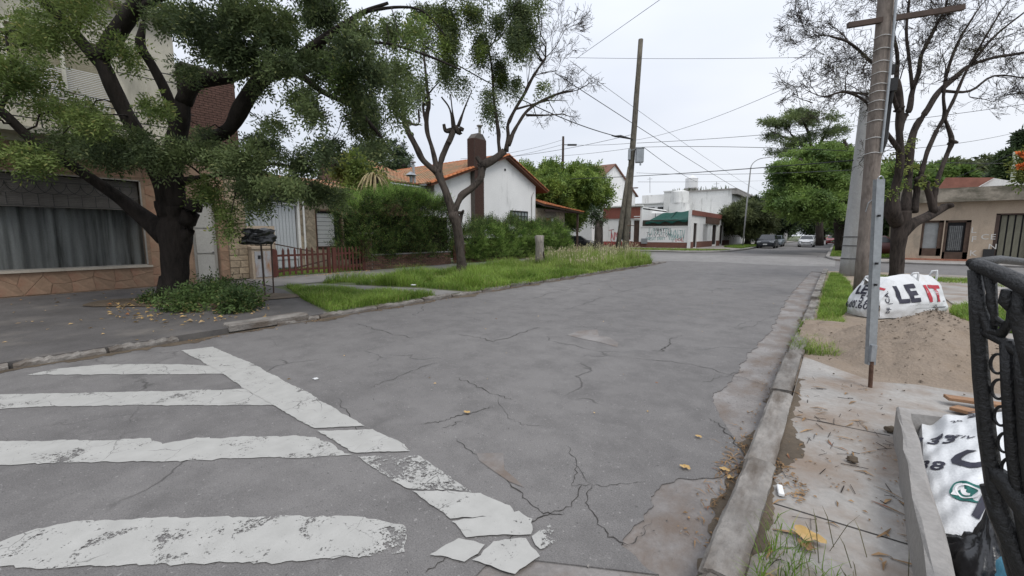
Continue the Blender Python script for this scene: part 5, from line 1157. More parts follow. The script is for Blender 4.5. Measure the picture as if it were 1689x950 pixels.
mb = MB(); strokes(mb, fy(SY-.034), scribble(-22.6, -19.9, .9, 1.9, 5, 3)+scribble(-23.4, -19.8, .35, .8, 8, 4)+scribble(-22.9, -20.1, 1.2, 2.2, 3, 9), .06); mb.build('red_graffiti', mRedG, A)
mb = MB(); mb.bb(-20.2, -19.2, SY-.05, SY-.002, 4.05, 4.2); mb.bb(-19.6, -18.9, SY-.16, SY-.121, 3.7, 3.8); mb.bb(-19.6, -18.9, SY-.16, SY-.121, 3.45, 3.54); mb.build('sign_stripes', mWhite, A)
mb = MB(); mb.bb(-18.6, -17.9, SY-.2, SY-.04, .55, 1.15); B_ = mb.build('gas_meter_box', mMetal, None); tag(B_, 'grey meter grille low on the graffiti wall near the pole', 'meter box')
# graffiti yard wall
G = thing('graffiti_wall', (-16, SY, .1), 'white yard wall covered in teal and black graffiti under the green canopy', 'wall')
mb = MB(); mb.bb(-18.7, -13.35, SY, SY+.25, .1, 2.5); mb.build('wall', mWhite, G)
mb = MB(); mb.bb(-18.75, -13.3, SY-.03, SY-.003, .1, .72); mb.build('dado', mDado, G)
mb = MB(); mb.bb(-18.75, -13.3, SY-.05, SY+.3, 2.5, 2.58); mb.build('coping', mWhite2, G)
fg = fy(SY-.006)
mb = MB(); strokes(mb, fg, scribble(-18.1, -15.2, 1.35, 1.85, 9, 11)+scribble(-16.9, -15.2, 2.0, 2.3, 5, 13), .035); mb.build('black_graffiti', mBlkP, G)
letter('black_graffiti', 'HAST', .5, lambda u, v: (-16.6+u, SY-.007, 2.12+v), mBlkP, G, .0)
mb = MB(); strokes(mb, fg, scribble(-15.6, -13.6, 1.25, 2.1, 5, 21)+scribble(-15.5, -13.6, 1.0, 1.6, 6, 22)+scribble(-18.2, -15.8, 1.0, 1.3, 9, 25)+scribble(-17.8, -15.2, 1.6, 2.3, 6, 29), .045); mb.build('teal_graffiti', mTeal, G)
mb = MB(); strokes(mb, fg, scribble(-14.8, -13.7, .85, 1.2, 3, 31), .05); mb.build('red_graffiti', mRedG, G)
# canopy over the yard
K = thing('green_canopy', (-16, SY+1.5, 2.6), 'sagging green shade cloth canopy above the graffiti wall', 'canopy')
def cf(u, v): x = -18.2+4.9*u; y = SY-.1+3.2*v; return (x+(.9*v if u < .5 else .0)*(1-u), y, 3.15+.05*math.sin(u*17)+1.15*v+.22*(u-.5)-.22*math.sin(math.pi*v)*math.sin(math.pi*u))
mb = MB(); mb.grid(cf, 24, 8); mb.grid(lambda u, v: (cf(u, 0)[0], cf(u, 0)[1]-.02, cf(u, 0)[2]-(.18+.1*math.sin(u*23))*v), 24, 1)
mb.build('cloth', mGreenC, K, smooth=True)
mb = MB(); mb.bb(-18.6, -13.4, SY+.1, SY+.16, 2.6, 3.3); mb.build('dark_screen', M('dark_brown_screen', (.05, .045, .035), var=.2), K)
mb = MB()
for x in (-18.1, -15.8, -13.45): mb.bar((x, SY+.2, 2.5), (x, SY+.2, 3.3), .06); mb.bar((x, SY+3, 2.5), (x, SY+3, 4.2), .06)
mb.build('frame_posts', mIron, K)
# corner shop
C = thing('corner_shop', (-13, 58, .1), 'single storey white corner shop with dark doors and brown dado', 'shop')
CXX = -13.0
mb = MB(); wall_openings(mb, 'x', CXX-.3, CXX, SY-.15, 71, .1, 4.3, [(50.9, 52.4, .15, 2.9), (55.2, 57.4, .8, 2.85), (60, 62.4, .3, 2.85), (64.4, 66.2, .3, 2.9), (68.3, 69.6, 1.1, 2.9)]); mb.bb(-13.35, -13.3, SY-.15, SY+.1, .1, 4.3); mb.bb(-19, CXX-.3, SY+3.4, SY+3.6, .1, 4.25); mb.bb(-19, CXX-.3, SY+3.6, 71, 4.1, 4.25); mb.build('wall', mWhite, C)
mb = MB(); mb.bb(CXX+.003, CXX+.05, SY-.1, 50.9, .1, .8); mb.bb(CXX+.003, CXX+.05, 52.4, 60, .1, .8); mb.bb(CXX+.003, CXX+.05, 62.4, 64.4, .1, .8); mb.bb(CXX+.003, CXX+.05, 66.2, 71, .1, .8); mb.build('dado', mDado, C)
mb = MB(); mb.bb(CXX+.003, CXX+.12, SY-.1, 71, 3.75, 4.3); mb.build('fascia', mFascia, C)
mb = MB(); mb.bb(CXX+.003, CXX+.14, 56.2, 63.4, 2.95, 3.7); mb.build('shop_sign_board', M('brown_sign_board', (.10, .06, .045), var=.15), C)
for y0, y1, z0, z1 in ((50.9, 52.4, .15, 2.9), (60, 62.4, .3, 2.85), (64.4, 66.2, .3, 2.9)):
    mb = MB(); mb.bb(CXX-.2, CXX-.15, y0, y1, z0, z1); d_ = mb.build('door', mDark, C)
    mb = MB(); mb.bb(CXX-.15, CXX-.1, y0, y0+.15, z0, z1); mb.bb(CXX-.15, CXX-.1, y1-.15, y1, z0, z1); mb.bb(CXX-.15, CXX-.1, (y0+y1)/2-.06, (y0+y1)/2+.06, z0, z1); mb.build('door_frame', mDarkW, d_)
for y0, y1, z0, z1 in ((55.2, 57.4, .8, 2.85), (68.3, 69.6, 1.1, 2.9)):
    mb = MB(); mb.bb(CXX-.2, CXX-.15, y0, y1, z0, z1); d_ = mb.build('window', mDarkG, C)
    mb = MB()
    for k in range(7): mb.bar((CXX-.05, y0+.1+k*(y1-y0-.2)/6, z0), (CXX-.05, y0+.1+k*(y1-y0-.2)/6, z1), .05)
    mb.build('bars', mWhite, d_)
# two storey white building with water tanks
T = thing('two_storey_building', (-15.5, 66, .1), 'big blank white two storey building with streaked parapet behind the corner shop', 'building')
mb = MB(); mb.bb(-27, -13.0, 72, 86, .1, 8.2); mb.bb(-19.5, -13.02, 71.2, 72, .1, 8.25); mb.build('wall', mWhite2, T)
mb = MB(); mb.bb(-19.6, -12.4, 71, 86.2, 8.25, 8.45); mb.bb(-13.02, -12.3, 71, 86.2, 7.6, 8.3); mb.build('cornice', mConc, T)
for y0, y1 in ((73.5, 76), (79, 82)):
    mb = MB(); mb.bb(-13.05, -12.96, y0, y1, 4.9, 6.8); w_ = mb.build('window', mDarkG, T)
mb = MB(); mb.bb(-12.99, -12.6, 72.2, 86, 4.4, 4.6); mb.build('ledge', mConc, T)
mb = MB(); mb.bb(-28, -19.6, 70, 72, .1, 6.6); mb.bb(-28.2, -19.5, 69.8, 72, 6.6, 6.75); mb.build('lower_annexe', mWhite, T)
for x in (-25.6, -23.6): 
    mb = MB(); mb.bb(x, x+1.5, 69.96, 70.02, 5.4, 6.05); mb.build('window', mDarkG, T)
mb = MB(); mb.bb(-22.4, -19.6, 69.2, 72, 4, 8.3); mb.bb(-22.5, -19.5, 69.1, 72, 8.3, 8.45); mb.build('tank_tower', mWhite2, T)
mb = MB(); mb.bb(-21.6, -20.6, 69.16, 69.21, 5.2, 6.0); mb.build('window', mDarkG, T)
mb = MB()
for k in range(60): x = -22+rng.random()*8.5; y = 71.2+rng.random()*.6; mb.tube([(x, y, 8.3), (x+rng.uniform(-.2, .2), y, 8.55+rng.random()*.55)], [.12*rng.random()+.02, .02], 5)
tag(mb.build('rooftop_weeds', lfO, T), kind='stuff')
k_ = thing('water_tank', (-19.2, 72.5, 8.4), 'round white water tank with conical lid on the building roof', 'water tank')
mb = MB(); mb.lathe((-19.2, 72.5, 8.9), [(.9, 0), (.95, .1), (.95, 1.5), (.98, 1.55), (.2, 2.1)], 18); mb.build('tank', mPlas, k_)
mb = MB(); mb.bb(-20.1, -18.3, 71.7, 73.3, 8.45, 8.9); mb.build('stand', mConc, k_)
k_ = thing('water_tank', (-18.9, 68, 4.3), 'lower round white tank against the blank wall beside the canopy', 'water tank')
mb = MB(); mb.lathe((-19.2, 66.5, 6.2), [(1.2, 0), (1.25, .1), (1.25, 1.7), (.6, 1.9)], 18); mb.build('tank', mWhite2, k_)
mb = MB(); mb.bb(-20.4, -18.0, 65.4, 67.6, 4.26, 6.2); mb.build('stand', mWhite2, k_)
for (px, py0, py1, lb) in ((1072, 318, 292, 'thin aerial left of the conical water tank'), (1182, 312, 300, 'short aerial on the cornice of the big white building')):
    a = pt(px, py0, 68); b = pt(px, py1, 68); mb = MB(); mb.tube([a, b], .03, 4); mb.tube([b-Vector((.4, 0, .3)), b+Vector((.4, 0, -.3))], .02, 4); tag(mb.build('antenna', mIron, None), lb, 'antenna')
# brown roofed tall white house
B = thing('brown_roof_house', (-26, 58, .1), 'tall white gabled house with brown tiled roof rising behind the round tree', 'house')
BX = -24.0
q = [atx(a, b, BX) for a, b in ((978, 306), (1013, 272), (1048, 322))]
mb = MB(); mb.prism([(q[0].y, .1), (q[2].y, .1), (q[2].y, q[2].z), (q[1].y, q[1].z), (q[0].y, q[0].z)], 'x', BX-10, BX); mb.build('wall', mWhite, B)
mb = MB(); s0 = (q[1].z-q[0].z)/(q[1].y-q[0].y); slab(mb, (BX+.25, q[0].y-.6, q[0].z-.6*s0+.15), (BX-10.4, q[0].y-.6, q[0].z-.6*s0+.15), (BX-10.4, q[1].y, q[1].z+.15), (BX+.25, q[1].y, q[1].z+.15), .14)
s1 = (q[1].z-q[2].z)/(q[2].y-q[1].y); slab(mb, (BX+.25, q[2].y+.6, q[2].z-.6*s1+.15), (BX-10.4, q[2].y+.6, q[2].z-.6*s1+.15), (BX-10.4, q[1].y, q[1].z+.15), (BX+.25, q[1].y, q[1].z+.15), .14); mb.build('roof', mTileB, B)
# orange framed door house left of the round tree trunk gap
t = thing('garden_pavilion', (-24.5, 48, .1), 'small house front with orange window frame and dark eave behind the hedge end', 'house')
mb = MB(); mb.bb(-31, -26.5, 49.5, 52, .1, 3.9); mb.build('wall', mWhite2, t)
mb = MB(); mb.bb(-30.4, -27.2, 49.42, 49.49, .8, 3.4); f_ = mb.build('orange_frame', M('orange_frame', (.42, .17, .09), var=.1), t)
mb = MB(); mb.bb(-29.9, -27.7, 49.38, 49.415, 1.0, 3.1); mb.build('pane', mPlas, f_)
mb = MB(); mb.bb(-32, -25.5, 48.6, 52, 3.9, 4.15); mb.build('eave', mDark, t)
# small houses further along the left side
def little_house(label, x0, x1, y0, y1, h, wm, rm, ridge=1.6, nwin=2):
    t = thing('far_house', ((x0+x1)/2, y0, .1), label, 'house'); mb = MB(); mb.bb(x0, x1, y0, y1, .1, h); mb.build('wall', wm, t)
    mb = MB(); ym = (y0+y1)/2; mb.prism([(y0-.5, h), (y1+.5, h), (ym, h+ridge)], 'x', x0-.4, x1+.4); mb.build('roof', rm, t)
    for k in range(nwin):
        mb = MB(); yy = y0+1+k*(y1-y0-3)/max(1, nwin-1) if nwin > 1 else ym
        mb.bb(x1+.002, x1+.03, yy, yy+1.4, 1, 2.3); mb.build('window', mDarkG, t)
        mb = MB(); xx = x0+1.2+k*2.6; mb.bb(xx, xx+1.4, y0-.03, y0-.002, 1, 2.3); mb.build('window', mDarkG, t)
    return t
little_house('small far house with orange roof beyond the parked dark cars', -16, -10.8, 100, 108, 3.1, mWhite2, mTile, 1.8)
little_house('low pale far house next to the orange roofed one', -15, -10.5, 116, 126, 3.0, mCream, mTileOld, 1.4)
little_house('pale far house at the right side behind the oncoming cars', 4, 12, 96, 106, 3.4, mCream, mTileR, 1.5)

# ------------------------------------------------------------------ right: flat roofed shop across the side street
RY = 35.0
RB = thing('flat_roof_shop', (6, RY, .1), 'old flat-roofed tan shop with stained parapet and white spray letters at the right', 'shop')
def rx(px, py=380): return aty(px, py, RY).x
def rz(px, py): return aty(px, py, RY).z
x0, xL, xR = rx(1490), rx(1507), 16
h1 = 2.42
dl = [(rx(1520), rx(1556), .35, h1), (rx(1558), rx(1601), .15, h1), (rx(1640), rx(1700), .15, 2.75)]
mb = MB(); wall_openings(mb, 'y', RY, RY+.3, x0, xR, .1, 3.5, dl); mb.bb(x0, x0+.25, RY+.3, RY+9, .1, 3.5); mb.bb(x0, xR, RY+.3, RY+9, 3.3, 3.45); mb.build('wall', mTan, RB)
mb = MB(); mb.bb(x0-.3, xR, RY-.45, RY+.35, 3.5, 4.22); mb.bb(x0-.35, xR, RY-.5, RY+.4, 3.44, 3.52); mb.build('parapet_band', mCapDirty, RB)
for k, (a, b, z0, z1) in enumerate(dl[:2]):
    mb = MB(); mb.bb(a, b, RY+.2, RY+.24, z0, z1); w_ = mb.build('shop_window' if k == 0 else 'door', M('frosted_pane', (.3, .31, .31), rough=.3, var=.15, scale=3) if k == 0 else mDark, RB)
    mb = MB(); m_ = .12
    for A_ in ((a, b, z0, z0+.45), (a, b, z1-m_, z1), (a, a+m_, z0, z1), (b-m_*1.6, b, z0, z1)): mb.bb(A_[0], A_[1], RY+.08, RY+.15, A_[2], A_[3])
    mb.build('timber_frame', M('worn_brown_timber', (.09, .06, .045), var=.25, scale=4), w_)
    if k == 1:
        mb = MB(); mb.bb(a+.2, b-.3, RY+.16, RY+.19, .7, 2.1); mb.build('pane', M('dusty_pane', (.25, .26, .26), rough=.3, var=.3, scale=6), w_)
        mb = MB()
        for j in range(8): mb.bar((a+.22+j*(b-a-.5)/7, RY+.12, .7), (a+.22+j*(b-a-.5)/7, RY+.12, 2.1), .02)
        mb.build('grille', mIron, w_)
mb = MB(); mb.bb(x0, rx(1610), RY-.35, RY-.01, .08, .2); mb.build('doorstep', M('terracotta_step', (.33, .14, .09), var=.2), RB)
a, b = dl[2][:2]; mb = MB(); mb.bb(a, b, RY+.22, RY+.26, .15, 2.75); d_ = mb.build('wide_door', mDark, RB)
sm = MB(); sm.box((0, 0, 1.25), (.2, .03, 2.4)); sme = sm.mesh('board', M('green_grey_board', (.17, .165, .125), var=.2, scale=3, st=(3, 3, .5)))
for j in range(5): piece('board', sme, d_, (a+.35+j*.27, RY+.18, .2))
mb = MB(); mb.bb(a-.02, a+.16, RY+.02, RY+.14, .12, 2.8); mb.bb(a, b, RY+.02, RY+.14, 2.68, 2.8); mb.build('door_frame', mDarkW, d_)
for ch, px, py in (('L', 1606, 380), ('F', 1606, 395), ('K', 1605, 418)): letter('spray_letters', ch, .44, (lambda c: (lambda u, v: (c[0]+u, RY-.012, c[1]+v)))((rx(px, py), rz(px, py))), mWhiteP, RB, .0, 1.1)
for ch, px, py, s_ in (('CE', 1630, 391, .42), ('N', 1637, 407, .42)): letter('spray_letters', ch, s_, (lambda c: (lambda u, v: (c[0]+u, RY-.012, c[1]+v)))((rx(px, py), rz(px, py))), mWhiteP, RB, .0, 1.1)
mb = MB(); mb.bb(rx(1626), rx(1645), RY-.06, RY-.01, .35, .8); mb.build('vent_grille', mIron, RB)
# red tiled house behind
t = thing('red_roof_house', (8, 44, .1), 'house with red tiled roof and white gable showing above the flat shop', 'house')
q = [aty(a, b, 46) for a, b in ((1540, 320), (1560, 293), (1640, 293), (1580, 322), (1680, 312))]
mb = MB(); slab(mb, q[0], (q[3].x+.3, 46, q[3].z), q[2], q[1], .1); mb.build('roof', mTileR, t)
mb = MB(); mb.add([(q[3].x, 46.05, q[3].z-.4), (q[2].x, 46.05, q[2].z-.02), (q[4].x+3, 46.05, q[4].z-.5), (q[4].x+3, 46.05, .1), (q[0].x, 46.05, .1), (q[0].x, 46.05, q[0].z-.4),
   (q[3].x, 54, q[3].z-.4), (q[2].x, 54, q[2].z-.02), (q[4].x+3, 54, q[4].z-.5), (q[4].x+3, 54, .1), (q[0].x, 54, .1), (q[0].x, 54, q[0].z-.4)], [(0, 1, 2, 3, 4, 5), (11, 10, 9, 8, 7, 6)]+[(i, (i+1) % 6, 6+(i+1) % 6, 6+i) for i in range(6)]); mb.build('wall', mWhite, t)
# ------------------------------------------------------------------ poles and street furniture
def pole_leaning(name, label, base, top, r0, r1, mat, cat='utility pole', n=14, wob=.1):
    t = thing(name, tuple(base), label, cat); mb = MB(); b = Vector(base); e = Vector(top)
    mb.tube([b-Vector((0, 0, .1))]+[b.lerp(e, k/8) for k in range(1, 9)], [r0+(r1-r0)*k/8 for k in range(9)], n, wob=wob); mb.build('shaft', mat, t, smooth=True); return t
# leaning wooden pole with transformer at the verge corner
zp = .08
PBs = Vector((-9.9, 23.9, zp)); d_p = fdepth(PBs); PT = pt(1057, 65, d_p+.2)
P1 = pole_leaning('utility_pole', 'leaning grey-green wooden pole with a grey transformer box, in tall grass at the verge corner', PBs, PT, .2, .13, mPoleG)
e2 = pt(1042, 240, d_p+.1); mb = MB(); b2 = pt(1016, 432, d_p-.1); mb.tube([b2, b2.lerp(e2, .3), b2.lerp(e2, .6), b2.lerp(e2, .82)], [.15, .14, .12, .07], 10, wob=.15); mb.build('brace_stub', mPoleG, P1, smooth=True)
mb = MB(); q = pt(1036, 385, d_p)
for py, px in ((398, 1036), (372, 1038), (310, 1045)):
    q = pt(px, py, d_p); mb.tube([q+Vector((math.cos(a)*.26, math.sin(a)*.22, 0)) for a in np.linspace(0, 6.283, 13)], .018, 5, cap=False)
mb.build('wire_binding', mRust, P1)
tc_ = pt(1055, 257, d_p-.2); mb = MB(); mb.box(tc_, (.42, .4, .74), rz=.5); mb.box(tc_+Vector((0, 0, .4)), (.46, .44, .06), rz=.5); mb.tube([tc_+Vector((.1, -.1, -.55)), tc_+Vector((.1, -.1, -.37))], .05, 8); mb.build('transformer_box', mMetal, P1, bevel=.01)
tl_ = pt(1038, 255, d_p-.1); mb = MB(); mb.box(tl_, (.12, .3, .6), rz=.5); mb.tube([tl_+Vector((0, 0, .2)), tc_+Vector((0, 0, .45)), tc_], .02, 5); mb.build('side_box', mMetal, P1, bevel=.008)
mb = MB(); a = pt(1018, 225, d_p-.2); mb.tube([a+Vector((-.35, 0, .1)), a+Vector((-.1, 0, .02)), a+Vector((.15, .1, 0)), pt(1045, 230, d_p)], [.02, .05, .075, .03], 8, wob=.5); mb.build('cable_splice', mIron, P1)
# concrete and wooden poles at the right kerb
cb = gr(1397, 454, .1); dc = fdepth(cb)
P2 = thing('utility_pole', tuple(cb), 'tapering pale concrete pole just left of the wooden one, with a few black bands', 'utility pole')
ct = pt(1432, 150, dc); mb = MB(); dv = (ct-cb)

mb2 = [cb+dv*(k/10) for k in range(11)]; mb.tube(mb2, [.25-.07*k/10 for k in range(11)], 12, wob=.03); mb.build('shaft', mPoleC, P2, smooth=True)
for py in (388, 403, 425):
    k = (454-py)/(454-150); c = cb+dv*k; r = .255-.07*k; mb = MB(); mb.tube([c+Vector((math.cos(a)*r, math.sin(a)*r, 0)) for a in np.linspace(0, 6.283, 17)], .016, 5, cap=False); mb.build('black_band', mIron, P2)
wb = gr(1420, 489, .1); dw = fdepth(wb); wt = pt(1468, -80, dw)
P3 = pole_leaning('utility_pole', 'thick brown wooden pole with crossarm and metal conduit, rising out of the frame', wb, wt, .165, .145, mPoleW, wob=.08)
dv = (wt-wb)
def onw(py, off=0): k = (489-py)/(489+80); return wb+dv*k
mb = MB(); a_, b_ = pt(1398, 42, dw+.05), pt(1590, 12, dw-.3); mb.bar(a_, b_, .09, .11); mb.build('crossarm', mDarkW, P3)
mb = MB(); mb.tube([onw(240)+Vector((.14, -.12, 0)), onw(120)+Vector((.17, -.12, 0)), onw(-60)+Vector((.17, -.12, 0))], .026, 8); mb.build('conduit', mMetal, P3)
for py in (240, 215, 187, 170, 155, 140, 128, 110, 92, 72, 52):
    c = onw(py); mb = MB(); mb.tube([c+Vector((math.cos(a)*.165, math.sin(a)*.165, .01*math.sin(a*3))) for a in np.linspace(0, 6.283, 15)], .008, 4, cap=False); mb.build('steel_strap', mPlas, P3)
mb = MB(); mb.box(onw(130)+Vector((.25, .05, 0)), (.16, .16, .28)); mb.box(onw(105)+Vector((.2, .05, 0)), (.12, .12, .2)); mb.tube([onw(130)+Vector((.25, .05, -.1)), onw(160)+Vector((.22, .1, 0)), onw(220)+Vector((.2, .12, 0)), onw(260)+Vector((.1, .16, 0))], [.04, .05, .05, .02], 6, wob=.5); mb.build('junction_box', mIron, P3)
mb = MB(); c = onw(332); mb.tube([c+Vector((-.05, -.17, -.1)), c+Vector((-.02, -.19, .1)), c+Vector((.08, -.18, .22)), c+Vector((.16, -.13, .1)), c+Vector((.17, -.1, -.4))], .01, 5); mb.build('looped_wire', mMetal, P3)
# small steel post in the sand
pbs = gr(1436, 638, .12); dm = fdepth(pbs); tpm = pt(1453, 290, dm)
P4 = thing('steel_post', tuple(pbs), 'slim grey channel steel post standing at the near edge of the sand heap', 'post')
d = (tpm-pbs); lo = pbs+d*.13
def channel(mb, a, b, w, dp, th=.006):
    d = (b-a).normalized(); r = Vector((math.cos(YAW), math.sin(YAW), 0)); f = d.cross(r).normalized()
    for cc, ww, hh in ((Vector((0, 0, 0)), w, th), (r*(w/2-th/2)+f*dp/2, th, dp), (-r*(w/2-th/2)+f*dp/2, th, dp)):
        Mx = Matrix((r, d, f)).transposed(); mb.box((a+b)/2+cc, (ww, (b-a).length, hh), M=Mx)
r_ = Vector((math.cos(YAW), math.sin(YAW), 0))
mb = MB(); channel(mb, lo-d*.02, pbs+d*.985, .076, .04); mb.tube([pbs+d*.98-r_*.03, pbs+d*.995-r_*.017, pbs+d*1.0, pbs+d*.995+r_*.017, pbs+d*.98+r_*.03], .006, 5); mb.build('channel', mMetal, P4)
mb = MB(); mb.tube([pbs-Vector((0, 0, .1)), pbs+d*.2], .018, 8); mb.build('rusty_rod', mRust, P4)
mb = MB(); mb.box(pbs+d*.17-Vector((0, .01, 0)), (.05, .04, .16), rz=YAW); mb.build('base_bracket', mMetal, P4)
mb = MB()
for k in (.82, .6, .5): q = pbs+d*k; mb.box(q+Vector((.0, -.02, 0)), (.016, .02, .02), rz=YAW)
mb.build('bolt_holes', mDark, P4)
# street lamps, far poles
def lamp(label, base, h, armlen, dirx, r=.09):
    t = thing('street_lamp', tuple(base), label, 'street lamp'); b = Vector(base); mb = MB(); lean = Vector((.25, .3, 0))
    pts = [b, b+Vector((0, 0, h*.5))+lean*.5, b+Vector((0, 0, h*.88))+lean]
    for k in range(1, 7): a = k/6*math.pi/2; pts.append(b+lean+Vector((dirx*(1-math.cos(a))*h*.12, 0, h*.88+math.sin(a)*h*.1)))
    pts.append(pts[-1]+Vector((dirx*armlen, 0, .05))); mb.tube(pts, [r]*2+[r*.75]+[r*.5]*7, 8); mb.build('pole', mPoleC, t, smooth=True)
    e = pts[-1]; mb = MB(); mb.box(e+Vector((dirx*.4, 0, 0)), (.9, .3, .16), taper=.7); mb.build('lamp_head', mMetal, t, bevel=.03)
lb_ = Vector((-9.3, 59.5, .1)); lamp('tall pale curved street lamp rising in front of the corner tree', lb_, 10.8, 1.6, 1)
t = thing('utility_pole', tuple(pt(929, 300, 44)), 'dark thin pole with lamp head standing behind the round tree', 'utility pole')
q0 = pt(929, 225, 44); mb = MB(); mb.tube([Vector((q0.x, q0.y, .1)), q0], [.16, .11], 8); mb.build('pole', mDarkW, t)
q1 = pt(936, 239, 44); q2 = pt(951, 239, 44); mb = MB(); mb.tube([Vector((q0.x, q0.y, q1.z)), q1], .03, 5); mb.bar(q1, q2, .25, .14); mb.build('lamp_head', mIron, t)
b_ = gr(1294, 396.5, .1); b_ = pt(1294, 394, 80); t = pole_leaning('concrete_post', 'pale leaning concrete post far down the street past the dark cars', Vector((b_.x, b_.y, .1)), pt(1305, 335, 80), .35, .22, mPoleC, 'post', 8, .02)
b_ = pt(1667, 430, 31.5); t = thing('utility_pole', (b_.x, b_.y, .1), 'pale pole with red and white band before the flat-roofed shop', 'utility pole')
mb = MB(); tp_ = pt(1676, 250, 31.5); mb.tube([Vector((b_.x-.25, b_.y, .1)), tp_], [.19, .15], 10); mb.build('shaft', M('pale_green_pole', (.36, .38, .3), var=.15, stain=(.2, .2, .16), sstr=(3, 3, .6)), t, smooth=True)
bc = Vector((b_.x-.25, b_.y, .1)).lerp(tp_, .2)
for k, m_ in ((.27, mFascia), (.325, mPlas)):
    c = Vector((b_.x-.25, b_.y, .1)).lerp(tp_, k); mb = MB(); mb.tube([c, c+Vector((0, 0, .27))], .2, 12); mb.build('painted_band', m_, t)
c = Vector((b_.x-.25, b_.y, .1)).lerp(tp_, .42); mb = MB(); mb.box(c, (.45, .35, .22)); mb.build('bracket', mIron, t)
# wires
def wire(label, a, b, sag, r=.012, mat=None, n=18):
    a, b = Vector(a), Vector(b); pts = [a.lerp(b, k/n)+Vector((0, 0, -sag*4*(k/n)*(1-k/n))) for k in range(n+1)]
    mb = MB(); mb.tube(pts, r, 4); tag(mb.build('overhead_wire', mat or mWire, None), label, 'wire', 'overhead wires')
dpole = d_p
WR = [
 ('thin wire rising to the top edge from the bare twigs', (1092, -3, 9), (950, 97, 12), 0, .006, 1),
 ('level thin wire crossing the sky left of the wooden pole', (940, 95, 14), (1440, 92, 12.5), .05, .006, 1),
 ('thin slanting wire crossing the leaning pole at mid height', (940, 100, 18), (1260, 320, 60), .3, .01, 1),
 ('thick cable running from the leafy crown to the pole splice', (700, 75, 15), (1018, 225, dpole-.2), .35, .022, 0),
 ('cable passing behind the leaning pole down toward the lamp', (915, 120, 19), (1250, 330, 70), .2, .018, 0),
 ('long sagging wire from leaning pole to the wooden pole', (1042, 232, dpole), (1455, 70, dw), .35, .009, 1),
 ('level cable right of the transformer toward the right tree', (1050, 236, dpole), (1689, 172, 22), .25, .012, 0),
 ('lower level cable across to the concrete pole', (1048, 243, dpole), (1420, 250, dc), -.1, .012, 0),
 ('heavy dark cable sagging to the concrete pole at branch height', (940, 295, 34), (1412, 264, dc), .1, .02, 0),
 ('thin pale wire between the poles below the transformer', (1050, 285, dpole), (1410, 280, dc), .12, .009, 1),
 ('cable from pole splice left to the roof chimney', (1042, 222, dpole), (800, 262, 30), .2, .012, 0),
 ('second cable from the dark pole to the leaning pole', (930, 238, 44), (1045, 236, dpole), .1, .012, 0),
 ('thin wire leaving the dark thin pole to the left', (929, 230, 44), (760, 262, 36), .3, .014, 1),
 ('lower thin wire leaving the dark thin pole to the left', (929, 238, 44), (700, 278, 34), .3, .014, 1),
 ('drop cable from transformer slanting down to the graffiti wall', (1062, 243, dpole), (1150, 300, 60), .2, .016, 0),
 ('cable running right past the pollarded tree to the edge', (1430, 262, dc), (1700, 268, 30), .1, .014, 0),
 ('upper thin wire right of the pollarded tree', (1440, 250, dc), (1700, 212, 28), .2, .01, 0),
 ('slanting wire crossing the sky at the right edge', (1600, 140, 22), (1700, 190, 22), .02, .01, 1),
 ('wire rising to the right across the red roof', (1530, 312, 36), (1700, 240, 34), .05, .015, 0),
 ('thin wire left from the leaning pole over the brown roof', (1050, 243, dpole), (900, 258, 40), .1, .012, 1),
 ('lowest pale wire running over the white buildings', (1052, 300, dpole), (1300, 296, 60), .1, .01, 1),
 ('wire crossing the upper house front behind the big tree', (0, 55, 12), (305, 128, 12.5), .05, .014, 0),
 ('second wire crossing the upper house front behind branches', (0, 70, 12), (305, 140, 12.5), .08, .012, 0),
 ('lower wire crossing the house front under the balcony', (-10, 120, 11), (320, 190, 12), .1, .010, 0)]
for lb, a, b, sg, r, pale in WR: wire(lb, pt(*a), pt(*b), sg, r, mWire2 if pale else mWire)

# ------------------------------------------------------------------ other trees
round_tree('round_tree', 'dense bright green round tree right of the white gable house', (-23.5, 36.5, .1), .35, 2.6, (-23.5, 37.5, 5.5), (5.0, 7.5, 3.2), 64, 1.35, lfR, mBark3, 330, .3, .11, stem=.6, droop=.3)
mStumpP = barkmat('pale_dead_wood', (.10, .088, .078), (.30, .275, .24), 6)
def stump(label, base, h, r, seed, lean=(0, 0), bm_=None):
    t = thing('tree_stump', tuple(base), label, 'tree stump'); b = Vector(base); mb = MB()
    mb.tube([b-Vector((0, 0, .05)), b+Vector((lean[0]*.3, lean[1]*.3, h*.3)), b+Vector((lean[0]*.7, lean[1]*.7, h*.75)), b+Vector((lean[0], lean[1], h*.97)), b+Vector((lean[0], lean[1], h))], [r*1.25, r, r*.95, r*.9, r*.6], 14, wob=.5)
    mb.build('trunk', bm_ or mBark2, t, smooth=True, fix=False)
    mb = MB(); mb.tube([b+Vector((r*.9, 0, 0)), b+Vector((r*.8+lean[0], 0, h*.6)), b+Vector((r*.5+lean[0], lean[1], h*.9))], [r*.4, r*.3, r*.12], 8, wob=.5); mb.build('bark_strip', mBark3, t, smooth=True)
    return t
sb = pt(893, 433, fdepth(Vector((-11.6, 17.8, 0)))); stump('pale weathered stump before the bright hedge', Vector((sb.x, sb.y, .07)), 1.5, .22, 1, (-.15, 0), mStumpP)
sb = pt(987, 431, fdepth(Vector((-11.2, 22.8, 0)))); t = stump('tall dark brown stump with leafy sprouts left of the leaning pole', Vector((sb.x, sb.y, .07)), 2.35, .24, 2, (-.05, 0))
cl = [(sb.x-.05+rng.uniform(-.4, .3), sb.y, 2.5+rng.uniform(-.1, .5), .3, .3, .25, 1) for k in range(6)]; quads_mesh('sprouts', sprays(cl, 30, 7, .14, .05, .3, .3), lfD, t)
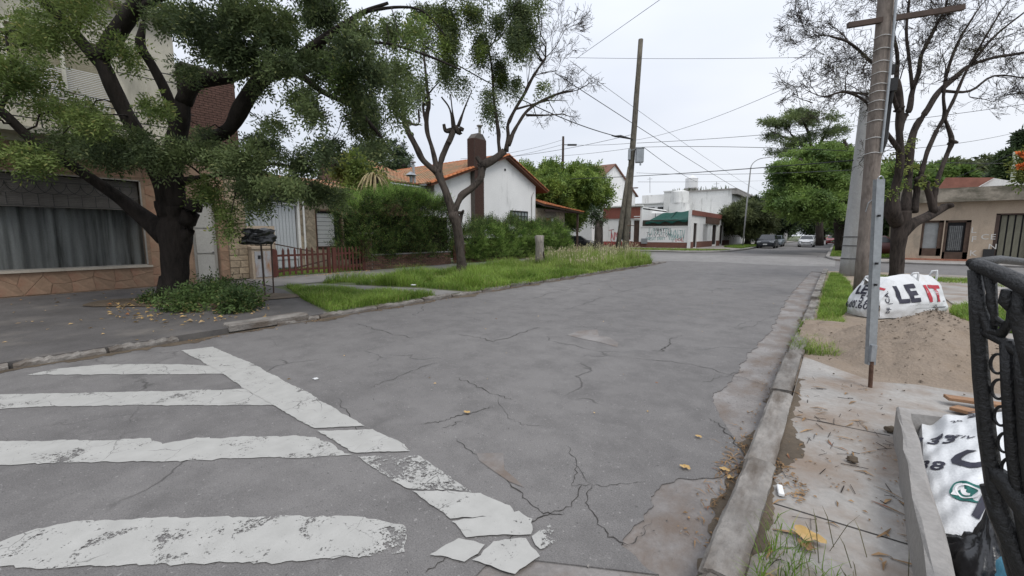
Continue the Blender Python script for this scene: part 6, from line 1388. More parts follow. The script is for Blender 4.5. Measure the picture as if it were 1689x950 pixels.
# corner tree past the corner shop, two trunks
ctb = (-9.9, 67, .1)
round_tree('corner_tree', 'olive green bushy tree on the corner beside the white shop', ctb, .4, 1.6, (-9.7, 67.5, 4.0), (3.0, 4.8, 2.2), 40, 1.25, lfO, mBark3, 260, .34, .11, stem=.6, droop=.5)
round_tree('street_tree_far', 'darker tree behind the corner tree beside the parked cars', (-9.5, 74, .1), .4, 1.8, (-9.0, 75, 4.3), (3.4, 5, 2.4), 34, 1.3, lfD, mBark3, 220, .4, .13, stem=.6, cat='tree')
# avenue of trees on the right of the far street
AV = thing('avenue_tree', (.4, 47, .1), 'big light green avenue tree leaning over the far street, left of the concrete pole', 'tree')
mb = MB(); nav = []
dA = fdepth(Vector((.6, 47, 0)))
for L_ in ([(1388, 412, 0, 13), (1386, 380, 0, 12), (1384, 345, 0, 13), (1378, 322, 0, 12)], [(1378, 325, 0, 9), (1362, 300, -.5, 7), (1340, 280, -1, 5), (1318, 262, -1, 3)], [(1380, 322, 0, 9), (1392, 290, .5, 7), (1400, 260, .5, 5), (1392, 230, .5, 3)], [(1362, 300, -.5, 5), (1350, 320, -2, 4), (1330, 330, -3, 2)], [(1384, 340, 0, 7), (1410, 310, 1, 5), (1440, 290, 1, 3)]):
    nav += limb(mb, [(a, b, dA+e, r) for a, b, e, r in L_], 10, wob=.2)
cA = [(1320, 300, 34, 16, 0, 1), (1296, 315, 22, 14, -1, 1), (1350, 290, 30, 18, 0, 1), (1380, 285, 30, 20, 0, 1), (1300, 335, 30, 12, -2, 1), (1340, 325, 30, 14, -2, 1), (1370, 315, 26, 16, -1, 1), (1400, 300, 26, 24, 1, 1), (1430, 290, 26, 20, 1, 1), (1330, 350, 26, 10, -2, .7), (1365, 345, 22, 12, -3, .7), (1410, 340, 22, 22, 1, 1), (1300, 295, 22, 12, 0, .7), (1330, 275, 24, 12, 0, .7), (1450, 310, 22, 24, 2, .8), (1355, 268, 24, 10, 1, .7), (1470, 290, 20, 20, 2, .6), (1395, 365, 16, 12, 0, .5), (1300, 275, 26, 12, 0, .8), (1330, 255, 24, 9, 1, .6), (1368, 248, 24, 10, 2, .6), (1400, 262, 20, 16, 1, .6), (1380, 262, 26, 12, 1, .8), (1345, 255, 22, 8, 1, .5), (1310, 318, 30, 14, 0, .8), (1360, 300, 30, 16, 0, .8)]
def avcl(L_, d0, sp=1.5):
    o = []
    for (a, b, rx, ry, e, w) in L_:
        for k in range(4): p = pt(a+rng.uniform(-.6, .6)*rx, b+rng.uniform(-.6, .6)*ry, d0+e+rng.uniform(-sp, sp)); s = d0/FOC; o.append((p.x, p.y, p.z, rx*s*.6, rx*s*.6, ry*s*.5, w/4))
    return o
mb.build('trunk', mBark3, AV, smooth=True, fix=False)
quads_mesh('crown', sprays(avcl(cA, dA), 520, 9, .3, .1, .8, .25, .2, .65), lfA, AV)
UM = thing('umbrella_tree', (-1, 58, .1), 'flat-topped airy tree rising above the avenue tree in the distance', 'tree')
dU = dA+9; mb = MB(); nu = []
for L_ in ([(1352, 405, 0, 8), (1350, 340, 0, 7), (1345, 280, 0, 6), (1330, 245, 0, 4), (1305, 222, 0, 2)], [(1345, 275, 0, 5), (1352, 240, 0, 3.4), (1365, 215, 0, 2)], [(1340, 262, 0, 4), (1335, 225, 0, 3), (1325, 200, 0, 2)], [(1350, 300, 0, 4), (1375, 262, 1, 3), (1395, 230, 1, 2)], [(1320, 235, 0, 3), (1290, 225, -1, 2), (1270, 215, -1, 1)]):
    nu += limb(mb, [(a, b, dU+e, r) for a, b, e, r in L_], 8)
cU = [(1280, 205, 20, 9, 0, 1), (1310, 192, 24, 10, 0, 1), (1340, 188, 20, 10, 0, .9), (1270, 222, 14, 7, 0, .5), (1300, 235, 22, 9, 0, .8), (1330, 225, 20, 12, 0, .8), (1360, 215, 22, 14, 0, .7), (1385, 240, 22, 16, 0, .8), (1395, 215, 20, 14, 0, .5), (1350, 250, 22, 12, 0, .7), (1320, 182, 14, 6, 0, .4), (1265, 200, 14, 6, 0, .5), (1290, 250, 20, 9, 0, .7), (1375, 190, 16, 8, 0, .4), (1340, 205, 20, 8, 0, .5)]
for q in avcl(cU, dU)[::2]: connect(mb, nu, q[:3], .1, 4)
mb.build('trunk', mBark3, UM, smooth=True, fix=False)
quads_mesh('crown', sprays(avcl(cU, dU), 210, 9, .24, .08, .6, .2, .2, .6), leafmat('leaf_umbrella_tree', (.08, .11, .05), (.17, .22, .08), None, .35, .4), UM)
for k, (x, y, h, r, lb, m_) in enumerate(((-3, 150, 9, 6, 'dark tall tree closing the end of the street', lfD), (-12, 138, 9, 5, 'dark tree left of the street end', lfD), (6, 125, 8.5, 5, 'broad dark tree at the right of the far street', lfD), (-12.5, 112, 6.5, 3.5, 'mid-height tree over the orange roofed far house', lfD), (3.4, 82, 7.5, 4, 'leafy tree over the oncoming white car', lfA), (3.5, 66, 7.5, 4, 'street tree on the far right verge behind the avenue tree', lfD), (-1, 175, 12, 8, 'farthest dark tree mass at the vanishing point', lfD), (-14, 95, 7.5, 3.6, 'dark green tree between corner trees and far houses', lfD))):
    round_tree('street_tree_far', lb, (x, y, .1), .35, h*.35, (x, y, h*.62), (r, r, h*.42), 26, r*.36, m_, mBark3, 170, .5+y*.002, .2, stem=.9, cat='tree', leaflets=5)
# trees behind houses on the left
p_ = pt(580, 282, 22.5); round_tree('garden_tree', 'light yellow-green tree behind the garage house roof', (p_.x, p_.y, .1), .25, 3, (p_.x, p_.y, 4.6), (1.5, 1.5, 1.5), 12, .6, lfY, mBark3, 160, .2, .08)
p_ = pt(640, 262, 52); round_tree('garden_tree', 'distant grey-green tree behind the mossy tile roof', (p_.x, p_.y, .1), .3, 5, (p_.x, p_.y, 10), (4.4, 4.4, 2.6), 16, 1.5, lfD, mBark3, 160, .3, .12)
p_ = pt(618, 270, 20.6); t = thing('dead_palm', (p_.x, p_.y, .1), 'dry yellowish drooping palm behind the dark hedge', 'palm')
mb = MB(); mb.tube([(p_.x, p_.y, .1), (p_.x, p_.y, 4.3)], [.2, .15], 8); mb.build('trunk', mBark3, t)
V = []
for k in range(46):
    a = rng.random()*6.28; L = rng.uniform(.7, 1.3); up0 = rng.uniform(.1, .9); P = [Vector((p_.x, p_.y, 4.3))]
    for j in range(6): t_ = (j+1)/6; P.append(Vector((p_.x+math.cos(a)*L*t_, p_.y+math.sin(a)*L*t_, 4.3+up0*t_*L*1.2-1.5*t_*t_*L)))
    for A_, B_ in zip(P[:-1], P[1:]): s_ = Vector((-math.sin(a), math.cos(a), 0))*.03; V.append([A_-s_, B_-s_, B_+s_, A_+s_])
quads_mesh('fronds', np.array([[tuple(v) for v in q] for q in V]), leafmat('dry_frond', (.3, .24, .13), (.42, .34, .18), None, .3), t)
# right side background trees
for lb, px, py, dd, rr, hh, m_, n_, fl in (('round leafy tree rising behind the pale banded pole at the right edge', 1712, 262, 40, 2.6, 3.0, lfD, 26, 0), ('green tree behind the pollarded trunk', 1505, 295, 52, 4.5, 2.4, lfA, 22, 0), ('distant low tree behind the red tiled roof', 1610, 282, 75, 6, 1.8, lfO, 18, 0), ('leafy tree on the far right pavement behind the poles', 1440, 340, 58, 3.4, 3.2, lfA, 20, 0)):
    p_ = pt(px, py, dd); round_tree('garden_tree', lb, (p_.x, p_.y, .1), .25, max(2, p_.z-3), (p_.x, p_.y, p_.z-.5), (rr, rr, hh), n_, rr*.33, m_, mBark3, 150, .012*dd, .004*dd, cat='tree')
p_ = pt(1700, 262, 14); t = thing('flowering_tree', (p_.x+.5, p_.y, .1), 'bright green branch with orange flowers poking in at the right edge', 'tree')
mb = MB(); nn = wlimb(mb, [(p_.x+.9, p_.y, .1, .1), (p_.x+.8, p_.y, 2.2, .08), (p_.x+.2, p_.y, p_.z, .04)]); cl = [(p_.x+rng.uniform(-.15, .5), p_.y+rng.uniform(-.3, .3), p_.z+rng.uniform(-.45, .45), .3, .3, .25, 1) for k in range(9)]
for q in cl: connect(mb, nn, q[:3], .02, 4)
mb.build('trunk', mBark3, t); quads_mesh('crown', sprays(cl, 70, 7, .13, .05, .3, .6), lfY, t)
fl_ = []
for k in range(5): q = pt(1684+rng.uniform(-4, 14), 262+rng.uniform(-10, 12), 13.8); fl_.append((q.x, q.y, q.z, .06, .06, .06, 1))
quads_mesh('orange_flowers', sprays(fl_, 14, 5, .07, .05, .05, .2), leafmat('orange_petals', (.6, .12, .03), (.7, .2, .05), None, .2), t)

# ------------------------------------------------------------------ cars
def car(label, loc, rz, paint, L=4.2, Wd=1.75, H=1.48, kind='hatch', cat='car'):
    t = thing('parked_car', loc, label, cat); hw = Wd/2
    # stations along y from nose(-) to tail(+): y, z_low, z_belt, half width
    st = [(-.5, .32, .50, .62), (-.49, .22, .66, .86), (-.46, .2, .74, .95), (-.38, .18, .86, .99), (-.24, .17, .96, 1), (-.1, .17, .98, 1), (.1, .17, .99, 1), (.3, .17, 1.0, 1), (.42, .18, 1.0, .98), (.48, .22, .95, .92), (.5, .34, .85, .8)]
    k_ = H/1.48; mb = MB(); n = 0; rows = []
    for y, zl, zb, w in st:
        zl *= k_; zb *= k_; ww = hw*w; y *= L
        rows.append([(-ww*.86, y, zl), (-ww*.99, y, zl+.12), (-ww, y, zl+(zb-zl)*.55), (-ww*.95, y, zb-.03), (-ww*.82, y, zb), (0, y, zb+.035), (ww*.82, y, zb), (ww*.95, y, zb-.03), (ww, y, zl+(zb-zl)*.55), (ww*.99, y, zl+.12), (ww*.86, y, zl)])
    m = len(rows[0]); V = [p for r in rows for p in r]; F = [(i*m+j, i*m+j+1, (i+1)*m+j+1, (i+1)*m+j) for i in range(len(rows)-1) for j in range(m-1)]+[(i*m+m-1, i*m, (i+1)*m, (i+1)*m+m-1) for i in range(len(rows)-1)]
    F += [tuple(range(m)), tuple(range((len(rows)-1)*m, len(rows)*m))]; mb.add(V, F)
    wy = (-.31*L, .30*L)
    def loc_build(mb, name, mat, par=t, smooth=False, bevel=0):
        me = mb.mesh(name, mat, (0, 0, 0), smooth)
        o = bpy.data.objects.new(name, me); COL.objects.link(o); o.parent = par; return o
    body = loc_build(mb, 'body', paint, smooth=True)
    # greenhouse
    b0, b1 = (-.22*L, .46*L) if kind != 'sedan' else (-.22*L, .36*L); r0, r1 = (-.06*L, .36*L) if kind != 'sedan' else (-.06*L, .2*L); zb = .97*k_; zr = H
    wb_, wr = hw*.9, hw*.72
    mb = MB(); g = [(-wb_, b0, zb), (wb_, b0, zb), (wb_, b1, zb), (-wb_, b1, zb), (-wr, r0, zr-.05), (wr, r0, zr-.05), (wr, r1, zr-.05), (-wr, r1, zr-.05), (-wr*.85, r0+.12, zr), (wr*.85, r0+.12, zr), (wr*.85, r1-.12, zr), (-wr*.85, r1-.12, zr)]
    mb.add(g, [(0, 1, 5, 4), (1, 2, 6, 5), (2, 3, 7, 6), (3, 0, 4, 7), (4, 5, 9, 8), (5, 6, 10, 9), (6, 7, 11, 10), (7, 4, 8, 11), (8, 9, 10, 11), (3, 2, 1, 0)]); loc_build(mb, 'roof', paint)
    G_ = [Vector(q) for q in g]
    def pane(a, b, c, d, name, mat, m0=.1, push=.012):
        a, b, c, d = G_[a], G_[b], G_[c], G_[d]; c0 = (a+b+c+d)/4; nrm = (b-a).cross(d-a).normalized()
        if nrm.dot(c0-Vector((0, 0, .7))) < 0: nrm = -nrm
        q = [c0+(p-c0)*(1-m0)+nrm*push for p in (a, b, c, d)]; mb = MB(); mb.add(q, [(0, 1, 2, 3)]); return loc_build(mb, name, mat)
    pane(0, 1, 5, 4, 'windscreen', mDarkG, .08); pane(2, 3, 7, 6, 'rear_window', mDarkG, .12); pane(1, 2, 6, 5, 'side_window', mDarkG, .14); pane(3, 0, 4, 7, 'side_window', mDarkG, .14)
    for s in (-1, 1):
        for y in wy:
            mb = MB(); r = .32*k_; c = s*(hw-.1)
            V = []; 
            for x_, rr in ((-.11, r*.9), (-.1, r), (.1, r), (.115, r*.9)):
                V += [(c+x_, y+math.cos(a)*rr, r+math.sin(a)*rr) for a in np.linspace(0, 2*math.pi, 18, endpoint=False)]
            F = [(i*18+j, i*18+(j+1) % 18, (i+1)*18+(j+1) % 18, (i+1)*18+j) for i in range(3) for j in range(18)]+[tuple(range(18)), tuple(range(54, 72))]
            mb.add(V, F); w_ = loc_build(mb, 'wheel', mRubber)
            mb = MB(); xx = c+s*.118; V = [(xx, y+math.cos(a)*r*.6, r+math.sin(a)*r*.6) for a in np.linspace(0, 2*math.pi, 14, endpoint=False)]; mb.add(V, [tuple(range(14))]); loc_build(mb, 'rim', mChrome, w_)
        mb = MB(); mb.box((s*hw*.68, -.478*L, .70*k_), (.42, .1, .15*k_)); loc_build(mb, 'headlight', M('headlight_glass', (.55, .57, .6), rough=.15, var=.03, bump=0))
        mb = MB(); mb.box((s*hw*.74, .485*L, .78*k_), (.3, .1, .26*k_)); loc_build(mb, 'tail_light', M('tail_light', (.35, .02, .02), rough=.2, var=.03, bump=0))
        mb = MB(); mb.box((s*(hw+.06), b0+.28, zb+.06), (.18, .1, .13)); loc_build(mb, 'mirror', paint)
    mb = MB(); mb.box((0, -.492*L, .56*k_), (hw*1.15, .06, .13)); loc_build(mb, 'grille', mDark)
    mb = MB(); mb.box((0, -.487*L, .34*k_), (hw*1.5, .08, .16)); loc_build(mb, 'bumper_intake', mIron)
    mb = MB(); mb.box((0, -.502*L, .45*k_), (.42, .02, .13)); loc_build(mb, 'number_plate', mPlas)
    mb = MB(); mb.box((0, .5*L, .6*k_), (.42, .03, .13)); loc_build(mb, 'number_plate', mPlas)
    t.rotation_euler.z = rz; return t
def cpaint(n, c): return M(n, c, rough=.3, var=.04, bump=0, spec=.6, metal=.1)
car('near dark blue-black car parked left at the far kerb, facing the camera', (-6.65, 59.5, .0), 0, cpaint('dark_blue_paint', (.016, .02, .028)), 4.5, 1.9, 1.6)
car('grey-blue car parked directly behind the dark car', (-6.7, 68.5, .0), 0, cpaint('grey_blue_paint', (.16, .19, .22)), 4.3, 1.8, 1.5)
c_ = car('white hatchback driving toward the camera down the far street', (-3.2, 68.5, .0), 0, cpaint('white_paint', (.7, .7, .7)), 4.0, 1.75, 1.5); c_.name = 'white_car'
car('pale car following behind the white hatchback', (-3.6, 84, .0), 0, cpaint('silver_paint', (.5, .5, .52)), 4.2, 1.75, 1.5)
car('red car with white roof area parked at the far right kerb', (-.6, 88, .0), 0, cpaint('red_paint', (.4, .06, .06)), 4.1, 1.75, 1.5)
car('white van-like car parked right beyond the red one', (.4, 99, .0), 0, cpaint('white_paint_b', (.62, .62, .62)), 4.5, 1.9, 1.9)
q = gr(952, 408, 0); car('dark car with red tail lights standing before the low white houses', (-24.5, 45.4, .02), math.pi*.62, cpaint('black_paint', (.02, .02, .024)), 4.1, 1.75, 1.45)
car('maroon car half hidden between the wooden pole and the pollarded tree', (2.6, 41.5, .02), math.pi/2, cpaint('maroon_paint', (.10, .025, .022)), 4.2, 1.75, 1.5)
# ------------------------------------------------------------------ sand, sacks, planter, railing
HC = Vector((1.05, 7.35)); 
def sandh(x, y):
    dx, dy = (x-HC.x), (y-HC.y); r = math.sqrt((dx/1.2)**2+(dy/(1.65 if dy < 0 else 1.4))**2); r *= 1+.14*noise.noise(Vector((math.atan2(dy, dx)*1.4, 3.3, 0)))
    h = .58*max(0, 1-r)**1.1/(1+.25*max(0, .3-r)); 
    r2 = math.hypot((x+.05)/.75, (y-7.9)/1.3); h = max(h, .16*max(0, 1-r2)); 
    n = .045*noise.noise(Vector((x*3, y*3, 0)))+.026*noise.noise(Vector((x*9, y*9, 1)))+.012*noise.noise(Vector((x*24, y*24, 2)))
    return h+n*min(1, h*9+.1)-.014*max(0, 1-h*14)-.003
mb = MB(); nu_, nv_ = 120, 130
mb.grid(lambda u, v: (-.75+3.6*u, 5.1+4.6*v, .118+sandh(-.75+3.6*u, 5.1+4.6*v)), nu_, nv_)
def sok(f):
    vs = [mb.v[i] for i in f]; return min(v[0] for v in vs) > KR+.03+.05*noise.noise(Vector((vs[0][1]*4, 0, 0)))
mb.f = [f for f in mb.f if sok(f)]; mb.mi = [0]*len(mb.f)
o = mb.build('sand_heap', mSand, None, smooth=True, org=(HC.x, HC.y, .1)); tag(o, 'heap of brown builders sand spilling over the right pavement', 'sand heap', kind='stuff'); 
V = []
for k in range(900):
    a = rng.random()*6.28; r = abs(rng.gauss(0, 1)); x = HC.x+math.cos(a)*r*1.0; y = HC.y+math.sin(a)*r*1.3
    if x < -.2 or y < 4.8: continue
    s = rng.uniform(.006, .022); z = .118+max(0, sandh(x, y))+s*.3; c = Vector((x, y, z)); A = [c+Vector((rng.uniform(-1, 1), rng.uniform(-1, 1), rng.uniform(-.2, .9)))*s for _ in range(4)]; V.append(A); V.append([A[0], A[2], A[1], A[3]])
quads_mesh('sand_clods', np.array([[tuple(v) for v in q] for q in V]), mSand, None, kind='stuff'); bpy.data.objects['sand_clods']['label'] = 'small clods and crumbs scattered on the sand heap'; bpy.data.objects['sand_clods']['category'] = 'sand'
# bulk sack with printed letters standing behind the heap
SKb = Vector((1.0, 10.3, .1)); SK = thing('bulk_sack', tuple(SKb), 'white builders bulk bag with dark and red printed letters behind the sand heap', 'bulk bag')
cA = pt(1448, 535, fdepth(Vector((.75, 9.9, 0)))); cA.z = .1     # front corner
cB = pt(1556, 535, fdepth(cA)+.35); cB.z = .1; cL = pt(1396, 528, fdepth(cA)+.55); cL.z = .1
U1 = (cB-cA); U2 = (cL-cA); H1 = .66
def sackface(P0, Uv, nrm, seed, topdz):
    def fn(u, v):
        p = P0+Uv*u; b = math.sin(math.pi*min(1, max(0, u)))*.07+.05*math.sin(math.pi*min(1, max(0, v)))
        w = .035*noise.noise(Vector((u*4+seed, v*3, 0)))+.018*noise.noise(Vector((u*11, v*7+seed, 0)))+.012*math.sin(u*19+v*9+seed)*v
        z = .02+(H1+topdz(u)+.03*noise.noise(Vector((u*5, seed, 0))))*v; lean = .3*v*v
        return p+nrm*(b+w-lean)+Vector((0, 0, z))
    return fn
n1_ = Vector((U1.y, -U1.x, 0)).normalized(); n2_ = Vector((-U2.y, U2.x, 0)).normalized()
if n1_.y > 0: n1_ = -n1_
if n2_.x > 0: n2_ = -n2_
f1 = sackface(cA, U1, n1_, 1.0, lambda u: .02+.05*math.sin(u*3)+.03*u); f2 = sackface(cA, U2, n2_, 4.0, lambda u: .0-.04*u+.08*math.sin(u*3.1))
mb = MB(); mb.grid(f1, 40, 26); mb.grid(f2, 22, 26)
back = [f1(i/40, 1) for i in range(41)]; mb.grid(lambda u, v: (f1(u, 1).lerp(f2(1, 1)+(U1*u), v)+Vector((0, 0, .05*noise.noise(Vector((u*5, v*5, 8)))-.12*math.sin(math.pi*v)))), 30, 12)
mb.grid(lambda u, v: f1(1, v).lerp(cB+U2*.95+Vector((0, 0, H1*v*.9)), u), 6, 20); mb.build('sack_body', mSack, SK, smooth=True, fix=False)
for (u, f, s) in ((.97, f1, 1), (.03, f1, .8), (.95, f2, .9), (.6, f1, .5)):
    c = f(u, .98); mb = MB(); mb.tube([c, c+Vector((.03, 0, .09*s)), c+Vector((.09, .02, .1*s)), c+Vector((.1, .02, .01)), c+Vector((.09, 0, -.16))], .018, 6, wob=.4); mb.build('lifting_loop', mSack, SK, smooth=True)
Lw = U1.length
def on1(u0, v0, rot=0, f=f1, Lx=Lw, n_=n1_):
    def g(u, v):
        if rot: u, v = -v, u
        return f(u0+u/Lx, v0+v/H1)+n_*.012
    return g
letter('printed_letters', 'LE', .35, on1(.37, .56), mInk, SK, .017, 1.25); letter('printed_letters_red', 'IT', .35, on1(.79, .54), mInkR, SK, .012, 1.35)
mb = MB()
for k in range(5):
    g = on1(.77, .51+k*.035); mb.add([g(-.15, 0), g(.13, 0), g(.13, .008), g(-.15, .008)], [(0, 1, 2, 3)])
mb.build('white_stripe', mSack, SK)
letter('printed_letters', 'CASA', .12, on1(.10, .62, 1), mInk, SK, .002); letter('printed_letters', 'DE', .08, on1(.10, .2, 1), mInk, SK, .002); letter('small_print', '. . . . . . . . . . . .', .062, on1(.5, .33), mInk, SK, .001); letter('small_print', '..........................75', .07, on1(.62, .25), mInk, SK, .001)
mb = MB()
for k in (.36, .22): g = on1(0, k); mb.add([g(.15, 0), g(Lw*.95, 0), g(Lw*.95, .01), g(.15, .01)], [(0, 1, 2, 3)])
mb.build('printed_line', mInk, SK)
L2w = U2.length
def on2(u0, v0): return lambda u, v: f2(u0-u/L2w, v0+v/H1)+n2_*.012
letter('printed_letters', 'LE', .2, on2(.62, .66), mInk, SK, .008); letter('printed_letters_red', 'IT', .2, on2(.22, .66), mInkR, SK, .008)
letter('printed_numbers', '...575', .17, on2(.45, .44), mInk, SK, .003); letter('printed_numbers', '600.6073', .15, on2(.5, .27), mInk, SK, .003)

# low wall / planter kerb at the near right
PL = thing('low_wall', (.46, 3.2, .115), 'low rough concrete edging around the near white sack at the right', 'low wall')
zt = .34
a = gr(1478, 672, zt); b = gr(1532, 948, zt); b2_ = b+(b-a)*.8
def rough_bar(mb, p, q, w, h, n=18, seed=0):
    d = (q-p); s = Vector((d.y, -d.x, 0)).normalized()
    if s.x < 0: s = -s
    V = []
    for i in range(n+1):
        c = p+d*i/n; j = lambda k: .012*noise.noise(c*4+Vector((k*3, seed, 0)))+.006*noise.noise(c*14+Vector((k, seed, 0)))
        V += [c+Vector((0, 0, -h))+s*j(1), c+s*(j(1)), c+s*(.012+j(2))+Vector((0, 0, .008+j(3))), c+s*(w-.012+j(4))+Vector((0, 0, .008+j(5))), c+s*(w+j(6)), c+s*(w+j(6))+Vector((0, 0, -h))]
    mb.add(V, [(i*6+j, i*6+j+1, (i+1)*6+j+1, (i+1)*6+j) for i in range(n) for j in range(5)]+[(0, 1, 2, 3, 4, 5), tuple(range(n*6, n*6+6))])
mb = MB(); rough_bar(mb, a, b2_, .075, .25); mb.build('edging', mConc, PL)
c = gr(1612, 688, zt-.04); c2_ = a+(c-a)*3.2
mb = MB(); rough_bar(mb, a+Vector((.0, -.02, 0)), c2_, .08, .25, seed=5); mb.build('edging_return', mConc, PL)
# inner cement render band beneath the sack
mb = MB(); nA = Vector((.08, 0, 0)); mb.add([(a.x+nA.x, a.y-.1, .14), (b2_.x+nA.x, b2_.y, .14), (b2_.x+1.2, b2_.y, .13), (c2_.x, c2_.y-.05, .13)], [(0, 1, 2, 3)]); mb.build('cement_bed', mConc, PL)
# white sack lying inside
WB = thing('white_sack', (.72, 2.75, .3), 'crumpled white woven sack with dark numbers and a green round logo at the near right', 'sack')
TL = pt(1520, 690, 2.95); TR = pt(1720, 672, 2.7); BL = pt(1528, 872, 1.98); BR = pt(1740, 960, 1.62)
def wf_(u, v):
    """u right, v down: the face of the sack towards the camera"""
    top = TL.lerp(TR, u); bot = BL.lerp(BR, u); p = top.lerp(bot, v)
    nrm = Vector((-.1, -.55, .83)).normalized()
    bulge = .11*math.sin(math.pi*min(1, max(0, u*.9+.05)))*math.sin(math.pi*min(1, max(0, v)))**.6
    w = .014*noise.noise(Vector((u*3, v*3, 2)))+.009*math.sin((u*.9+v*1.4)*26+2*noise.noise(Vector((u*3, v*3, 0))))*(.3+v)+.006*noise.noise(Vector((u*14, v*9, 5)))
    w += -.05*math.exp(-((u-.13)**2+(v-.12)**2)/.004)+.03*noise.noise(Vector((u*7, v*5, 9)))*(1-v)
    return p+nrm*(bulge+w)
mb = MB(); mb.grid(wf_, 70, 70)
for e_ in ('top', 'left'):
    if e_ == 'top': mb.grid(lambda u, v: wf_(u, 0)+Vector((.02, .12, -.22))*v+Vector((0, 0, .02*math.sin(v*3))), 50, 6)
    else: mb.grid(lambda u, v: wf_(0, u)+Vector((-.02, .02, -.12))*v, 50, 5)
mb.build('sack_body', mSack, WB, smooth=True, fix=False)
def onw_(u0, v0, ang=0):
    SX = (TR-TL).length*.85; SYv = (BL-TL).length
    def g(u, v):
        ca, sa = math.cos(ang), math.sin(ang); uu = u*ca-v*sa; vv = u*sa+v*ca
        return wf_(u0+uu/SX, v0-vv/SYv)+Vector((-.1, -.55, .83))*.006
    return g
letter('printed_numbers', '133', .13, onw_(.10, .31, -.25), mInk, WB, .004); letter('printed_numbers', '88', .135, onw_(.05, .55, -.25), mInk, WB, .003)
letter('printed_letters', 'MANI', .06, onw_(.44, .04, 1.5), mInk, WB, .001); letter('printed_letters', 'ACTIV', .06, onw_(.27, .30, -.5), mInk, WB, .001); letter('printed_letters', '20', .05, onw_(.3, .13, .3), mInk, WB, .001)
letter('printed_letters', 'C', .22, onw_(.40, .52, .9), mInk, WB, .012); letter('printed_numbers', '11', .20, onw_(.56, .83, -.3), mInk, WB, .008)
# round green messenger logo: rounded square with a ring and handset
g = onw_(.36, .74, -.25); mb = MB(); n = 20
sq = []
for k in range(n*2):
    a_ = 2*math.pi*k/(n*2); e_ = 4; r = .075/((abs(math.cos(a_))**e_+abs(math.sin(a_))**e_)**(1/e_)); sq.append(g(r*math.cos(a_), r*math.sin(a_)))
mb.add(sq+[g(0, 0)], [(i, (i+1) % (n*2), n*2) for i in range(n*2)]); mb.build('logo', mInkG, WB, fix=False)
g0 = g; g = lambda u, v: g0(u, v)+Vector((-.1, -.55, .83))*.004
mb = MB()
ring = [g(.056*math.cos(a_), .056*math.sin(a_)) for a_ in np.linspace(0, 6.283, 33)]+[g(.045*math.cos(a_), .045*math.sin(a_)) for a_ in np.linspace(0, 6.283, 33)]; mb.add(ring, [(i, i+1, 34+i, 33+i) for i in range(32)])
mb.add([g(-.056, -.02), g(-.03, -.05), g(-.062, -.062)], [(0, 1, 2)])
arc = [g(.03*math.cos(a_), .03*math.sin(a_)) for a_ in np.linspace(2.6, 5.3, 12)]+[g(.014*math.cos(a_)+.006, .014*math.sin(a_)+.006) for a_ in np.linspace(2.6, 5.3, 12)]; mb.add(arc, [(i, i+1, 13+i, 12+i) for i in range(11)])
mb.build('logo_mark', mPlas, WB, fix=False)
# black bin bag and pale blue bag
q = pt(1640, 978, 1.60)
def binbag(u, v):
    th = 2*math.pi*u; ph = math.pi*v; d = Vector((math.sin(ph)*math.cos(th), math.sin(ph)*math.sin(th), -math.cos(ph)))
    k = 1+.22*noise.noise(d*1.5+Vector((3, 0, 0)))+.12*abs(noise.noise(d*4+Vector((1, 7, 0))))*2-.07*abs(math.sin(th*7+3*noise.noise(d*2)))*(v > .5)
    p = Vector((d.x*.2*k, d.y*.2*k, d.z*.22*k))
    if v > .7: f = (v-.7)/.3; p.x *= 1-f*.55; p.y *= 1-f*.55; p.z += .16*f*f; p.x -= .05*f
    return q+p
mb = MB(); mb.grid(binbag, 72, 48, True); o = mb.build('rubbish_bag', mBagB, None, smooth=True, fix=False); tag(o, 'glossy black rubbish bag against the white sack at the bottom right', 'rubbish bag')
q3 = pt(1698, 965, 1.38); o = sack('plastic_bag', mBlueP, q3, (.085, .08, .11), 6, 'pale blue plastic bag peeping in at the bottom right corner', 'plastic bag', .25)
# reddish planks
for k, (A_, B_, w, lb) in enumerate((((1560, 655), (1650, 668), .1, 'longer reddish plank lying flat beyond the low wall'), ((1572, 672), (1650, 690), .12, 'shorter raw plank beside the low wall corner'))):
    p, r = gr(*A_, .15+.03*(1-k)), gr(*B_, .17); mb = MB(); mb.bar(p, r+(r-p)*.8, w, .028); o = mb.build('wooden_plank', mWoodP, None, bevel=.003); tag(o, lb, 'plank')

# cast iron railing corner, very close to the camera on the right
RAIL = thing('iron_railing', tuple(pt(1660, 940, 1.35)), 'close black cast iron railing with ring and scroll ornaments at the right edge', 'railing')
d0 = 1.38
def rp(px, py, dd=0): # in the railing's plane: nearer to the right
    return pt(px, py, d0-(px-1600)*.0016+dd)
def px2w(w): return w*d0/FOC*.92
mb = MB(); mb.tube([rp(1606, 436), rp(1620, 440), rp(1650, 452), rp(1690, 471), rp(1760, 505), rp(1850, 550)], [px2w(k) for k in (10, 12, 13, 14, 15, 16)], 14, wob=.12); mb.build('handrail', mIron, RAIL, smooth=True)
mb = MB(); a = rp(1604, 434); mb.tube([a, pt(1650, 428, d0+.28), pt(1720, 436, d0+.6), pt(1800, 445, d0+.9)], px2w(9), 10, wob=.08); mb.build('handrail_return', mIron, RAIL, smooth=True)
mb = MB(); mb.tube([rp(1608, 445), rp(1612, 520), rp(1618, 620), rp(1628, 720), rp(1640, 800), rp(1665, 900), rp(1690, 990)], [px2w(k) for k in (10, 11, 12, 12.5, 13, 14, 14)], 10, wob=.12); mb.build('corner_post', mIron, RAIL, smooth=True)
mb = MB(); mb.tube([rp(1632, 450), rp(1640, 520), rp(1640, 545)], [px2w(k) for k in (9, 5, 4)], 8); mb.build('inner_bar', mIron, RAIL, smooth=True)
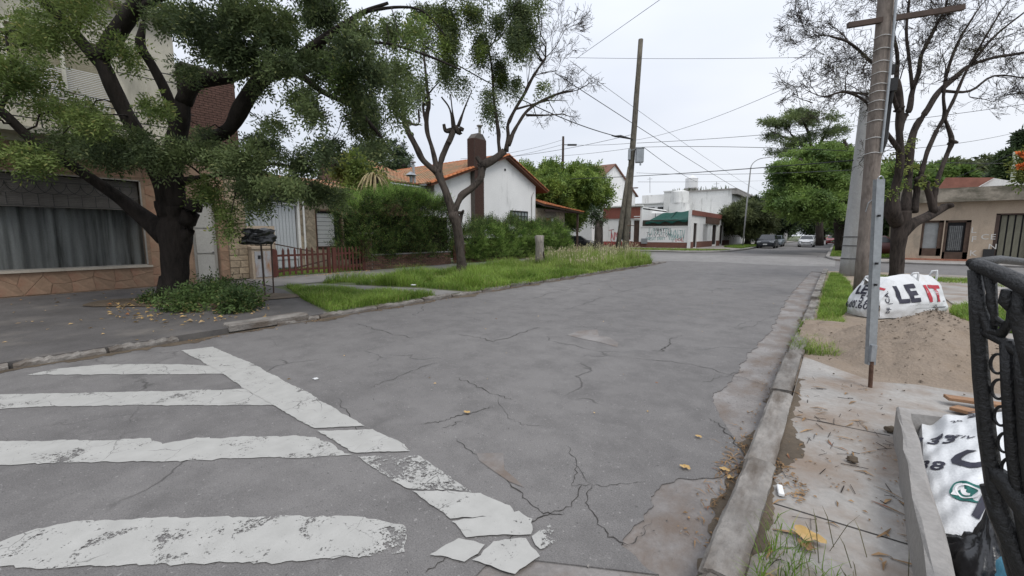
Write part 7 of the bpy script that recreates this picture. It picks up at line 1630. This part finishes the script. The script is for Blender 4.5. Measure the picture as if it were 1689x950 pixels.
mb = MB(); mb.tube([rp(1612, 540), rp(1635, 553), rp(1660, 566), rp(1689, 588), rp(1760, 635)], px2w(8), 10, wob=.15); mb.build('middle_rail', mIron, RAIL, smooth=True)
def ringo(name, cx_, cy_, rx_, ry_, w, a0=0, a1=6.283, dd=0): 
    mb = MB(); mb.tube([rp(cx_+rx_*math.cos(a), cy_+ry_*math.sin(a), dd) for a in np.linspace(a0, a1, 26)], px2w(w), 8, cap=True); mb.build(name, mIron, RAIL, smooth=True)
ringo('ring', 1664, 492, 33, 42, 4.2); ringo('scroll', 1640, 545, 28, 34, 6, 3.2, .2, 0.0) if False else None
mb = MB(); mb.tube([rp(1614, 470), rp(1618, 510), rp(1632, 545), rp(1652, 550), rp(1668, 530), rp(1672, 490), rp(1690, 470)], [px2w(k) for k in (7, 8, 9, 8, 7, 6, 6)], 8, wob=.1); mb.build('scroll', mIron, RAIL, smooth=True)
mb = MB(); mb.tube([rp(1664, 478), rp(1662, 498), rp(1668, 512)], [px2w(k) for k in (9, 12, 6)], 10); mb.build('rosette', mIron, RAIL, smooth=True)
mb = MB(); mb.tube([rp(1634, 534), rp(1664, 538), rp(1700, 545)], px2w(3.5), 6); mb.build('tie_bar', mIron, RAIL)
mb = MB(); mb.tube([rp(1684, 474), rp(1680, 520), rp(1690, 570), rp(1700, 620)], [px2w(k) for k in (9, 12, 11, 10)], 8, wob=.15); mb.build('inner_bar', mIron, RAIL, smooth=True)
for k, x in enumerate((1660, 1684, 1712)):
    mb = MB(); mb.tube([rp(x, 560+k*12), rp(x+3, 640), rp(x+10, 740), rp(x+22, 830), rp(x+45, 960)], [px2w(w) for w in (9, 9.5, 10, 10, 10)], 10, wob=.08); mb.build('baluster', mIron, RAIL, smooth=True)
for cx_, cy_ in ((1646, 600), (1682, 612), (1648, 642), (1684, 655), (1652, 686), (1687, 698), (1658, 730), (1692, 742), (1664, 772), (1698, 784)):
    ringo('ring', cx_, cy_, 12, 16, 2.4)
mb = MB(); mb.tube([rp(1632, 770), rp(1655, 790), rp(1700, 850), rp(1740, 900)], [px2w(k) for k in (12, 16, 18, 18)], 10, wob=.2); mb.build('lower_scroll', mIron, RAIL, smooth=True)
mb = MB(); mb.tube([rp(1630, 800), rp(1650, 850), rp(1680, 920), rp(1700, 980)], [px2w(k) for k in (12, 17, 17, 17)], 10, wob=.2); mb.build('lower_scroll', mIron, RAIL, smooth=True)

# ------------------------------------------------------------------ grass, weeds, leaves
def grass(name, label, poly, n, h, w, mat, z, lean=.5, patch=0, thr=0, hf=None, psc=1, cat='grass'):
    P = scatter(poly, n, patch, psc, thr); z3 = np.full((len(P), 1), z); hh = np.full(len(P), h) if hf is None else np.array([hf(x, y) for x, y in P])
    k = hh > .01; o = quads_mesh(name, blades(np.concatenate([P, z3], 1)[k], hh[k], w, lean), mat, None); tag(o, label, cat, kind='stuff'); return o
VX = KL-.1
def hv(x, y):
    # tall near the corner pole and along the middle, thin near the kerb and the driveway
    n = noise.noise(Vector((x*.7, y*.7, 0)))+.5*noise.noise(Vector((x*2.1, y*2.1, 4)))
    base = .14+.24*n
    if y > 15.5: base += min(.28, (y-15.5)*.055)
    if 9 < y < 13 and x > -12: base += .08
    if x > VX-.35: base *= .6
    if y < 7.2 or (9.5 < y < 10.3 and x < -11): base *= .8
    if n < -.34 and y < 14: return 0
    return max(.03, base*1.35)
grass('verge_grass', 'bright unmown grass on the left verge around the pruned tree', [(VX+.13, 8.35), (-9.6, 8.15), (-12.9, 7.0), (-13.1, 7.2), (-13.05, 15), (VX+.13, 15)], 42000, .2, .011, mG1, .07, .8, hf=hv)
grass('verge_grass', 'tall seeding grass around the leaning pole and stumps', [(VX+.13, 15), (-13.05, 15), (-13.05, 25.7), (-12, 25.4), (-9.6, 24.7), (-8.4, 23.8), (VX+.13, 22.4)], 46000, .35, .014, mG2, .07, .55, hf=hv)
grass('verge_grass', 'small grass patch between driveway and dark pavement at left', [(-7.95, 4.45), (-10, 4.9), (-12.2, 5.65), (-12.8, 5.8), (-9.8, 6.8), (-7.95, 7.3)], 13000, .17, .01, mG1, .07, .8, hf=lambda x, y: max(0, .15+.12*noise.noise(Vector((x*1.3, y*1.3, 2)))))
# pale seed heads
P = scatter([(-8.1, 16.5), (-12.6, 17.5), (-12.6, 25.2), (-9.6, 24.6), (-8.2, 22.5)], 900); V = []
for x, y in P:
    h = hv(x, y)*rng.uniform(1.0, 1.35)+.1; a = rng.random()*6.28; t0 = Vector((x, y, .07)); t1 = Vector((x+.06*math.cos(a), y+.06*math.sin(a), .07+h)); s = Vector((-math.sin(a), math.cos(a), 0))*.004; V.append([t0-s, t0+s, t1+s, t1-s])
    s2 = Vector((math.cos(YAW), math.sin(YAW), 0))*.016; t2 = t1+Vector((.02*math.cos(a), .02*math.sin(a), .1)); V.append([t1, t1.lerp(t2, .5)-s2, t2, t1.lerp(t2, .5)+s2])
o = quads_mesh('seed_heads', np.array([[tuple(v) for v in q] for q in V]), leafmat('seed_head', (.42, .36, .22), (.5, .46, .3), None, .3), None); tag(o, 'pale seed heads above the tall grass at the corner', 'grass', kind='stuff')
grass('grass_patch_right', 'lush green grass strip between right kerb and the poles', [(KR+.2, 9.2), (.15, 9.6), (.35, 11.5), (.45, 14), (.3, 17.3), (.1, 19.5), (KR+.3, 19.8), (KR+.2, 14)], 26000, .15, .009, mG1, .095, .7, hf=lambda x, y: max(.04, .13+.09*noise.noise(Vector((x*2, y*2, 0)))))
grass('grass_patch_right', 'grass tuft right of the bulk bag', [(1.75, 9.6), (2.9, 9.4), (3.2, 10.8), (2.3, 12.6), (1.8, 11.4)], 8000, .16, .012, mG1, .12, .7)
grass('grass_patch_right', 'worn grass behind the poles and the pollarded tree', [(.6, 17.5), (6, 18), (7, 20.5), (.9, 20.4)], 6000, .1, .012, mG1, .1, .7, 1, .2)
grass('kerb_weeds', 'thin straw-coloured weeds at the kerb beside the sand', [(KR, 6.3), (KR+.5, 6.5), (.2, 9.3), (KR, 9.4)], 3500, .1, .007, mG2, .1, .8, 1, .0)
grass('grass_across', 'mown grass on the corner across the side street', [(-8.25, 47.0), (-8.8, 43.8), (-10.9, 41.5), (-40, 41), (-40, 46.5), (-14, 46)], 16000, .12, .03, mG2, .11, .5)
grass('grass_across', 'green grass by the corner tree and lamp', [(-8.2, 52), (-8.2, 68), (-10.6, 68), (-10.8, 56)], 6000, .22, .03, mG1, .11, .5)
grass('grass_across', 'far verge grass right of the distant street', [(-.3, 37), (3, 37), (3, 70), (-.3, 70)], 16000, .14, .03, mG1, .12, .5)
grass('garden_grass', 'grass seen through the picket fence', [(-16, 6.5), (-19, 6.5), (-19, 13), (-16, 13)], 7000, .1, .015, mG2, .06, .6)
# weeds at big tree foot
t = thing('weed_clump', (-11.3, 3.6, .08), 'leafy green weeds at the foot of the huge dark tree', 'weeds')
wc = []
for (px, py) in ((318, 492), (345, 490), (370, 492), (395, 494), (335, 505), (365, 508), (400, 505), (420, 502), (350, 478), (385, 480), (310, 505), (255, 492), (240, 497)):
    p = gr(px, py+6, .08); r = .28 if px > 300 else .14; wc.append((p.x+rng.uniform(-.2, .2), p.y+rng.uniform(-.2, .2), .08+r*.6, r*1.2, r*1.2, r, 1 if px > 300 else .4))
quads_mesh('leaves', sprays(wc, 120, 6, .085, .035, .2, .1), leafmat('weed_leaf', (.05, .085, .03), (.11, .17, .05), (.2, .22, .08), .35, 2), t)
tb = Vector((-11.9, 3.4, .075)); o = sheet(blobpoly(-12.0, 3.35, 2.0, .95, 40, .75, .25, 2), .092, 'tree_pit_soil', mDirt, 0)
mb = MB(); a, b = gr(358, 510, .1), gr(400, 500, .1)
for k in range(3): p = a.lerp(b, (k+.5)/3); mb.box(p+Vector((0, 0, .05)), (.3, .14, .1), rz=.9+rng.uniform(-.2, .2))
o = mb.build('tree_pit_edging', mBrickD, None, bevel=.01); tag(o, 'three half-buried bricks edging the weeds by the big tree', 'bricks'); o['kind'] = 'stuff'
# fallen leaves
def leafquads(P, z, s0, s1, curl=.4):
    V = []
    for p in P:
        x, y = p[0], p[1]; zz = z if not callable(z) else z(x, y); s = rng.uniform(s0, s1); a = rng.random()*6.28; d = Vector((math.cos(a), math.sin(a), 0))*s; w = Vector((-math.sin(a), math.cos(a), 0))*s*.45; u = Vector((0, 0, s*curl*rng.random())); c = Vector((x, y, zz+.004))
        V.append([c-d*.5, c+w*.5+u, c+d*.5, c-w*.5+u*.4])
    return np.array([[tuple(v) for v in q] for q in V])
def litter(label, poly, n, z, s0, s1, mat, patch=0, thr=0):
    o = quads_mesh('fallen_leaves', leafquads(scatter(poly, n, patch, 1.5, thr), z, s0, s1), mat, None); tag(o, label, 'leaf litter', kind='stuff')
litter('yellow leaves around the foot of the huge tree', [tuple(gr(a, b)[:2]) for a, b in ((175, 505), (300, 490), (440, 500), (450, 520), (350, 540), (250, 545), (180, 530))], 420, .095, .04, .11, mDry2)
litter('scattered dry leaves on the dark left pavement', [(-8, -2), (-15.5, -2), (-15.5, 4), (-8, 4)], 160, .08, .04, .1, mDry2)
litter('dry leaves gathered in the right gutter', [(KR-.22, 2.2), (KR-.01, 2.2), (KR-.01, 7.5), (KR-.12, 7.5)], 200, -.004, .012, .035, mDry)
litter('bits of dry leaf scattered over the road', [(-7.5, 1), (-1, 2.5), (-1, 18), (-7.5, 18)], 60, .004, .02, .05, mDry2)
litter('debris and leaves at the left kerb edge', [(KL+.02, 2), (KL+.25, 2), (KL+.2, 14), (KL+.02, 14)], 240, .003, .02, .06, mDry)
litter('dry leaves and twigs on the right pavement', [(KR+.2, 1.5), (.45, 1.5), (.45, 5.2), (KR+.2, 5.6)], 110, .118, .008, .03, mDry, 1, .6)
litter('leaf bits between the kerb and weeds at the bottom right', [(KR+.17, 1.6), (-.05, 1.6), (-.02, 2.9), (KR+.17, 3.2)], 120, .122, .012, .04, mDry, 1, .2)
litter('leaves at the picket fence foot', [(-15.5, 6.7), (-15.2, 6.7), (-15.0, 10.4), (-15.5, 10.4)], 160, .105, .04, .1, mDry2)
def bigleaf(lb, px, py, z, s, mat, seed):
    c = gr(px, py, z); mb = MB(); r_ = random.Random(seed); ph = r_.random()*6
    def fn(u, v):
        r = v*s; a = 2*math.pi*u; lob = 1+.28*math.cos(a*5+ph); return c+Vector((math.cos(a)*r*lob, math.sin(a)*r*lob*.75, .012+.35*r*math.sin(a*2+ph)**2+.25*r*noise.noise(Vector((u*9, v*3, seed)))))
    mb.grid(fn, 24, 4, True); o = mb.build('fallen_leaf', mat, None, smooth=True, fix=False); tag(o, lb, 'leaf')
bigleaf('large curled tan leaf lying in the weeds beside the near kerb', 1332, 888, .13, .062, mDry2, 1)
bigleaf('brown leaf just below the large curled tan leaf', 1330, 905, .125, .035, mDry, 2)
bigleaf('pale yellow leaf on the road left of the other two', 1130, 773, .004, .03, mDry2, 3)
bigleaf('orange-yellow leaf at the corner of the broken gutter slab', 1195, 777, .002, .028, mDry2, 4)
bigleaf('yellow leaf touching the orange one by the gutter', 1204, 790, .0, .022, mDry2, 5)
bigleaf('orange leaf lodged against the kerb joint', 1233, 765, .0, .018, mDry2, 6)
bigleaf('small leaf on the crack in the middle of the road', 770, 682, .004, .028, mDry2, 7)
bigleaf('tan leaf on asphalt just above the gutter slab', 1152, 722, .004, .022, mDry2, 8)
# white litter
def paper(lb, px, py, s, z=.004, mat=None):
    c = gr(px, py, z); mb = MB(); mb.grid(lambda u, v: c+Vector(((u-.5)*s, (v-.5)*s*.8, .006+.1*s*noise.noise(Vector((u*3, v*3, px))))), 4, 4); o = mb.build('litter', mat or mPlas, None, smooth=True, fix=False); tag(o, lb, 'litter')
paper('small white paper scrap on the road beside the crosswalk line', 521, 625, .06)
paper('white plastic scrap in the grass left of the pruned tree', 682, 470, .16, .2); paper('whitish crumpled litter at the foot of the pruned tree', 800, 455, .3, .25, M('crumpled_litter', (.5, .5, .48), var=.2)); paper('yellowish crumpled wrapper right of the pruned tree', 792, 451, .18, .3, M('yellow_wrapper', (.45, .5, .3)))
# weeds and stalks at the near right pavement
grass('pavement_weeds', 'green and straw weeds by the near kerb at the bottom right', [(KR+.2, 1.3), (.32, 1.4), (.25, 1.95), (.0, 2.35), (KR+.2, 2.6)], 1100, .09, .005, mG1, .115, 1.2, 1, -.2)
V = []
for k in range(34):
    x, y = rng.uniform(.0, .38), rng.uniform(1.5, 2.5); P = Vector((x, y, .115)); h = rng.uniform(.08, .24); a = rng.random()*6.28; e = P+Vector((math.cos(a)*h*.4, math.sin(a)*h*.4, h)); m = P.lerp(e, .6)+Vector((0, 0, h*.12)); w = Vector((math.cos(YAW), math.sin(YAW), 0))*.0022
    V += [[P-w, P+w, m+w, m-w], [m-w, m+w, e+w*.3, e-w*.3]]
o = quads_mesh('weed_stalks', np.array([[tuple(v) for v in q] for q in V]), leafmat('stalk', (.13, .13, .07), (.26, .22, .13)), None); tag(o, 'thin upright weed stalks on the near right pavement', 'weeds', kind='stuff')
mb = MB()
for k in range(80):
    x, y = rng.uniform(-.15, .45), rng.uniform(1.7, 5.3); L = rng.uniform(.02, .12); a = rng.gauss(1.0, .9); mb.tube([(x, y, .121), (x+math.cos(a)*L, y+math.sin(a)*L, .124)], rng.uniform(.001, .0028), 4)
o = mb.build('twig_litter', mBark3, None); tag(o, 'small dark twigs littering the right pavement', 'twigs', kind='stuff')
V = []
for k in range(46):
    x, y = rng.uniform(KR+.2, .42), rng.uniform(1.9, 5.2); L = rng.uniform(.05, .16); a = rng.gauss(.3, .9); d = Vector((math.cos(a), math.sin(a), 0)); n_ = Vector((-d.y, d.x, 0))*rng.uniform(.004, .01); c = Vector((x, y, .119)); m = c+d*L*.5+n_*rng.uniform(-2, 2)+Vector((0, 0, .008)); e = c+d*L+Vector((0, 0, .002)); V += [[c-n_*.2, c+n_*.2, m+n_, m-n_], [m-n_, m+n_, e+n_*.2, e-n_*.2]]
for k in range(150):
    x, y = rng.gauss(KR-.08, .05), rng.gauss(3.1, .35); L = rng.uniform(.03, .09); a = rng.uniform(0, 6.3); d = Vector((math.cos(a), math.sin(a), 0)); n_ = Vector((-d.y, d.x, 0))*rng.uniform(.002, .005); c = Vector((min(x, KR-.01), y, .0)); m = c+d*L*.5+Vector((0, 0, .012)); e = c+d*L+Vector((0, 0, .003))
    if e.x > KR-.01: continue
    V += [[c-n_*.2, c+n_*.2, m+n_, m-n_], [m-n_, m+n_, e+n_*.2, e-n_*.2]]
o = quads_mesh('dry_strips', np.array([[tuple(v) for v in q] for q in V]), mDry, None); tag(o, 'curled dry leaf strips on the right pavement and in the gutter corner', 'leaf litter', kind='stuff')
# pebbles on road and gutter
V = []
for k in range(700):
    if k < 450: x, y, z = rng.uniform(KR-.7, KR-.02), rng.uniform(1.6, 9), -.008
    else: x, y, z = rng.uniform(-7, -1.3), rng.uniform(1, 12), .002
    s = rng.uniform(.003, .011); c = Vector((x, y, z+s*.4)); A = [c+Vector((rng.uniform(-1, 1), rng.uniform(-1, 1), rng.uniform(-.3, .8)))*s for _ in range(4)]; V += [A, [A[0], A[2], A[3], A[1]]]
o = quads_mesh('grit', np.array([[tuple(v) for v in q] for q in V]), mConc, None); tag(o, 'loose grit in the gutter and on the road', 'grit', kind='stuff')
# broken slab edge joint stone on the pavement
q = gr(1287, 812, .12); mb = MB(); mb.box(q+Vector((0, 0, .012)), (.03, .1, .02), rz=.2); o = mb.build('mortar_chip', mWhite, None, bevel=.004); tag(o, 'white mortar chip lying behind the near kerb', 'chip')
for px, py, s, lb in ((1405, 762, .06, 'dark stone among debris on the right pavement'), (1468, 712, .07, 'brown clod at the corner of the low wall')):
    q = gr(px, py, .12); o = sack('stone_lump', mDirt, q+Vector((0, 0, .02)), (s*.5, s*.4, s*.35), px, lb, 'stone', .4, sub=14)
# smart slabs: sidewalk joints right
mb = MB()
for y in (2.62, 4.05): mb.add([(KR+.18, y, .1165), (.42, y+.03, .1165), (.42, y+.042, .1165), (KR+.18, y+.012, .1165)], [(0, 1, 2, 3)])
struct(mb, 'pavement_joint', mCrack, org=(0, 0, 0), fix=False)
